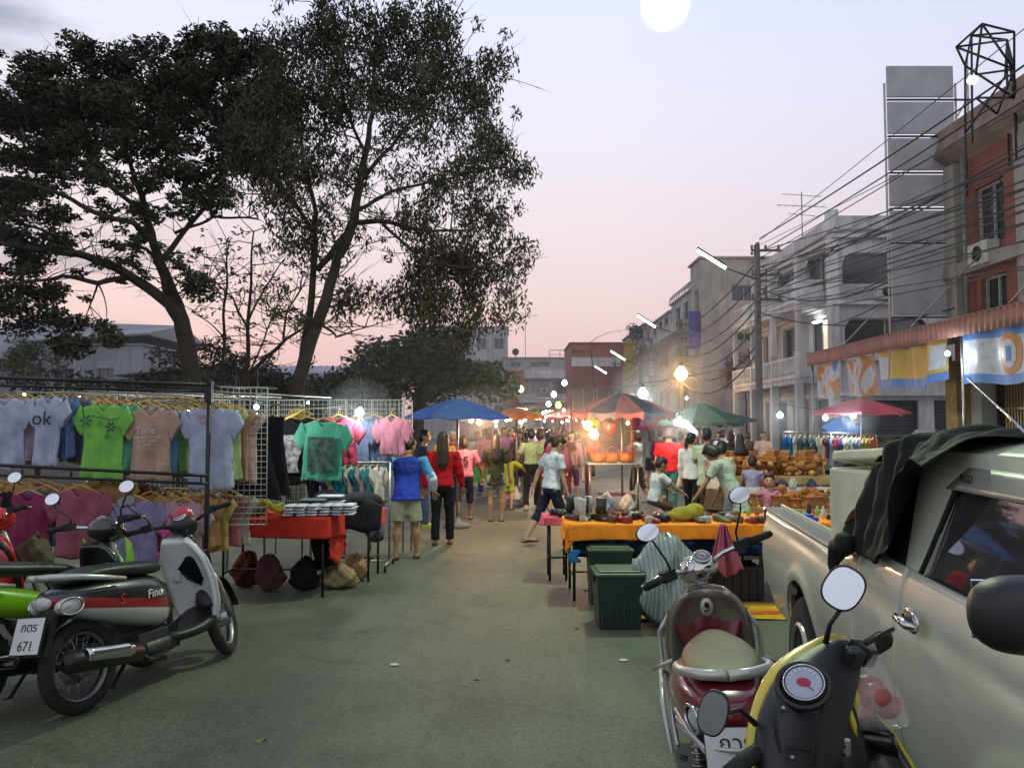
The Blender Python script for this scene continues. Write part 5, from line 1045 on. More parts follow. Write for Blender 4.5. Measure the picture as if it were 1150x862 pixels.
# ------------------------------------------------------------------ people
def ering(c, rx, ry, n=16):
    return [Vector((c[0]+rx*math.cos(2*math.pi*k/n), c[1]+ry*math.sin(2*math.pi*k/n), c[2])) for k in range(n)]
def person(label, pos, hd, h=1.58, top=None, sleeve=.5, hem=.50, bottom=None, bl='pants', hair='short', hairm=None, lean=0, turn=0, nod=0, legs=((12, 8), (-12, 14)), arms=((8, 10, 15), (-6, 10, 15)), vox=.010, skin=None, shoes=None, group=None, build=1.0, collar=None, seat=None, longt=False):
    """heading hd in degrees: 0 walks away from the camera, 180 towards it; arms: (pitch forward, out, elbow)"""
    skin = skin or SKIN; hairm = hairm or HAIR; g_ = group or 'people walking through the market'
    t = thing('person', label, 'person', pos, rad(hd), g_); b = build
    pelv = Vector((0, 0, .53*h)); LM = Matrix.Translation(pelv) @ Matrix.Rotation(-rad(lean), 4, 'X') @ Matrix.Translation(-pelv)
    Tp = lambda p: LM @ Vector(p)
    def leg(s, th, kn, ab=2):
        hip = Vector((s*.052*h, 0, .505*h)); a = rad(th)
        d1 = Vector((s*math.sin(rad(ab)), math.sin(a), -math.cos(a))); knee = hip+d1*.235*h
        a2 = a-rad(kn); d2 = Vector((s*math.sin(rad(ab))*.5, math.sin(a2), -math.cos(a2))); ank = knee+d2*.232*h
        return hip, knee, ank, a2
    L2 = [leg(s, *q) for s, q in zip((-1, 1), legs)]
    dz = (.038*h-min(l[2].z for l in L2)) if seat is None else (seat-.505*h)
    off = Vector((0, 0, dz)); TT = lambda p: Tp(p)+off
    def arm(s, p, o, e, inw=0):
        sh = Vector((s*.108*h*b, 0, .80*h)); a, o = rad(p), rad(o)
        d1 = Vector((s*math.sin(o)*math.cos(a*.6), math.sin(a), -math.cos(a)*math.cos(o))).normalized(); el = sh+d1*.172*h
        a2 = a+rad(e); d2 = Vector((s*math.sin(o)*.5-s*math.sin(rad(inw)), math.sin(a2), -math.cos(a2))).normalized(); wr = el+d2*.145*h
        return sh, el, wr, d2
    A2 = [arm(s, *q) for s, q in zip((-1, 1), arms)]
    HM = Matrix.Translation(Vector((0, .008*h, .855*h))) @ Matrix.Rotation(rad(turn), 4, 'Z') @ Matrix.Rotation(-rad(nod), 4, 'X') @ Matrix.Translation(-Vector((0, .008*h, .855*h)))
    HH = lambda p: TT(HM @ Vector(p))
    hs = max(1.0, 1.0+.35*(1.5-h)/.5) if h < 1.5 else 1.0
    g = MB()
    g.loft([[TT(p) for p in ering((0, 0, z*h), rx*h*b, ry*h*b)] for z, rx, ry in ((.47, .05, .05), (.50, .088, .062), (.55, .092, .068), (.61, .076, .055), (.68, .083, .060), (.74, .092, .064), (.79, .092, .052), (.82, .055, .038), (.84, .030, .030), (.88, .027, .028))])
    for hip, kn, an, a2 in L2:
        g.tube([hip+off+Vector((0, 0, .02*h)), hip.lerp(kn, .4)+off, kn+off, kn.lerp(an, .3)+off, kn.lerp(an, .7)+off, an+off], [.050*h*b, .047*h*b, .031*h, .034*h*b, .023*h, .019*h], 12)
        f = an+off; g.tube([f+Vector((0, -.02*h, -.015*h)), f+Vector((0, .03*h, -.018*h)), f+Vector((0, .085*h, -.026*h)), f+Vector((0, .105*h, -.029*h))], [.018*h, .021*h, .018*h, .010*h], 10)
    for s, (sh, el, wr, d2) in zip((-1, 1), A2):
        g.tube([TT(sh-Vector((s*.02*h, 0, 0))), TT(sh), TT(sh.lerp(el, .4)), TT(el), TT(el.lerp(wr, .35)), TT(wr)], [.03*h, .031*h, .026*h, .020*h, .021*h, .0135*h], 10)
        d = (TT(wr+d2)-TT(wr)).normalized(); w0 = TT(wr); sd = d.cross(Vector((0, 1, 0)) if abs(d.y) < .8 else Vector((0, 0, 1))).normalized(); nn = d.cross(sd)
        g.loft([[w0+d*(q*h)+sd*(rx*h*math.cos(a))+nn*(ry*h*math.sin(a)) for a in [2*math.pi*k/10 for k in range(10)]] for q, rx, ry in ((-.004, .013, .011), (.02, .022, .011), (.045, .024, .011), (.056, .02, .009))])
        if vox < .012:
            for k in range(4):
                f0 = w0+d*(.05*h)+sd*((k-1.5)*.0125*h); ln = (.036, .045, .047, .038)[k]*h
                g.tube([f0, f0+d*ln*.5+nn*.004*h, f0+d*ln*.9+nn*.014*h], [.0055*h, .005*h, .0045*h], 6)
            g.tube([w0+d*.015*h+sd*.018*h, w0+d*.035*h+sd*.036*h+nn*.006*h, w0+d*.055*h+sd*.038*h+nn*.012*h], [.007*h, .006*h, .005*h], 6)
    q = hs
    def he(c, r_): g.ell((0, 0, 0), (1, 1, 1)); k = 14*9; g.v[-k:] = [tuple(HH((c[0]*h+v[0]*r_[0]*h, c[1]*h+v[1]*r_[1]*h, c[2]*h+v[2]*r_[2]*h))) for v in g.v[-k:]]
    z0 = .862+.065*q
    he((0, .008, z0), (.046*q, .056*q, .066*q)); he((0, .030*q, z0-.028*q), (.034*q, .034*q, .034*q)); he((0, .064*q, z0-.010*q), (.009*q, .014*q, .014*q)); he((0, .055*q, z0-.034*q), (.015*q, .012*q, .008*q))
    for s in (-1, 1): he((s*.047*q, .002, z0-.004), (.007*q, .014*q, .018*q))
    g.build('body', skin, t, remesh=vox)
    if vox < .014:
        g = MB()
        for s in (-1, 1): g.ell(HH((s*.018*q*h, (.0555*q+.006)*h, (z0+.004)*h)), (.006*h, .004*h, .004*h), seg=8, rings=5); g.ell(HH((s*.018*q*h, (.054*q+.006)*h, (z0+.018)*h)), (.011*h, .004*h, .0025*h), seg=8, rings=5)
        g.build('eyes', HAIR, t)
    # hair
    g = MB()
    def hel(c, r_): g.ell((0, 0, 0), (1, 1, 1)); k = 14*9; g.v[-k:] = [tuple(HH((c[0]*h+v[0]*r_[0]*h, c[1]*h+v[1]*r_[1]*h, c[2]*h+v[2]*r_[2]*h))) for v in g.v[-k:]]
    hel((0, -.006*q, z0+.016*q), (.053*q, .060*q, .062*q)); hel((0, -.022*q, z0-.006*q), (.049*q, .046*q, .052*q)); hel((0, .028*q, z0+.048*q), (.040*q, .030*q, .020*q))
    if hair == 'bob': hel((0, -.022, z0-.03), (.056, .046, .055)); hel((-.042, .004, z0-.02), (.014, .03, .05)); hel((.042, .004, z0-.02), (.014, .03, .05))
    if hair in ('long', 'longest'):
        ln = .26 if hair == 'longest' else .17
        g.loft([[HH(p) for p in ering((0, y*h, (z0-zz)*h), rx*h, ry*h, 12)] for zz, y, rx, ry in ((-.02, -.03, .048, .035), (.04, -.04, .054, .035), (.09, -.055, .058, .03), (ln*.8, -.068, .058, .022), (ln, -.066, .03, .012))])
        hel((-.044, .004, z0-.025), (.014, .03, .055)); hel((.044, .004, z0-.025), (.014, .03, .055))
    if hair == 'pony': g.tube([HH((0, -.06*h, (z0+.02)*h)), HH((0, -.092*h, (z0)*h)), HH((0, -.098*h, (z0-.06)*h)), HH((0, -.085*h, (z0-.12)*h))], [.014*h, .022*h, .02*h, .006*h], 10)
    g.build('hair', hairm, t, remesh=max(.009, vox*.9))
    # shirt
    if top is not None:
        g = MB()
        hz = [(hem, .103, .080), (hem+.03, .100, .078), (.58, .092, .071), (.63, .088, .067), (.68, .093, .070), (.74, .103, .074), (.79, .104, .062), (.818, .070, .046), (.832, .045, .040)]
        if longt: hz[0] = (hem, .115, .09)
        g.loft([[TT(p) for p in ering((0, 0, z*h), rx*h*b, ry*h*b, 20)] for z, rx, ry in hz])
        if collar: g.loft([[TT(p) for p in ering((0, .004*h, z*h), r_*h, r_*h*.95, 14)] for z, r_ in ((.82, .052), (.838, .042), (.850, .040))])
        for s, (sh, el, wr, d2) in zip((-1, 1), A2):
            u = min(1, sleeve); P_ = [TT(sh-Vector((s*.03*h, 0, .012*h))), TT(sh-Vector((0, 0, .004*h))), TT(sh.lerp(el, u*.5)), TT(sh.lerp(el, u))]; RR = [.040*h, .043*h, .041*h, .042*h]
            if sleeve > 1: P_[3] = TT(el); P_ += [TT(el.lerp(wr, .5)), TT(el.lerp(wr, .95))]; RR = [.042*h, .043*h, .040*h, .038*h, .033*h, .027*h]
            if sleeve > 0: g.tube(P_, RR, 12)
        so_ = g.build('shirt', top, t, remesh=vox, disp=.035 if vox < .015 else 0)
    if bottom is not None:
        g = MB(); cut = {'pants': (1, .97), 'shorts': (.85, 0), 'capri': (1, .30), 'short': (.55, 0)}.get(bl)
        if cut:
            g.loft([[TT(p) for p in ering((0, 0, z*h), rx*h*b, ry*h*b)] for z, rx, ry in ((.465, .07, .06), (.49, .094, .070), (.54, .097, .073), (.585, .086, .066))])
            for hip, kn, an, a2 in L2:
                ex = .010*h if bl in ('shorts', 'capri', 'short') else .006*h
                if cut[1] == 0: P_ = [hip+off, hip.lerp(kn, cut[0]*.5)+off, hip.lerp(kn, cut[0])+off]; RR = [.055*h*b, .054*h*b, .048*h*b+ex]
                else: P_ = [hip+off, hip.lerp(kn, .5)+off, kn+off, kn.lerp(an, cut[1]*.5)+off, kn.lerp(an, cut[1])+off]; RR = [.055*h*b, .051*h*b, .041*h, .040*h, .034*h+ex*.6]
                g.tube(P_, RR, 12)
        else:
            g.loft([[TT(p) for p in ering((0, 0, z*h), rx*h*b, ry*h*b)] for z, rx, ry in ((.30, .11, .10), (.42, .105, .09), (.52, .098, .074), (.585, .086, .066))])
        g.build('trousers' if bl in ('pants', 'capri') else 'shorts' if cut else 'skirt', bottom, t, remesh=vox, disp=.022 if vox < .015 else 0)
    sm_ = shoes or PLAST
    for hip, kn, an, a2 in L2:
        f = an+off; g = MB(); g.box(f+Vector((0, .035*h, -.036*h)), (.05*h, .15*h, .012*h)); g.tube([f+Vector((-.024*h, .02*h, -.03*h)), f+Vector((0, .045*h, .002*h)), f+Vector((.024*h, .02*h, -.03*h))], .006*h, 6)
        if shoes: g.tube([f+Vector((0, -.03*h, -.02*h)), f+Vector((0, .05*h, -.018*h)), f+Vector((0, .105*h, -.028*h))], [.022*h, .025*h, .014*h], 10)
        g.build('shoe', sm_, t, bevel=.004)
    t['dz'] = dz; return t, TT, A2, so_ if top is not None else None
C_ = {n: fab(n, c) for n, c in dict(blue=(.03, .06, .40), sky=(.10, .36, .72), khaki=(.36, .35, .24), red=(.46, .012, .02), black=(.012, .012, .015), navy=(.018, .022, .045), mauve=(.42, .16, .30), charc=(.022, .028, .02), grey=(.18, .2, .22), lime=(.22, .28, .03),
    mint=(.36, .44, .25), pink=(.52, .24, .24), white=(.62, .64, .70), cream=(.55, .52, .45), maroon=(.14, .02, .03), brown=(.12, .07, .05), teal=(.03, .10, .10), denim=(.05, .08, .16), peach=(.52, .32, .25), lav=(.30, .27, .45), plum=(.10, .02, .08), orange=(.55, .20, .03), mintw=(.42, .50, .40), slate=(.07, .08, .11)).items()}
YG = fab('sandal_lime', (.35, .38, .08))
# near group
t, TT, A2, so_ = person('man in a blue jacket with pale blue and white sleeves and khaki shorts', G(456, 627), 3, 1.55, C_['blue'], .0, .49, C_['khaki'], 'shorts', 'short', turn=-35, nod=28, lean=4, legs=((-4, 6, 5), (5, 4, 5)), arms=((25, 38, 30), (-2, 30, 45, 10)), vox=.009, build=1.15)
for s, (sh, el, wr, d2) in zip((-1, 1), A2):
    g = MB(); g.tube([TT(sh-Vector((s*.03, 0, .02))), TT(sh), TT(sh.lerp(el, .5)), TT(el)], [.062, .07, .066, .062], 14); g.build('sleeve', C_['sky'], t, remesh=.01, disp=.03)
    g = MB(); g.tube([TT(sh.lerp(el, .72)), TT(el), TT(el.lerp(wr, .5)), TT(el.lerp(wr, .9))], [.064, .066, .056, .04], 14); g.build('cuff', C_['white'], t, remesh=.01)
g = MB(); g.loft([[TT(p) for p in ering((0, 0, z*1.55), .125*1.55, .09*1.55, 20)] for z in (.475, .50)]); g.build('waistband', C_['blue'], t)
person('woman in a red cardigan and black trousers with long loose hair', G(497, 611), 2, 1.60, C_['red'], 1.5, .52, C_['black'], 'pants', 'longest', legs=((-3, 4), (4, 4)), arms=((-3, 14, 14), (4, 14, 20)), vox=.009, hairm=HAIRB)
t, TT, A2, so_ = person('woman in a mauve football shirt with a dark number on the back', G(521, 584), -5, 1.52, C_['mauve'], .75, .52, C_['navy'], 'capri', 'bob', legs=((-12, 14), (14, 6)), arms=((-5, 12, 15), (22, 16, 30)), vox=.011, build=1.08)
text('shirt_number', '25', C_['black'], so_, (0, -.128, 1.05), (math.pi/2, 0, 0), 1.1)
t, TT, A2, so_ = person('girl in a long charcoal T-shirt and grey shorts carrying nothing, seen from behind', G(557, 585), 0, 1.54, C_['charc'], .8, .42, C_['grey'], 'short', 'longest', legs=((0, 3), (3, 6)), arms=((4, 12, 10), (4, 12, 10)), vox=.011, longt=True)
person('small child in a lime green outfit holding a white carrier bag', G(571, 572), -12, 1.18, C_['lime'], .9, .40, C_['lime'], 'shorts', 'short', arms=((0, 8, 5), (30, 50, 10)), legs=((6, 6), (-4, 8)), vox=.011)
t, TT, A2, so_ = person('woman in a pale green blouse and long black trousers with a pink shoulder bag', G(597, 571), -4, 1.64, C_['mint'], .7, .56, C_['black'], 'pants', 'short', legs=((-10, 14), (12, 4)), arms=((2, 20, 35), (-4, 8, 15)), vox=.011, shoes=C_['peach'])
g = MB(); g.grid(lambda u, v: (.20+.10*u, -.03+.03*math.sin(v*3), 1.12-.36*v), 6, 8); ob = g.build('shoulder_bag', fab('bag_pink', (.40, .15, .14)), None, solid=.09, bevel=.02); ob.location = t.location; ob.rotation_euler = t.rotation_euler; tag(ob, 'pink shoulder bag hanging at the side of the woman in pale green', 'bag')
g = MB(); g.tube([(.25, -.03, 1.10), (.17, -.02, 1.34), (.13, .02, 1.12+.2)], .008, 6); g.build('strap', ob.data.materials[0], ob)
person('young woman in a white polo shirt and navy knee length trousers, head bowed', G(619, 611), -62, 1.60, C_['white'], .6, .52, C_['navy'], 'capri', 'pony', nod=28, turn=-12, lean=6, legs=((-24, 8), (22, 6)), arms=((-22, 14, 14), (12, 6, 10)), vox=.009, hairm=HAIRB, collar=True, skin=SKIN2)
t, TT, A2, so_ = person('woman in a dark pinafore with short hair minding the clothes stall', G(476, 592), -85, 1.62, fab('apron', (.03, .04, .07)), .4, .50, C_['denim'], 'pants', 'short', nod=-2, turn=-8, legs=((0, 2), (3, 3)), arms=((10, 10, 50), (10, 10, 40)), vox=.010, skin=SKIN2, shoes=YG)
# right of the street
def rp(lab, px, py, hd, h, **k): return person(lab, G(px, py), hd, h, k.pop('top'), k.pop('sleeve', .7), k.pop('hem', .50), k.pop('bottom', C_['black']), k.pop('bl', 'pants'), k.pop('hair', 'short'), vox=k.pop('vox', .012), **k)
rp('vendor woman in a white T-shirt serving at the strawberry cart', 716, 566, 62, 1.60, top=C_['cream'], hair='bob', hairm=HAIRB, bottom=C_['brown'], arms=((45, 14, 20), (50, 10, 30)), skin=SKIN2, bl='capri')
rp('man in a bright red T-shirt with grey hair by the bright lamp', 752, 578, -20, 1.66, top=C_['red'], bottom=C_['teal'], hairm=M('hair_grey', (.10, .09, .09), .6, bump=.4), arms=((10, 8, 20), (25, 12, 50)), build=1.15)
rp('woman in a white blouse with a dark vest and tied back hair', 778, 590, -30, 1.58, top=C_['white'], sleeve=1.5, hair='pony', skin=SKIN2, arms=((8, 6, 10), (15, 6, 30)), turn=-20)
rp('man in a pale shirt with black hair, tallest of the group behind the orange table', 795, 592, -28, 1.66, top=C_['mintw'], bottom=C_['brown'], arms=((10, 10, 20), (20, 8, 40)), hem=.42)
rp('woman in a pale pink blouse bending at the shoe table', 806, 610, -35, 1.52, top=fab('pale_pink', (.55, .40, .36)), hair='bob', lean=14, nod=30, bottom=C_['brown'], bl='skirt', arms=((20, 8, 30), (25, 8, 30)))
rp('woman in a mint green tunic leaning over the orange table, arm stretched out', 825, 626, 58, 1.55, top=C_['mintw'], hem=.36, sleeve=.75, lean=22, nod=38, hair='bob', bottom=C_['grey'], arms=((48, 16, 8), (30, 6, 20)), vox=.010)
rp('small boy in a white T-shirt sitting among the shoes on the orange table', 735, 612, -75, 1.22, top=C_['white'], hem=.5, bottom=C_['brown'], bl='shorts', lean=10, nod=15, arms=((55, 10, 10), (60, 10, 5)), legs=((70, 60), (70, 60)), seat=.62, vox=.009)
rp('girl in a dark long sleeved top and white shorts before the toy stall', 832, 588, -10, 1.55, top=C_['black'], sleeve=1.5, hair='long', bottom=C_['cream'], bl='short', arms=((15, 8, 30), (15, 8, 30)), vox=.013)
rp('little girl in pink at the near corner of the toy tables', 865, 622, 165, 1.02, top=fab('candy', (.55, .22, .36)), bottom=C_['plum'], hair='bob', skin=SKIN2, vox=.011, arms=((20, 8, 30), (20, 8, 30)))
rp('child in a blue grey cap and shirt facing the toy tables', 846, 596, -20, 1.18, top=C_['lav'], bottom=C_['grey'], vox=.013, arms=((30, 8, 30), (20, 8, 30)))
rp('seller in an orange shirt among the far clothes racks', 858, 548, 170, 1.55, top=C_['peach'], bottom=C_['brown'], vox=.016)
rp('person in a pink dress bent over goods beside the hanging clothes', 918, 566, 150, 1.4, top=fab('candy', (.55, .22, .36)), bottom=C_['red'], bl='skirt', lean=35, vox=.015, hair='bob', arms=((40, 8, 20), (50, 8, 10)))
# vendor and shoppers at the left food stall
rp('vendor in a red shirt and pale cap behind the fruit tray', 508, 566, 178, 1.58, top=C_['red'], bottom=C_['black'], hairm=M('cap_cloth', (.45, .42, .42), .8), vox=.014)
rp('woman with brown hair and yellow apron left of the fruit tray', 499, 570, 190, 1.56, top=fab('apron_gold', (.45, .30, .05)), bottom=C_['black'], hair='long', hairm=HAIRB, vox=.014)
# the crowd further up the street
R.seed(23)
crowd = [(566, 553, 'mauve', 'denim', 'a mauve T-shirt'), (584, 556, 'brown', 'black', 'a tan brown blouse'), (607, 562, 'peach', 'brown', 'a pale peach top'), (624, 574, 'plum', 'black', 'a dark plum jacket'), (634, 565, 'maroon', 'maroon', 'a maroon shirt beside the lamps'), (642, 560, 'pink', 'plum', 'a pink checked blouse'),
    (573, 545, 'navy', 'black', 'a navy top'), (591, 545, 'black', 'denim', 'a black shirt'), (600, 540, 'denim', 'black', 'a denim blue shirt'), (616, 545, 'peach', 'black', 'a peach vest'), (557, 545, 'plum', 'black', 'a plum blouse'), (577, 535, 'red', 'black', 'a red top, far up the street'), (586, 532, 'teal', 'black', 'a teal shirt, far up the street'),
    (605, 532, 'white', 'navy', 'a white shirt, far up the street'), (612, 530, 'mauve', 'black', 'a mauve top, far up the street'), (595, 528, 'grey', 'black', 'a grey shirt, far up the street'), (621, 530, 'blue', 'black', 'a blue shirt, far up the street'), (629, 533, 'brown', 'black', 'a brown shirt, far up the street'), (566, 530, 'slate', 'black', 'a slate shirt, far up the street'),
    (583, 524, 'cream', 'brown', 'a cream shirt in the farthest part of the crowd'), (592, 522, 'maroon', 'black', 'a maroon shirt in the farthest part of the crowd'), (601, 522, 'navy', 'black', 'a navy shirt in the farthest part of the crowd'), (609, 521, 'peach', 'black', 'a peach shirt in the farthest part of the crowd'), (618, 521, 'black', 'black', 'all black in the farthest part of the crowd'),
    (742, 552, 'plum', 'black', 'a plum shirt behind the red shirted man'), (732, 548, 'grey', 'black', 'a striped grey shirt right of the strawberry cart'), (765, 550, 'slate', 'black', 'a slate top near the green umbrella'), (784, 548, 'maroon', 'black', 'a maroon top under the green umbrella'), (812, 552, 'white', 'navy', 'a white top right of the green umbrella pole'), (822, 560, 'slate', 'black', 'a slate jacket near the concrete pole'),
    (840, 545, 'brown', 'black', 'a brown shirt by the far racks'), (545, 556, 'pink', 'denim', 'a pink top close to the food stall'), (536, 549, 'cream', 'black', 'a cream top close to the food stall'), (550, 535, 'charc', 'black', 'a charcoal shirt past the food stall'), (650, 541, 'slate', 'black', 'a slate shirt behind the strawberry cart'), (663, 537, 'red', 'black', 'a red shirt behind the strawberry cart')]
hst = ['short', 'long', 'bob', 'pony']
for i, (px, py, tp, bt, lb) in enumerate(crowd):
    pos = G(px, py); hh = R.uniform(1.50, 1.68)
    person('distant shopper in '+lb, pos, R.choice([0, 10, -12, 170, 190, 5, -30, 30]), hh, C_[tp], R.choice([.6, .7, 1.4]), .5, C_[bt], R.choice(['pants', 'pants', 'capri', 'skirt']), hst[i % 4],
        legs=((R.uniform(5, 16), 8), (-R.uniform(5, 14), 12)), arms=((R.uniform(-10, 15), 10, 20), (R.uniform(-10, 15), 10, 20)), vox=.014 if py > 550 else .018, skin=R.choice([SKIN, SKIN2]), hairm=R.choice([HAIR, HAIR, HAIRB]), group='shoppers crowding the far end of the market')

R.seed(41)
for i in range(26):
    px = R.choice([R.uniform(562, 645), R.uniform(562, 645), R.uniform(724, 830)]); py = R.uniform(518, 536) if px < 650 else R.uniform(532, 548); tp = R.choice(['navy', 'black', 'maroon', 'slate', 'brown', 'plum', 'grey', 'peach', 'white', 'denim', 'charc'])
    person('shopper standing in the dense far crowd among the umbrellas', G(px, py), R.choice([0, 15, -15, 180, 165, 90, -90]), R.uniform(1.48, 1.7), C_[tp], R.choice([.6, 1.4]), .5, C_[R.choice(['black', 'navy', 'brown', 'denim'])], R.choice(['pants', 'skirt']), hst[i % 4], arms=((R.uniform(0, 25), 10, 20), (R.uniform(0, 25), 10, 20)), vox=.02, skin=R.choice([SKIN, SKIN2]), group='dense far crowd')
# ------------------------------------------------------------------ lamps of the market
WARM = lampm('bulb_warm', (1, .58, .25), 22); COOL = lampm('bulb_white', (.85, .97, 1), 26); GREENL = lampm('bulb_green', (.5, 1, .1), 8)
PEND = {'w': ('warm yellow bulb', WARM), 'c': ('cool white bulb', COOL), 'g': ('green lamp', GREENL)}
def bulb(px, py, d, r, k, where, parent_wire=.35):
    r *= .78; p = P(px, py, d); t = thing('light_bulb', '%s hanging %s' % (PEND[k][0], where), 'light bulb', p, 0, 'bare bulbs lighting the stalls')
    g = MB(); g.lathe([(.001, -r*1.02), (r*.55, -r*.85), (r*.93, -r*.4), (r, 0), (r*.93, r*.4), (r*.6, r*.8), (r*.34, r*1.25)], seg=16); g.build('glass', PEND[k][1], t)
    g = MB(); g.lathe([(r*.34, r*1.25), (r*.38, r*1.3), (r*.36, r*2.0), (.006, r*2.2)], seg=10); g.tube([(0, 0, r*2.1), (.01, 0, r*2.1+parent_wire)], .005, 4); g.build('socket', PLAST, t); return p
BL = [(404, 463, 9.6, .062, 'c', 'big and bright above the middle clothes rack'), (288, 457, 8.6, .034, 'c', 'beside the black dresses'), (288, 466, 8.6, .024, 'c', 'just under another beside the black dresses'), (264, 460, 9.3, .038, 'w', 'behind the front wire grid'), (211, 463, 9.4, .03, 'c', 'behind the tan T-shirt'), (148, 455, 9.4, .03, 'w', 'behind the tops of the green and tan shirts'), (89, 447, 9.4, .024, 'c', 'behind the green T-shirt hanger'), (27, 443, 9.4, .022, 'w', 'above the leftmost white T-shirt'), (346, 452, 11, .022, 'c', 'against the far wire grid'),
    (529, 472, 14.3, .055, 'w', 'leftmost over the fruit tray'), (538, 474, 14.0, .05, 'w', 'second over the fruit tray'), (545, 467, 14.8, .045, 'w', 'third over the fruit tray'), (551, 467, 15, .045, 'w', 'fourth over the fruit tray'), (533, 466, 15, .035, 'w', 'small and high over the fruit tray'), (557, 473, 15, .045, 'c', 'right of the row over the fruit tray'), (557, 478, 15, .03, 'c', 'lowest right of the row over the fruit tray'),
    (660, 478, 15.6, .10, 'w', 'large at the left of the strawberry cart'), (667, 488, 15.4, .11, 'w', 'large and low over the strawberry cart'), (674, 468, 16.2, .045, 'w', 'under the striped umbrella rim'), (692, 468, 16.6, .03, 'w', 'right under the striped umbrella'), (705, 475, 16.8, .045, 'w', 'between umbrella and pole of the cart'), (648, 471, 17, .045, 'w', 'left of the striped umbrella'), (640, 468, 18, .03, 'w', 'far left of the striped umbrella'), (655, 474, 17.5, .03, 'w', 'just left of the orange fruit lantern'),
    (722, 442, 17.5, .13, 'c', 'large above the striped umbrella'), (763, 472, 15, .07, 'w', 'beside the strip lamp above the red shirted man'), (765, 420, 42, .42, 'w', 'large and yellow on the second pole'), (771, 447, 22, .045, 'c', 'small right of the striped umbrella'),
    (876, 466, 19.6, .085, 'c', 'leftmost over the clothes rack at the right'), (927, 469, 20, .085, 'c', 'at the left rim of the red umbrella'), (958, 466, 19.6, .09, 'c', 'at the pole of the red umbrella'), (1064, 397, 18.4, .07, 'c', 'between the banners under the awning'),
    (585, 437, 60, .28, 'w', 'reddish before the pale end block'), (634, 430, 60, .25, 'c', 'before the upper windows of the end block'), (622, 443, 60, .25, 'c', 'before the middle of the end block'), (616, 454, 52, .2, 'c', 'low before the end block'), (627, 455, 50, .24, 'g', 'before the end block')]
for b_ in BL: bulb(*b_)
R.seed(3)
far = []
for i in range(34):
    px = R.uniform(568, 642); py = R.uniform(459, 474); d = R.uniform(20, 48); far.append((px, py, d))
for i, (px, py, d) in enumerate(far):
    k = R.choice('cwcwwc'); o = MB(); r_ = R.uniform(.03, .065)*(d/30)
    o.lathe([(.001, -r_*1.1), (r_*.7, -r_*.8), (r_, -r_*.1), (r_*.8, r_*.6), (r_*.3, r_*1.0), (.005, r_*1.05)], seg=10)
    b = o.build('light_bulb', PEND[k][1]); b.location = P(px, py, d); tag(b, 'one of the tiny bulbs glowing over the far crowd', 'light bulb', 'tiny bulbs over the far crowd')
for (x, y, d, e, c, r_) in [(404, 466, 9.2, 34, (.85, .95, 1), .08), (288, 470, 8.3, 14, (.9, .97, 1), .05), (150, 452, 8.6, 34, (1, .9, .75), .1), (540, 476, 13.9, 120, (1, .55, .25), .12), (663, 489, 15.0, 150, (1, .50, .22), .15), (722, 452, 17, 110, (.85, .95, 1), .15), (764, 476, 14.6, 40, (1, .92, .8), .1), (763, 428, 41, 240, (1, .6, .2), .4), (955, 472, 19, 75, (.8, .95, 1), .1), (876, 470, 19, 60, (.8, .95, 1), .1),
        (600, 468, 24, 380, (1, .72, .5), .2), (612, 466, 36, 420, (1, .75, .55), .3), (1064, 400, 18, 25, (.85, .95, 1), .1), (700, 470, 24, 160, (1, .7, .5), .2), (830, 470, 26, 70, (.9, .9, 1), .2)]: pl('stall_light', P(x, y, d), e, c, r_)
for k, (a_, b_) in enumerate([((404, 452, 9.6), (235, 434, 7.2)), ((529, 462, 14.3), (560, 460, 15.2)), ((648, 463, 17), (705, 466, 16.8)), ((876, 452, 19.6), (960, 455, 19.8)), ((722, 430, 17.5), (853, 400, 29)), ((570, 456, 22), (640, 454, 30)), ((575, 455, 34), (642, 452, 40)), ((722, 430, 17.5), (600, 446, 24))]):
    A, B = P(*a_), P(*b_); g = MB(); g.tube([A.lerp(B, u/10)-Vector((0, 0, .12*4*(u/10)*(1-u/10))) for u in range(11)], .008, 5); o = g.build('lamp_wire', CB); tag(o, 'thin black wire strung between stalls to carry the bulbs', 'wire', 'wires carrying the stall bulbs')
# strip lamp above the red shirted man
t = thing('strip_lamp', 'bright slanting strip lamp above the red shirted man', 'strip lamp', P(772, 474, 14.8)); o_ = P(772, 474, 14.8)
g = MB(); g.tube([P(759, 474, 15)-o_, P(768, 476, 14.8)-o_], .06, 8); g.tube([P(769, 474, 14.8)-o_, P(781, 486, 14.3)-o_], .045, 8); g.build('tube', TUBE, t)
g = MB(); g.tube([P(769, 474, 14.8)-o_+Vector((0, 0, .05)), P(769, 440, 14.8)-o_], .01, 5); g.build('hook', BLACKM, t)
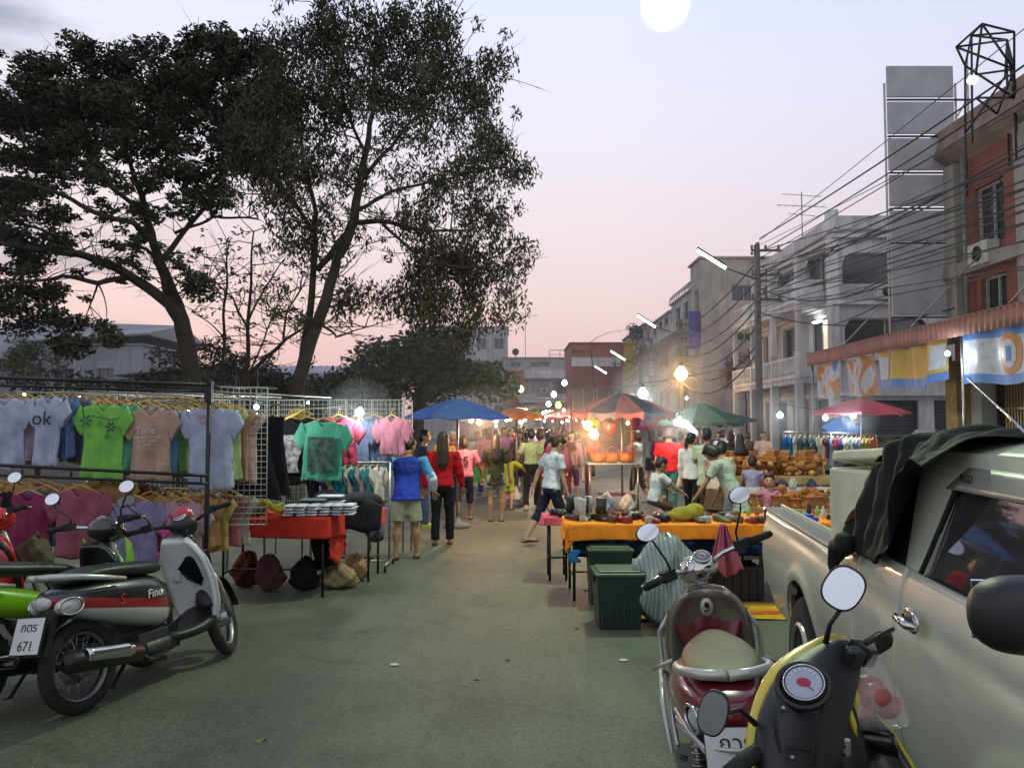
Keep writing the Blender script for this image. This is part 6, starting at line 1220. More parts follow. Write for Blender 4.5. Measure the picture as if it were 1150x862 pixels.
# ------------------------------------------------------------------ canopies
def umbrella(label, px, py_top, d, wpx, h_m, mats, n=8, tilt=0, cat='umbrella', drop=.16, ppx=None, sq=False, group='market umbrellas'):
    top = P(px, py_top, d); Rr = wpx/2*d/F; t = thing('market_umbrella', label, cat, (top.x, top.y, 0), 0, group); H = top.z
    g = MB(); per = 6
    for s in range(n):
        a0 = 2*math.pi*(s+.5)/n; a1 = 2*math.pi*(s+1.5)/n
        def fn(u, v, a0=a0, a1=a1):
            a = a0+(a1-a0)*u; k = 1-.05*math.sin(u*math.pi)*v; x = math.cos(a0)*(1-u)+math.cos(a1)*u; y = math.sin(a0)*(1-u)+math.sin(a1)*u
            return (x*Rr*v*k*(1.0), y*Rr*v*k, H-h_m*(v**1.25)-.03*math.sin(u*math.pi)*v+tilt*x*v)
        g.grid(fn, per, 10, m=s % len(mats))
        g.grid(lambda u, v, a0=a0, a1=a1: ((math.cos(a0)*(1-u)+math.cos(a1)*u)*Rr*(1-.05*math.sin(u*math.pi)), (math.sin(a0)*(1-u)+math.sin(a1)*u)*Rr*(1-.05*math.sin(u*math.pi)), H-h_m-.03*math.sin(u*math.pi)-drop*v*(.7+.3*math.cos(u*25))+tilt*(math.cos(a0)*(1-u)+math.cos(a1)*u)), per, 2, m=s % len(mats))
    g.build('canopy', mats, t)
    g = MB(); g.tube([(0, 0, .02), (0, 0, H+.04)], .022, 10); g.build('pole', STEEL, t)
    g = MB(); g.lathe([(.22, 0), (.22, .06), (.06, .10), (.04, .16)], seg=18); g.build('base', CONC, t)
    for s in range(n):
        a0 = 2*math.pi*(s+.5)/n; g = MB(); g.tube([(0, 0, H-.02), (math.cos(a0)*Rr*.5, math.sin(a0)*Rr*.5, H-.02-h_m*.42+tilt*math.cos(a0)*.5), (math.cos(a0)*Rr, math.sin(a0)*Rr, H-.015-h_m+tilt*math.cos(a0))], .007, 4); g.build('rib', STEEL, t)
    return t
CV = lambda n, c: fab('canvas_'+n, c, fold=.3)
umbrella('wide blue umbrella canopy left of the street', 514, 447, 13.4, 126, .32, [CV('blue', (.05, .09, .30)), CV('blue2', (.06, .10, .26))], drop=.03)
umbrella('red and dark grey striped umbrella over the strawberry cart', 698, 441, 16.2, 118, .40, [CV('coral', (.34, .13, .13)), CV('slate', (.07, .08, .11))], n=12)
umbrella('dull green umbrella right of the striped one', 786, 452, 17.5, 96, .42, [CV('green', (.07, .12, .09))], drop=.1)
umbrella('rose red umbrella over the clothes racks at the right', 966, 447, 20, 104, .36, [CV('rose', (.42, .07, .10))], drop=.05)
umbrella('small maroon umbrella behind the striped one', 735, 467, 22, 60, .25, [CV('maroon', (.22, .05, .08))])
umbrella('faded orange umbrella over the fruit tray', 580, 458, 17, 60, .18, [CV('rust', (.38, .12, .05))], drop=.05)
for i, (px, py, d, w, c, l) in enumerate([(603, 462, 30, 46, 'yellow', 'yellow'), (622, 461, 27, 40, 'rose', 'rose'), (585, 459, 36, 50, 'rust', 'rust coloured'), (640, 458, 25, 60, 'coral', 'coral'), (608, 456, 45, 40, 'green', 'green'), (592, 460, 52, 34, 'blue', 'blue'), (626, 457, 56, 38, 'slate', 'slate'), (752, 463, 28, 60, 'rust', 'rust brown'), (815, 463, 24, 70, 'slate', 'dark slate')]):
    umbrella('%s umbrella among the far stalls' % l if i < 7 else '%s umbrella further back on the right side' % l, px, py, d, w, .22, [{'yellow': CV('yellow', (.55, .35, .02))}.get(c) or MC.get('fabric_canvas_'+c)], drop=.06, n=6, group='umbrellas over the far stalls')
# ------------------------------------------------------------------ garments
def shirt_mesh(g, w=.46, h=.62, sl=.17, ph=0.0, thin=.032, waist=.93, m=0, slm=None):
    def hw(v): return w/2*(1-(1-waist)*math.sin(min(1, v*1.1)*math.pi)*.9)
    for s in (-1, 1):
        def fn(u, v, s=s):
            q = 2*u-1; x = q*hw(v); sh = -.10*abs(q)**1.6*w*(1-v) ; nk = -.055*max(0, 1-(q/.30)**2)*(1.4 if s < 0 else .5)*max(0, 1-v*8)
            y = s*thin*(1-q*q)**.5*(.5+.5*min(1, v*4)) + .018*math.sin(q*6+ph*3+v*2.5)*v+.011*math.sin(q*12+ph*2-v*3)*v+.008*math.sin(q*4+v*9+ph*5)
            return (x, y, sh+nk-h*v-.012*math.sin(q*5+ph)*v)
        g.grid(fn, 22, 20, m)
    for s in (-1, 1):
        def fs(u, v, s=s):
            a = 2*math.pi*u; c = Vector((s*w*.44, 0, -.065*w-.080)); e = Vector((s*(w*.5+sl*.42), 0, -.065*w-.085-sl*1.0))
            p = c.lerp(e, v); return (p.x+math.cos(a)*.075*s*(.9-.1*v)*.75, math.sin(a)*thin*.75, p.z+math.cos(a)*.085*(1-.12*v))
        g.grid(fs, 14, 6, slm if slm is not None else m)
    return g
HANG = M('hanger_wood', (.50, .30, .08), .5)
def hanging_shirt(label, loc, mat, w=.46, h=.62, sl=.17, rz=0, ph=0, hanger=True, group='T-shirts on the left rack', slm=None, name='hanging_shirt'):
    t = thing(name, label, 'T-shirt', loc, (R.uniform(-.05, .05), R.uniform(-.03, .03), rz+R.uniform(-.10, .10)), group); g = MB(); shirt_mesh(g, w, h, sl, ph, slm=1 if slm else None); o = g.build('shirt', [mat, slm] if slm else mat, t, solid=.004, disp=.022)
    if hanger:
        g = MB(); g.tube([(-w*.40, 0, -.045), (-w*.2, 0, -.005), (0, 0, .03), (w*.2, 0, -.005), (w*.40, 0, -.045)], .010, 6); g.tube([(0, 0, .03), (0, 0, .07), (.02, 0, .085), (.015, 0, .105), (-.01, 0, .10)], .004, 5); g.build('hanger', HANG, t)
    return t, o
FLAT = {}
def rowshirts(px, py, d, cols, dx, dy, label, group, w=.42, h=.60, z=None):
    """shirts one behind another on a rail running back"""
    p0 = P(px, py, d)
    for i, c in enumerate(cols):
        mt = fab('row_'+str(c), tuple(.75*q_+.06 for q_ in c))
        t, o = hanging_shirt(label, p0+Vector((dx*(i+1), dy*(i+1), R.uniform(-.015, .015))), mt, w*.92, h*R.uniform(.90, .98), .05, R.uniform(-.12, .12), i, True, group)
ORC = [(.45, .18, .03), (.10, .20, .42), (.50, .42, .30), (.50, .30, .05), (.08, .12, .30), (.42, .45, .50), (.06, .30, .30)]
R.seed(5)
W1 = fab('tee_white', (.40, .43, .58)); DK = M('print_black', (.015, .015, .02), .7)
D1 = 7.1
def front(px, py, d=D1): return P(px, py, d)
rows = [(6, 446, W1, .36, .62, [(.42, .34, .42), (.50, .36, .20), (.45, .30, .10)], 'plain white T-shirt, leftmost of the upper rail'),
        (56, 445, W1, .25, .62, [(.10, .18, .42), (.06, .08, .16), (.50, .42, .25), (.55, .26, .02), (.5, .45, .36), (.5, .2, .05)], 'white T-shirt with two big black letters'),
        (117, 453, fab('tee_green', (.20, .50, .10)), .39, .68, [(.06, .36, .22), (.06, .20, .18), (.5, .3, .1), (.4, .45, .4), (.1, .2, .4)], 'bright green T-shirt with dark flowers'),
        (170, 458, fab('tee_tan', (.42, .28, .22)), .38, .64, [(.05, .22, .42), (.25, .5, .15), (.5, .38, .25), (.40, .08, .20), (.08, .14, .35)], 'tan T-shirt with three lines of pale writing'),
        (237, 457, W1, .41, .72, [(.40, .50, .16), (.50, .28, .16), (.50, .30, .30)], 'long white T-shirt with a red printed word behind the rack post')]
for i, (px, py, mt, w_, h_, cols, lb) in enumerate(rows):
    p = front(px, py); t, o = hanging_shirt(lb, p, mt, w_, h_, .11, 0, i*1.3)
    if i == 1: text('print', 'ok', DK, o, (-.02, -.062, -.20), (math.pi/2, 0, 0), 1.05)
    if i == 2:
        g = MB()
        for (x, z, r_, n) in ((-.13, -.15, .060, 6), (.10, -.20, .055, 6), (.0, -.17, .025, 5), (-.10, -.28, .02, 5), (.07, -.28, .03, 5)):
            for k in range(n):
                a = 6.283*k/n; g.ell((x+math.cos(a)*r_*.6, -.055, z+math.sin(a)*r_*.6), (r_*.42, .003, r_*.15), (0, -a, 0), 8, 5)
        g.tube([(-.08, -.056, -.11), (.0, -.057, -.12), (.1, -.056, -.14), (.16, -.054, -.13)], .004, 5); g.build('flower_print', M('print_teal', (.03, .11, .10), .7), o)
    if i == 3: text('print', 'Time', M('print_pale', (.55, .52, .5), .7), o, (-.02, -.060, -.20), (math.pi/2, 0, 0), .8); text('print', 'you enjoy wasting\nis not wasted\ntime', MC['print_pale'], o, (0, -.060, -.29), (math.pi/2, 0, 0), .75)
    if i == 4: text('print', 'DIARY', M('print_red', (.45, .03, .06), .7), o, (-.03, -.060, -.09), (math.pi/2, 0, 0)); text('print', '2007', MC['print_red'], o, (-.03, -.060, -.14), (math.pi/2, 0, 0))
    rowshirts(px+2, py+1, D1, cols, .045, .09, 'one of the coloured T-shirts hanging edge to edge behind the front ones', 'T-shirts packed behind the front row', w_*.98, h_*.97)
low = [(32, 553, fab('tee_magenta', (.22, .03, .09)), .44, .58, 'magenta T-shirt, leftmost of the lower rail'), (90, 548, fab('tee_rosewood', (.28, .085, .12)), .46, .60, 'rosewood pink T-shirt on the lower rail'), (152, 560, fab('tee_lavender', (.22, .19, .33)), .46, .62, 'lavender T-shirt on the lower rail'), (206, 562, fab('tee_pinkflower', (.34, .22, .27)), .42, .56, 'pale top with a pink flower print on the lower rail'), (-20, 548, C_['black'], .5, .6, 'black T-shirt cut by the left edge of the photo')]
for i, (px, py, mt, w_, h_, lb) in enumerate(low):
    p = P(px, py, 7.05); t, o = hanging_shirt(lb, p, mt, w_*.9, h_, .12, 0, i*2.1)
    if i == 3:
        g = MB()
        for k in range(26): x, z = R.uniform(-.16, .16), R.uniform(-.5, -.12); g.ell((x, -.055, z), (.028, .003, .022), None, 8, 5)
        g.build('flower_print', fab('print_pink', (.45, .07, .22)), o)
    rowshirts(px+4, py-4, 7.05, [(.45, .20, .04), (.50, .35, .05), (.3, .04, .05), (.4, .35, .3)] if i else [(.08, .10, .2), (.3, .05, .06), (.4, .3, .05)], .055, .11, 'one of the shirts packed on the lower rail', 'shirts packed behind the lower front row', w_, h_*.9)
# black pipe rack
rk = thing('pipe_rack', 'two tier black pipe rack carrying the T-shirts at the left', 'clothes rack', P(233, 478, 7.0)); rk.location.z = 0; o_ = rk.location.copy()
def rel(px, py, d): return P(px, py, d)-o_
def pipe(a, b, r_=.013, nm='pipe', m=BLACKM): g = MB(); g.tube([rel(*a), rel(*b)], r_, 8); return g.build(nm, m, rk)
pipe((-60, 422, 6.6), (235, 432, 6.98), .016, 'rail'); pipe((-60, 431, 6.6), (232, 440, 6.98), .012, 'rail')
pipe((-60, 519, 6.6), (233, 534, 6.95), .014, 'rail'); pipe((-60, 531, 6.6), (233, 543, 6.95), .012, 'rail'); pipe((235, 434, 7.0), (310, 436, 9.5), .013, 'rail')
for px in (8, 50, 78, 112, 154, 200): pipe((px, 423+px*.035, 6.78+px*.0009), (px, 432+px*.035, 6.78+px*.0009), .008, 'tie_bar')
for px in (25, 80, 140, 200, 226): pipe((px, 523+px*.05, 6.76+px*.0008), (px, 534+px*.042, 6.76+px*.0008), .009, 'tie_bar')
g = MB(); q = rel(235, 432, 7.0); g.tube([(q.x, q.y, q.z+.03), (q.x, q.y, .0)], .019, 10); g.build('post', BLACKM, rk)
g = MB(); q2 = rel(235, 445, 7.0); g.box((q.x, q.y, q.z-.06), (.06, .06, .18)); g.build('post_joint', BLACKM, rk)
g = MB(); g.tube([(q.x-2.9, q.y-.2, 2.0), (q.x-2.9, q.y-.2, 0)], .019, 10); g.build('post', BLACKM, rk)
# rails running back that carry the packed shirts, with bare hangers
hr = thing('hanger_rail', 'cluster of steel rails with bare hangers above the packed T-shirts', 'clothes rail', (o_.x-1.5, 8.0, 0))
for px in (20, 60, 122, 176, 243): g = MB(); A = P(px, 440, 7.1); g.tube([A-hr.location, A+Vector((.7, 1.4, .0))-hr.location], .009, 6); g.build('rail', STEEL, hr)
for k in range(44):
    a = P(R.uniform(5, 255), 446, R.uniform(7.6, 8.9)); a.z = 1.93+R.uniform(-.03, .04)
    g = MB(); an = R.uniform(-.5, .5); c_, s_ = math.cos(an)*.19, math.sin(an)*.19; b0 = a-hr.location
    g.tube([b0+Vector((-c_, -s_, -.07)), b0, b0+Vector((c_, s_, -.07))], .011, 5); g.tube([b0, b0+Vector((0, 0, .08))], .004, 4); g.build('hanger', M('hanger_ochre', (.28, .20, .07), .5) if k % 3 else STEEL, hr)
for x in (0.0, 1.0): g = MB(); g.tube([(x*2-.6, 1.0, 0), (x*2-.6, 1.0, 2.0)], .014, 6); g.build('post', STEEL, hr)
# wire grids
def wiregrid(label, loc, w_, h_, rz=0, st=.05, tilt=0, r_=.0028):
    t = MB(); n, m_ = round(w_/st), round(h_/st)
    for i in range(n+1): x = -w_/2+w_*i/n; t.tube([(x, 0, 0), (x, 0, h_)], r_*(1.8 if i in (0, n) else 1), 4)
    for j in range(m_+1): z = h_*j/m_; t.tube([(-w_/2, .003, z), (w_/2, .003, z)], r_*(1.8 if j in (0, m_) else 1), 4)
    o = t.build('wire_grid', M('wire_white', (.42, .42, .40), .5), None, loc, (tilt, 0, rz)); tag(o, label, 'wire grid', 'white wire display grids'); return o
wiregrid('white wire display grid hanging in front of the red table', P(267, 589, 7.3), .50, 1.24, rad(8), .052, .04)
for i, (px, d, w_, l) in enumerate([(350, 10.6, .9, 'far wire grid left of the bright bulb'), (300, 9.8, .9, 'wire grid behind the black dresses'), (412, 10.8, 1.0, 'wire grid behind the grey shirts'), (440, 10.9, .55, 'wire grid behind the pink shirt'), (205, 9.4, 1.1, 'wire grid behind the tan and long white shirts')]):
    b_ = P(px, 449, d); o = wiregrid(l, (b_.x, b_.y, b_.z-1.45), w_, 1.45, 0, .06)
    s = thing('grid_stand', 'steel legs holding the '+l, 'stand', (b_.x, b_.y, 0), 0, 'legs of the wire grids')
    for x in (-w_/2, w_/2): g = MB(); g.tube([(x, .01, 0), (x, .01, b_.z-.02)], .012, 6); g.build('leg', STEEL, s)
# dark dresses and middle stall garments
def dress(label, px, py, d, mat, w_, h_, flare=1.5, group='dark dresses in the middle stall'):
    t = thing('hanging_dress', label, 'dress', P(px, py, d), 0, group)
    def fn(u, v):
        a = 2*math.pi*u; r_ = w_/2*(.8+.2*abs(v-.25) if v < .3 else .82+(flare-.82)*((v-.3)/.7)); f = 1+.10*math.sin(a*5+px)*v
        return (math.cos(a)*r_*f, math.sin(a)*r_*.35*f, -h_*v-.02*math.cos(a*2)*v)
    g = MB(); g.grid(fn, 36, 18); g.build('cloth', mat, t)
    g = MB(); g.tube([(-w_*.36, 0, -.03), (0, 0, .03), (w_*.36, 0, -.03)], .009, 6); g.tube([(0, 0, .03), (0, 0, .1)], .004, 5)
    for s in (-1, 1): g.tube([(s*w_*.3, 0, -.03), (s*w_*.3, 0, .0)], .008, 5)
    g.build('hanger', HANG, t)
dress('long black flared dress behind the front wire grid', 286, 468, 7.7, C_['black'], .30, .78, 1.8); dress('second black dress tucked behind the first one', 306, 468, 8.2, C_['black'], .30, .80, 1.4)
tt = [(336, 468, 9.0, C_['black'], .5, .66, 'black T-shirt with a pale printed patch'), (364, 472, 8.8, fab('tee_jade', (.08, .36, .24)), .46, .66, 'jade green T-shirt with a dark photo print'), (380, 468, 9.3, fab('tee_crimson', (.32, .03, .06)), .42, .56, 'crimson shirt behind the jade green one'), (398, 470, 9.9, fab('shirt_greyblue', (.16, .19, .30)), .38, .62, 'grey blue shirt beside the bright bulb'), (420, 468, 10.1, fab('shirt_denim', (.10, .14, .28)), .46, .66, 'denim blue shirt right of the bright bulb'), (440, 468, 9.8, fab('shirt_pinkcheck', (.40, .15, .19)), .32, .46, 'pink checked blouse on the grid'), (324, 470, 9.3, C_['black'], .46, .75, 'plain black shirt at the back of the middle stall')]
for i, (px, py, d, mt, w_, h_, lb) in enumerate(tt):
    t, o = hanging_shirt(lb, P(px, py, d), mt, w_, h_, .15, 0, i, True, 'shirts in the middle clothes stall')
    if i == 0: g = MB(); g.grid(lambda u, v: (-.20+.22*u+.03*math.sin(v*6), -.062-.004*math.sin(u*9), -.20-.42*v), 8, 8); g.build('print', M('print_grey', (.30, .29, .28), .8, var=.9, scale=22), o)
    if i == 1: g = MB(); g.grid(lambda u, v: (-.15+.30*u, -.064, -.18-.38*v), 6, 6); g.build('print', M('print_dark', (.035, .08, .06), .8, var=.9, scale=14), o)
for k in range(7): # yellow hangers fanned out
    p = P(328+k*2.2, 466-k*1.0, 8.7); t = thing('clothes_hanger', 'yellow plastic hanger, one of a bunch above the black T-shirt', 'hanger', p, .5, 'bunch of yellow hangers')
    g = MB(); g.tube([(-.10, 0, -.06), (0, 0, .0), (.10, 0, -.05)], .008, 6); g.tube([(0, 0, 0), (0, 0, .06)], .004, 4); g.build('hanger_frame', M('hanger_yellow', (.50, .36, .06)), t)
cols = [(.03, .03, .05), (.06, .05, .2), (.4, .4, .38), (.02, .25, .3), (.03, .3, .36), (.5, .5, .45), (.02, .2, .26), (.4, .4, .4), (.05, .25, .3), (.5, .45, .4)]
for k, c in enumerate(cols):
    px = 360+k*7.2 if k > 1 else 352+k*16; hanging_shirt('one of the small teal, white and grey tops on the low middle rack', P(px, 524, 9.6), fab('low_%d' % k, c), .20, .42, .07, rad(R.uniform(50, 80)), k, True, 'tops on the low middle rack')
lr = thing('clothes_rail', 'low wheeled steel clothes rail in the middle stall', 'clothes rail', P(405, 600, 9.6)); lr.location.z = 0; o2 = lr.location.copy()
g = MB(); a_, b_ = P(350, 519, 9.6)-o2, P(438, 519, 9.6)-o2; g.tube([a_, b_], .014, 8); g.build('rail', STEEL, lr)
for q in (a_, b_):
    g = MB(); g.tube([q, (q.x, q.y, .06)], .014, 8); g.tube([(q.x, q.y-.3, .08), (q.x, q.y+.3, .08)], .014, 8); g.build('upright', STEEL, lr)
    for dy in (-.3, .3): g = MB(); g.lathe([(.04, -.01), (.04, .01)], (q.x, q.y+dy, .04), 14, rot=(0, math.pi/2, 0)); g.build('castor', RUB, lr)
g = MB(); g.tube([(a_.x, a_.y, .08), (b_.x, b_.y, .08)], .012, 8); g.build('base_rail', STEEL, lr)
# ------------------------------------------------------------------ tables
def clothgrid(W_, D_, drop, seed=0, amp=.02, corner=.06):
    """table cover with hanging sides"""
    g = MB(); q = random.Random(seed); ph = [q.random()*6 for _ in range(8)]
    hx, hy = W_/2, D_/2; per = []
    n = 80; L_ = 2*(W_+D_)
    def edge(s):
        s = s % L_
        if s < W_: return (-hx+s, -hy, 0, -1)
        s -= W_
        if s < D_: return (hx, -hy+s, 1, 0)
        s -= D_
        if s < W_: return (hx-s, hy, 0, 1)
        s -= W_; return (-hx, hy-s, -1, 0)
    nn = 160
    def fn(u, v):
        x, y, nx, ny = edge(u*L_); f = (math.sin(u*L_*5+ph[0])+.7*math.sin(u*L_*11+ph[1])+.4*math.sin(u*L_*23+ph[2]))*amp*v
        o = .012+f+.02*v; return (x+nx*o, y+ny*o, -drop*v*(1+.10*math.sin(u*L_*2.1+ph[3])+.05*math.sin(u*L_*6+ph[4])))
    g.grid(fn, nn, 8); g.grid(lambda u, v: (-hx-.012+(W_+.024)*u, -hy-.012+(D_+.024)*v, .004*math.sin(u*9+v*7)), 20, 10); return g
def table(label, cx, cy, W_, D_, H_, cover, clab, drop=.2, rz=0, group='trestle tables', seed=0, legm=BLACKM, amp=.02):
    t = thing('market_table', label, 'table', (cx, cy, 0), rz, group)
    g = MB(); g.box((0, 0, H_-.02), (W_, D_, .03)); g.build('tabletop', WOODM, t, bevel=.004)
    for x in (-W_/2+.06, W_/2-.06):
        for y in (-D_/2+.06, D_/2-.06): g = MB(); g.tube([(x, y, 0), (x, y, H_-.035)], .014, 8); g.build('leg', legm, t)
    g = MB()
    for x in (-W_/2+.06, W_/2-.06): g.tube([(x, -D_/2+.06, .22), (x, D_/2-.06, .22)], .010, 6)
    g.tube([(-W_/2+.06, 0, .22), (W_/2-.06, 0, .22)], .010, 6); g.build('brace', legm, t)
    if cover is not None:
        o = clothgrid(W_, D_, drop, seed, amp).build('table_cover', cover, None, (cx, cy, H_+.006), (0, 0, rz)); tag(o, clab, 'table cover'); o.modifiers.new('s', 'SOLIDIFY').thickness = .004
    return t
a_ = G(248, 640); c1 = P(310, 590, 7.95)
table('left table under a red cloth piled with folded shirts', -2.35, 8.25, 1.12, .62, .78, fab('cloth_red', (.50, .035, .02)), 'bright red cloth covering the left clothes table', .22, -.05, seed=3)
g = MB(); g.grid(lambda u, v: (.572+.012*math.sin(v*30)+.01*v, -.30+.62*u, -.02-.50*v*(1-.25*abs(2*u-1))), 14, 12)
o = g.build('cloth_corner', MC['fabric_cloth_red'], None, (-2.35, 8.25, .786), (0, 0, -.05), solid=.004); tag(o, 'long red cloth corner falling from the right end of the left table', 'cloth')
table('second left table half hidden under a black garment', -1.78, 9.0, .6, .6, .74, fab('cloth_coral', (.50, .07, .06)), 'coral red cloth on the second left table', .14, -.05, seed=5)
g = MB(); g.grid(lambda u, v: (-.38+.76*u, -.36+.5*v-.02, .10*math.sin(u*3.1)*math.sin(v*3)+.05+.02*math.sin(u*14+v*8)-(max(0, .25-v)*1.0)), 24, 18)
g.grid(lambda u, v: (-.32+.26*u+.02*math.sin(v*9), -.385-.03*v+.015*math.sin(u*12), .0-.60*v), 10, 14); g.ell((-.25, -.1, .08), (.16, .26, .13)); g.ell((.1, -.05, .08), (.25, .22, .10))
o = g.build('black_garment', C_['black'], None, (-1.76, 8.85, .78), (0, 0, 0), solid=.005); tag(o, 'heap of black garments spilling over the second left table', 'clothes heap')
# folded piles
def pile(label, cx, cy, z, n, w_, d_, mats, group='folded garment piles on the left table', rz=0):
    t = thing('folded_pile', label, 'folded clothes', (cx, cy, z), rz, group)
    for k in range(n): g = MB(); g.loft(srings([(-w_/2, 0, 0, d_*.42, .010), (-w_/2+.02, 0, 0, d_/2, .014), (w_/2-.02, 0, 0, d_/2, .014), (w_/2, 0, 0, d_*.42, .010)], 16)); g.build('folded_garment', mats[k % len(mats)], t, (R.uniform(-.01, .01), R.uniform(-.01, .01), .015+k*.028), (0, 0, R.uniform(-.06, .06)))
WF = fab('folded_white', (.52, .53, .58)); NF = fab('folded_navy', (.05, .07, .12)); GF = fab('folded_grey', (.12, .14, .14))
for k in range(6): pile('pile of folded white shirts, one of six side by side on the red cloth', -2.20+k*.115, 8.02+.02*k, .79, 4, .10, .28, [WF], 'folded white shirts on the red cloth')
pile('pile of folded grey shirts behind the white ones', -2.05, 8.36, .79, 5, .26, .24, [GF, NF]); pile('folded pale shirts topmost at the back of the red table', -1.90, 8.48, .79, 6, .26, .2, [NF, WF]); pile('dark folded clothes behind the wire grid', -2.66, 8.2, .79, 4, .28, .4, [GF, NF, fab('folded_tan', (.25, .2, .15))])
g = MB(); g.grid(lambda u, v: (-.14+.28*u, .05*math.sin(u*7)+.04, .06+.035*math.sin(v*6+u*5)-.08*v), 12, 8); o = g.build('yellow_garment', fab('mustard', (.40, .36, .04)), None, (-2.42, 7.98, .86), (0, 0, 0), solid=.02); tag(o, 'mustard yellow garment on the red table beside the grid', 'garment')
# sacks and bags beneath
def sack(label, loc, r_, h_, mat, seed=0, cat='bag', name='sack', group=None):
    q = random.Random(seed); ph = [q.random()*6 for _ in range(5)]; g = MB()
    def fn(u, v):
        a = 2*math.pi*u; k = (max(0, math.sin(v*math.pi))**.38)*(1-.42*v)+.02; f = 1+.16*math.sin(3*a+ph[0]+v*4)+.11*math.sin(5*a+ph[1]-v*9)+.07*math.sin(9*a+ph[4]+v*14)+.04*math.sin(17*a+ph[2]-v*11)
        return (math.cos(a)*r_*k*f, math.sin(a)*r_*k*f*.85, h_*v+.02*math.sin(a*2+ph[3])*v)
    g.grid(fn, 40, 20)
    if seed % 2 == 0: g.tube([(0, 0, h_*.95), (.01, 0, h_*1.02), (.03, .01, h_*1.08)], [r_*.16, r_*.10, r_*.18], 8)
    o = g.build(name, mat, None, loc); tag(o, label, cat, group); return o
sack('pink plastic sack under the red table', (-2.48, 8.3, 0), .16, .36, fab('sack_pink', (.09, .035, .04)), 1); sack('black sack under the red table', (-2.12, 8.3, 0), .16, .34, C_['black'], 13); sack('clear sack of tan clothes between the left tables', (-1.80, 8.45, 0), .22, .26, fab('sack_tan', (.30, .22, .12), rough=.3), 3)
sack('ochre sack lying beside the second left table', (-1.72, 8.85, 0), .17, .27, fab('sack_ochre', (.34, .20, .09), rough=.3), 4); sack('dark red sack behind the legs of the red table', (-2.78, 8.5, 0), .16, .36, fab('sack_brick', (.08, .02, .012)), 7); sack('black shopping bag hanging under the middle clothes rail', (-1.62, 9.6, .3), .12, .28, C_['slate'], 7)
sack('round brown hide bag above the green bike seat', P(38, 640, 6.3), .17, .26, fab('hide', (.10, .085, .055), rough=.9), 8, name='round_bag')
# ------------------------------------------------------------------ orange tables at the right
OR = fab('cloth_orange', (.92, .30, .02), rough=.7)
table('long table under the orange cloth, covered in shoes', 1.50, 8.12, 1.92, .72, .73, OR, 'bright orange cloth over the long shoe table', .155, 0, seed=11, amp=.008)
g = MB(); g.grid(lambda u, v: (-.05+.03*math.sin(v*8)+.02*v*u, -.36+.3*u, -.30*v*(1-.3*u)), 8, 8); g.grid(lambda u, v: (.1*u-.05, -.372-.01*math.sin(v*9), -.27*v*(1-.5*u)), 6, 8)
o = g.build('cloth_corner', OR, None, (.56, 8.12, .73), solid=.004); tag(o, 'orange cloth corner hanging at the left end of the shoe table', 'cloth')
table('second orange covered table, partly hidden by the pickup', 3.05, 8.3, 1.3, .8, .73, OR, 'orange cloth over the table behind the pickup bed', .22, 0, seed=12)
# batik sheet below the orange cloth
bt = fab('batik', (.01, .02, .05), fold=.5); nt = bt.node_tree; N, L = nt.nodes, nt.links
tc = N.new('ShaderNodeTexCoord'); vo = N.new('ShaderNodeTexVoronoi'); vo.inputs['Scale'].default_value = 9; mp = N.new('ShaderNodeMapping'); mp.inputs['Scale'].default_value = (.8, 1, 1.6); L.new(tc.outputs['Object'], mp.inputs['Vector']); L.new(mp.outputs[0], vo.inputs['Vector'])
r_ = N.new('ShaderNodeValToRGB'); e = r_.color_ramp.elements; e[0].position = .2; e[0].color = (.02, .07, .22, 1); e[1].position = .5; e[1].color = (.006, .010, .02, 1); L.new(vo.outputs['Distance'], r_.inputs[0]); L.new(r_.outputs[0], N['Principled BSDF'].inputs['Base Color'])
g = MB(); g.grid(lambda u, v: (-.90+1.85*u, .02*math.sin(u*16)*v, -.20*v-.01*math.sin(u*5)), 50, 5); o = g.build('batik_sheet', bt, None, (1.50, 7.80, .62), solid=.004); tag(o, 'blue and black batik sheet hanging under the orange cloth', 'cloth')
g = MB(); g.grid(lambda u, v: (.02*math.sin(v*9)+.10*u, 0, -.12*v), 4, 6); o = g.build('blue_rag', fab('rag_blue', (.03, .20, .42)), None, (.54, 7.72, .50), solid=.02); tag(o, 'small blue rag at the left corner of the orange table', 'rag')
g = MB(); g.grid(lambda u, v: ((u-.5)*(.05+.30*v)+.03*v, .03*math.sin(u*14)*(.4+v)+.02*math.sin(u*25), -.46*v*(1-.10*math.sin(u*9))), 30, 12); o = g.build('pink_cloth', fab('pinkcloth', (.45, .12, .18)), None, P(812, 588, 7.55), solid=.006); tag(o, 'pink cloth hanging in folds in front of the orange table', 'cloth')
table('small pink topped table left of the orange one', .50, 9.0, .30, .5, .68, fab('cloth_pink', (.62, .10, .14)), 'pink cloth on the small table left of the orange one', .08, 0, seed=14)
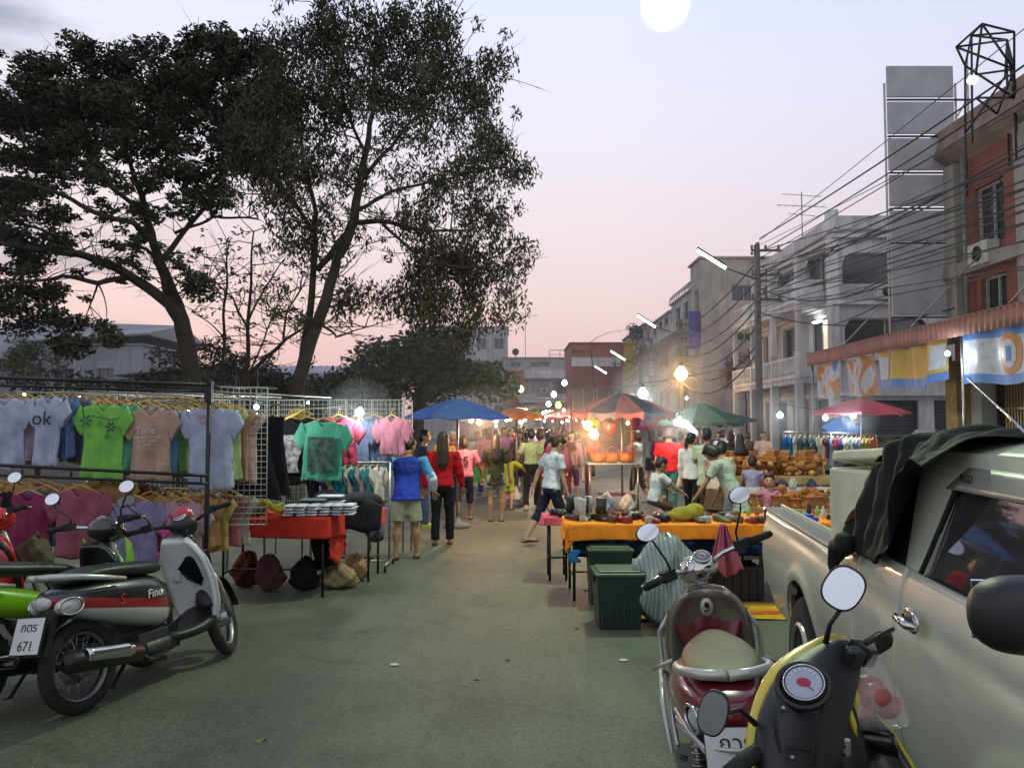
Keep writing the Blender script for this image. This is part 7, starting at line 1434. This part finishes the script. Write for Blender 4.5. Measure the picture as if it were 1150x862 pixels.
# shoes
def shoe(x, y, z, rz, mat, boot=0, lab='', gr='shoes on the orange table'):
    g = MB(); g.loft(srings([(-.10, 0, .035, .028, .03), (-.06, 0, .035, .032, .035), (0, 0, .03, .032, .028), (.06, 0, .022, .038, .02), (.11, 0, .018, .034, .016), (.135, 0, .015, .012, .010)], 14))
    g.loft(srings([(-.10, 0, .006, .030, .006), (.0, 0, .005, .032, .005), (.09, 0, .005, .042, .005), (.14, 0, .005, .015, .005)], 12))
    if boot: g.tube([(-.06, 0, .05), (-.06, 0, .12), (-.065, 0, .12+boot)], [.035, .034, .04], 12)
    o = g.build('shoe', mat, None, (x, y, z), (0, 0, rz)); tag(o, lab, 'shoe', gr)
R.seed(9); sm = [PLAST, M('leather_brown', (.10, .05, .03), .4), M('leather_dark', (.03, .025, .02), .35), M('leather_olive', (.12, .13, .06), .5), M('canvas_shoe', (.45, .45, .42), .7), M('leather_red', (.3, .03, .04), .4)]
for k in range(46):
    x = R.uniform(.60, 2.40); y = R.uniform(7.82, 8.42)
    shoe(x, y, .74, R.uniform(-.6, .6)+math.pi/2*R.choice([1, -1, 1]), sm[k % 6], .10 if x < 1.0 and k % 2 == 0 else 0, 'one of the many shoes set out on the orange table')
for k in range(7): shoe(.40+R.uniform(0, .2), 8.82+R.uniform(0, .35), .692, 1.4, sm[2], 0, 'one of the dark shoes on the small pink table', 'shoes on the pink table')
bgp_ = thing('yellow_bag', 'folded olive yellow bag between the boy and the leaning woman', 'bag', (1.72, 8.0, .745)); g = MB(); g.ell((0, 0, .07), (.16, .10, .07)); g.ell((.1, .03, .10), (.10, .09, .07)); g.ell((-.06, -.03, .05), (.14, .08, .05)); g.build('bag', fab('oliveyellow', (.32, .28, .04)), bgp_, remesh=.012)
sack('grey plastic bag behind the boots on the orange table', (.98, 8.45, .745), .13, .20, fab('greybag', (.24, .26, .27), rough=.3), 15)
for k in range(26):
    x = 2.45+R.uniform(0, 1.2); y = 8.0+R.uniform(0, .6); g = MB(); hh = R.uniform(.05, .13); g.lathe([(.022, 0), (.025, .01), (.025, hh*.7), (.01, hh*.85), (.01, hh)], seg=10)
    o = g.build('bottle', [M('bt_green', (.20, .40, .08), .3), M('bt_white', (.5, .5, .45), .3), M('bt_black', (.02, .02, .02), .3), M('bt_red', (.4, .04, .05), .3)][k % 4], None, (x, y, .745)); tag(o, 'one of the small bottles on the orange table behind the pickup', 'bottle', 'small bottles on the second orange table')
g = MB(); g.box((0, 0, .02), (.32, .22, .04)); g.box((0, 0, .05), (.26, .16, .03)); o = g.build('blue_tray', M('blue_plastic', (.02, .07, .45), .35), None, (2.83, 7.98, .745), (0, 0, .2), bevel=.01); tag(o, 'bright blue tray on the orange table at the pickup', 'tray')
# crates, bag, mat in front
def bin_(label, loc, rz, w_, d_, h_, col, lid):
    t = thing('storage_bin', label, 'storage bin', loc, rz, 'dark green storage bins'); g = MB(); g.box((0, 0, h_/2), (w_*.86, d_*.86, h_), tp=1.12)
    for x in np.linspace(-w_*.38, w_*.38, 6): g.box((x, -d_*.455, h_*.45), (.012, .02, h_*.75), (-.06, 0, 0))
    g.build('tub', col, t, bevel=.015)
    g = MB(); g.box((0, 0, h_+.015), (w_*1.04, d_*1.04, .03)); g.box((0, 0, h_+.035), (w_*.9, d_*.85, .02)); lo = g.build('lid', lid, t, bevel=.01)
    for s in (-1, 1): g = MB(); g.box((s*w_*.50, 0, h_-.04), (.02, .10, .06)); g.build('handle', PLAST, t, bevel=.006)
GT = M('bin_green', (.018, .035, .030), .4, bump=.1); GL = M('bin_lid', (.055, .10, .055), .4)
b1 = G(697, 708); bin_('near dark green lidded storage bin on the street', (b1.x, b1.y+.22, 0), .02, .40, .42, .43, GT, GL); b2 = G(690, 683); bin_('rear dark green lidded storage bin, behind the near one', (b2.x-.02, b2.y+.25, 0), 0, .42, .36, .50, GT, GL)
plaid = M('sack_film', (.24, .29, .26), .25, coat=.7, bump=1.0, bscale=7); nt = plaid.node_tree; N, L = nt.nodes, nt.links
wv = N.new('ShaderNodeTexWave'); wv.inputs['Scale'].default_value = 9; wv.inputs['Distortion'].default_value = 5; wv.inputs['Detail'].default_value = 3
tc = N.new('ShaderNodeTexCoord'); L.new(tc.outputs['Object'], wv.inputs['Vector']); r_ = N.new('ShaderNodeValToRGB'); e = r_.color_ramp.elements
e[0].color = (.17, .22, .19, 1); e[1].color = (.33, .37, .34, 1); x = e.new(.45); x.color = (.20, .27, .24, 1); L.new(wv.outputs['Fac'], r_.inputs[0]); L.new(r_.outputs[0], N['Principled BSDF'].inputs['Base Color'])
pb = P(752, 700, 6.9); big = sack('big clear plastic sack of grey green clothes on the mat', (pb.x-.02, 6.9, 0), .33, .76, plaid, 21)
mt_ = fab('mat_ochre', (.50, .30, .02)); g = MB(); q = G(768, 690)
g.grid(lambda u, v: (-.80+1.75*u, -.30+.62*v, .012+.006*math.sin(u*11+v*5)), 30, 8); mo = g.build('mat', mt_, None, (q.x+.02, q.y+.08, 0), (0, 0, .02)); tag(mo, 'ochre yellow ground mat with a red stripe under the plastic sack', 'mat')
g = MB(); g.grid(lambda u, v: (-.80+1.75*u, -.10+.13*v, .018+.006*math.sin(u*11+v*.2+1.2)), 30, 2); g.build('stripe', fab('mat_red', (.55, .10, .02)), mo)
ct = thing('black_crate', 'black plastic crate under the orange table', 'crate', (2.05, 8.0, 0), 0)
g = MB(); g.box((0, -.2, .17), (.72, .015, .30)); g.box((0, .2, .17), (.72, .015, .30)); g.box((-.36, 0, .17), (.015, .4, .30)); g.box((.36, 0, .17), (.015, .4, .30)); g.box((0, 0, .02), (.72, .4, .02)); g.box((0, -.212, .31), (.76, .02, .035)); g.box((0, .212, .31), (.76, .02, .035)); g.build('crate_wall', PLAST, ct)
for k in range(9): g = MB(); g.box((-.32+k*.08, -.214, .16), (.012, .014, .28)); g.build('rib', PLAST, ct)
R.seed(77)
for k in range(5): o = MB().grid(lambda u, v: ((u-.5)*.06, (v-.5)*.035, .006+.006*math.sin(u*5+v*4+k)), 4, 3).build('litter', M('dead_leaf', (.20, .15, .07), .8, var=.5), None, G(R.uniform(280, 740), R.uniform(640, 840)), (0, 0, R.uniform(0, 6))); tag(o, 'small dry leaf lying on the street', 'leaf', 'dry leaves scattered on the street')
for k, (px, py) in enumerate([(443, 747), (700, 742)]): o = MB().ell((0, 0, .008), (.035, .022, .008)).build('litter', M('paper', (.6, .6, .58), .8), None, G(px, py)); tag(o, ['scrap of white paper on the open street', 'tiny pale scrap on the street by the bins'][k], 'litter')
# ------------------------------------------------------------------ strawberry cart
cc = G(688, 572); ca = thing('food_cart', 'strawberry cart with a metal top under the striped umbrella', 'food cart', (cc.x, cc.y, 0))
g = MB(); g.box((0, .1, .92), (1.05, .75, .04)); g.build('counter', STEEL, ca, bevel=.01)
for x in (-.48, .48):
    for y in (-.22, .42): g = MB(); g.tube([(x, y, 0), (x, y, .9)], .018, 8); g.build('leg', STEEL, ca)
g = MB(); g.box((-.50, .1, .50), (.02, .7, .8)); g.box((.1, .1, .3), (.7, .5, .03)); g.build('side_cloth', fab('cart_plum', (.12, .04, .08)), ca)
g = MB(); g.tube([(.36, -.25, .9), (.36, -.25, 2.2)], .02, 8); g.build('canopy_post', M('post_red', (.3, .08, .06), .5), ca)
g = MB()
for k in range(3): g.grid(lambda u, v: (-.5+1.0*u, .42, .96+.62*v), 2, 2)
g.build('back_screen', M('screen_glass', (.35, .25, .2), .2, alpha=.25), ca)
WK = M('wicker', (.42, .16, .05), .6, var=.5, scale=30, bump=1, bscale=60)
bk = thing('wicker_basket', 'row of round wicker baskets with jam jars on the cart', 'basket', (cc.x, cc.y, .945), 0)
for x in (-.28, .0, .28):
    g = MB(); g.lathe([(.10, 0), (.15, .06), (.17, .16), (.16, .17), (.13, .06), (.09, .02)], (x, -.02, 0), 20); o = g.build('basket', WK, bk)
    g = MB(); g.torus((x, -.02, .165), .165, .012, None, 24, 6); g.tube([(x-.16, -.02, .16), (x-.1, -.02, .28), (x, -.02, .33), (x+.1, -.02, .28), (x+.16, -.02, .16)], .008, 6); g.build('basket_rim', WK, o)
    for k in range(9): a = k*.7; g = MB(); g.ell((x+.09*math.cos(a)*(k > 1), -.02+.09*math.sin(a)*(k > 1), .17), (.035, .035, .042)); g.build('strawberry', M('berry', (.55, .03, .02), .35, var=.3, scale=60), o)
def fruit_lamp(label, px, py, d, r_, col, cal):
    t = thing('fruit_lantern', label, 'lantern', P(px, py, d), 0, 'fruit shaped inflatables on the cart')
    g = MB(); g.lathe([(.01, -r_*1.35), (r_*.45, -r_*1.0), (r_*.85, -r_*.3), (r_, r_*.3), (r_*.85, r_*.7), (r_*.3, r_*.85), (.01, r_*.8)], seg=24); g.build('fruit', col, t)
    g = MB()
    for k in range(6): a = k*1.047; g.add([(0, 0, r_*1.05), (math.cos(a-.35)*r_*.6, math.sin(a-.35)*r_*.6, r_*.86), (math.cos(a)*r_*1.05, math.sin(a)*r_*1.05, r_*.55), (math.cos(a+.35)*r_*.6, math.sin(a+.35)*r_*.6, r_*.86)], [(0, 1, 2, 3)])
    g.tube([(0, 0, r_*.9), (0, 0, r_*1.9)], .012, 6); g.build('leaves', cal, t, solid=.01)
fruit_lamp('big red inflatable strawberry hanging from the striped umbrella', 685.5, 479, 15.4, .105, M('inflate_red', (.75, .03, .03), .35, emit=.35), M('leaf_dark', (.02, .14, .07), .4))
fruit_lamp('green and orange inflatable fruit hanging left of the red strawberry', 667, 477, 15.8, .12, M('inflate_orange', (.70, .25, .04), .35, emit=.3), M('leaf_lime', (.25, .55, .06), .4))
o = sack('purple balloon bunch hanging right of the strawberry cart', P(714, 480, 16.5), .09, .32, fab('purple', (.20, .03, .14)), 31, 'balloon bunch', 'balloon_bunch')
for k, (x, y) in enumerate([(-.15, -.3), (.25, -.35), (.45, .1)]): sack('white plastic bag %s beneath the strawberry cart' % ['at the left', 'in the middle', 'at the right'][k], (cc.x+x, cc.y+y, 0), .16, .35, fab('bag_white', (.35, .36, .36), rough=.3), 40+k)
# fruit tray stall left
fs = G(528, 566); ft = thing('fruit_stall', 'stall with sloping trays of orange fruit under the blue umbrella', 'stall', (fs.x, fs.y+.5, 0))
g = MB(); g.box((0, 0, .78), (1.5, .9, .05), (.12, 0, 0)); g.box((0, .25, 1.0), (1.3, .5, .04), (.3, 0, 0)); g.build('tray', M('tray_foil', (.35, .14, .10), .35, .4), ft)
g = MB(); g.box((0, -.45, .62), (1.5, .02, .28)); g.build('green_skirt', fab('skirt_green', (.05, .25, .06)), ft)
for x in (-.7, .7):
    g = MB(); g.tube([(x, -.35, 0), (x, -.35, .75)], .02, 6); g.tube([(x, .35, 0), (x, .35, 1.0)], .02, 6); g.build('leg', STEEL, ft)
for k in range(90):
    x, y = R.uniform(-.66, .66), R.uniform(-.4, .45); g = MB(); g.ell((x, y, .84+max(0, y)*.5+R.uniform(0, .04)), (.045, .045, .04), seg=10, rings=6); g.build('fruit', M('fruit_a', (.55, .14, .04), .4, var=.4, scale=3) if k % 2 else M('fruit_b', (.45, .04, .03), .4), ft)
# ------------------------------------------------------------------ toy tables, racks and cars at the right
table('low table crowded with orange wooden toys', 3.95, 10.6, 1.5, .8, .62, fab('cloth_tan', (.35, .22, .10)), 'tan cloth on the low toy table', .15, 0, seed=21)
table('white topped table behind the low toy table', 4.2, 12.2, 1.9, .8, .72, fab('cloth_white', (.42, .42, .42)), 'white sheet on the table behind the toys', .1, 0, seed=22)
table('far table stacked with orange wooden goods', 4.3, 13.6, 2.1, .8, .85, fab('cloth_tan', (.35, .22, .10)), 'tan cloth on the far table of wooden goods', .15, 0, seed=23)
def toy(k, loc, rz, s=1.0, gr='wooden toys on the low table', lab='one of the orange wooden toy carts on the low table'):
    t = thing('wooden_toy', lab, 'wooden toy', loc, rz, gr); g = MB()
    if k % 3 == 0: g.box((0, 0, .07*s), (.22*s, .10*s, .05*s)); g.box((-.05*s, 0, .12*s), (.09*s, .09*s, .06*s)); g.build('body', WOODM, t, bevel=.008)
    elif k % 3 == 1: g.box((0, 0, .05*s), (.16*s, .14*s, .10*s)); g.box((0, 0, .11*s), (.18*s, .16*s, .015*s)); g.tube([(-.06*s, 0, .11*s), (0, 0, .17*s), (.06*s, 0, .11*s)], .008, 6); g.build('body', WOODM, t, bevel=.006)
    else: g.ell((0, 0, .09*s), (.11*s, .05*s, .05*s)); g.ell((.10*s, 0, .15*s), (.045*s, .03*s, .04*s)); g.tube([(.06*s, 0, .1*s), (.1*s, 0, .15*s)], [.03*s, .025*s], 8); g.build('body', WOODM, t)
    for x in (-.06*s, .06*s):
        
        for yy in (-.05*s, .05*s): g = MB(); g.lathe([(.028*s, -.01), (.028*s, .01)], (x, yy, .028*s), 12, rot=(math.pi/2, 0, 0)); g.build('wheel', M('wood_pale', (.50, .28, .10), .5), t)
for k in range(22): toy(k, (3.25+R.uniform(0, 1.4), 10.28+R.uniform(0, .62), .63), R.uniform(0, 6.28), R.uniform(.9, 1.5))
for k in range(34): toy(k, (3.35+R.uniform(0, 1.9), 13.28+R.uniform(0, .6), .86+(.14 if k % 3 == 0 else 0)), R.uniform(0, 6.28), R.uniform(1.1, 1.9), 'wooden goods on the far table', 'one of the orange wooden goods heaped on the far table')
for k in range(14): sack('one of the small bundles lying between the toy tables', (3.0+R.uniform(0, 2.4), 11.4+R.uniform(-.4, .5) if k % 2 else 12.2+R.uniform(-.2, .2), 0 if k % 2 else .73), R.uniform(.07, .15), R.uniform(.1, .24), fab('bundle_%d' % (k % 5), [(.35, .04, .06), (.4, .4, .4), (.05, .06, .1), (.12, .2, .1), (.4, .3, .2)][k % 5]), 60+k, 'bundle', 'bundle', 'small bundles between the toy tables')
rk2 = thing('clothes_rail', 'long steel clothes rail under the red umbrella, hung with small garments', 'clothes rail', P(932, 520, 19)); rk2.location.z = 0; o3 = rk2.location.copy()
a_, b_ = P(880, 485, 18.6)-o3, P(984, 487, 19.4)-o3
g = MB(); g.tube([a_, b_], .016, 8); g.build('rail', STEEL, rk2)
for q in (a_, a_.lerp(b_, .5), b_): g = MB(); g.tube([q, (q.x, q.y, 0)], .016, 8); g.tube([(q.x, q.y-.3, .03), (q.x, q.y+.3, .03)], .014, 6); g.build('upright', STEEL, rk2)
rc = [(.02, .18, .42), (.02, .20, .45), (.6, .6, .58), (.12, .16, .15), (.15, .18, .18), (.06, .14, .24), (.08, .2, .2), (.4, .4, .35), (.5, .4, .25), (.12, .03, .08), (.2, .3, .42), (.42, .03, .07), (.08, .05, .16), (.45, .45, .38), (.3, .35, .28), (.25, .24, .35), (.3, .3, .42), (.4, .3, .1), (.5, .4, .1), (.5, .15, .05)]
for k, c in enumerate(rc):
    p = o3+a_.lerp(b_, (k+.5)/20)-Vector((0, 0, .10)); hanging_shirt('one of the small bright garments on the rail under the red umbrella', p, fab('rk_%d' % k, c), .34, R.uniform(.45, .72), .10, rad(R.uniform(35, 65)), k, True, 'small garments under the red umbrella')
for k in range(16):   # goods laid out further back on the right
    p = G(R.uniform(800, 905), R.uniform(538, 556)); t = thing('goods_box', 'one of the mixed boxes of goods standing among the right hand stalls', 'box', p, R.uniform(-.3, .3), 'boxes of goods among the right stalls')
    hh = R.uniform(.3, .9); g = MB(); g.box((0, 0, hh/2), (R.uniform(.3, .6), .35, hh)); g.build('box', M('goods_%d' % (k % 6), [(.3, .2, .12), (.25, .26, .28), (.12, .05, .06), (.3, .3, .32), (.08, .12, .16), (.35, .25, .2)][k % 6], .7, var=.6, scale=12), t, bevel=.01)
    g = MB(); g.box((0, 0, hh+.02), (.4, .3, .04)); g.box((.06, 0, hh+.07), (.16, .2, .08)); g.build('goods', M('goods_%d' % ((k+2) % 6), (.3, .3, .3)), t, bevel=.01)
def car(label, loc, rz, col, L_=4.3, H_=1.45, W_=1.7, bed=False):
    t = thing('parked_car', label, 'car', loc, rz, 'cars parked before the white shophouse')
    prof = [(-L_/2, .45), (-L_/2, .85), (-L_/2+.1, .95), (-L_*.34, .98), (-L_*.22, H_), (L_*.12, H_), (L_*.27, .98), (L_/2-.15, .85), (L_/2, .65), (L_/2, .40)] if not bed else [(-L_/2, .5), (-L_/2, 1.0), (-L_*.06, 1.0), (-L_*.04, H_), (L_*.18, H_), (L_*.29, 1.05), (L_/2-.1, .95), (L_/2, .75), (L_/2, .45)]
    g = MB(); prof2 = [(x, z) for x, z in prof]; 
    rr = []
    for yy, k in ((-W_/2+.06, .96), (-W_/2, .99), (-W_/2+.0, 1), (W_/2, 1), (W_/2, .99), (W_/2-.06, .96)): rr.append([(x*k, yy*(1 if z < 1.0 else .82), z) for x, z in prof2])
    g.loft(rr, sm=False); g.build('body', col, t, bevel=.05)
    g = MB()
    for s in (-1, 1):
        z0, z1 = 1.0, H_-.08; yy = s*(W_/2*.84+.006)
        if not bed: q = [(-L_*.31, z0), (-L_*.21, z1), (L_*.11, z1), (L_*.24, z0)]
        else: q = [(-L_*.03, z0+.05), (-L_*.03, z1), (L_*.17, z1), (L_*.27, z0+.05)]
        g.add([(x, yy, z) for x, z in q], [(0, 1, 2, 3)], 0, False)
    g.build('side_window', GLASS, t)
    for x in (-L_*.32, L_*.32):
        for s in (-1, 1): g = MB(); g.lathe([(.18, -.1), (.31, -.1), (.32, 0), (.31, .1), (.18, .1)], (x, s*(W_/2-.08), .32), 24, rot=(math.pi/2, 0, 0)); wo = g.build('wheel', RUB, t); g = MB(); g.tube([(x, s*(W_/2-.1), .32), (x, s*(W_/2+.01), .32)], .18, 16); g.build('rim', STEEL, wo)
    for s in (-1, 1): g = MB(); g.ell((L_/2-.08, s*W_*.36, .72), (.1, .18, .09)); g.build('headlight', M('clear_lens', (.45, .45, .47)), t)
q = P(1010, 500, 23.5); car('silver saloon car parked behind the clothes rail', (q.x-.6, 23.5, 0), .12, paint('car_silver', (.24, .27, .27), metal=.4))
q = P(1065, 490, 28); car('small white pickup parked before the garage shutters', (q.x, 28, 0), math.pi, paint('car_white', (.42, .42, .43)), bed=True, H_=1.55)
o = sack('blue tarpaulin bundle under the red umbrella', P(945, 492, 20.6), .55, .55, fab('tarp_blue', (.03, .10, .30)), 51, 'tarpaulin', 'blue_tarpaulin')

for lab, p, h_, mt in (('white carrier bag hanging from the hand of the child in lime green', G(577, 572)+Vector((.05, 0, .48)), .30, fab('bag_white', (.35, .36, .36))), ('small clear bag in the hand of the young woman in the white polo shirt', P(614, 572, 11.0), .22, POLY), ('white carrier bag held by the man in the red T-shirt', P(765, 528, 14.4), .32, fab('bag_white', (.35, .36, .36)))):
    o = bagmesh(h_, .10, seed=int(h_*100)).build('carrier_bag', mt, None, p); tag(o, lab, 'bag')
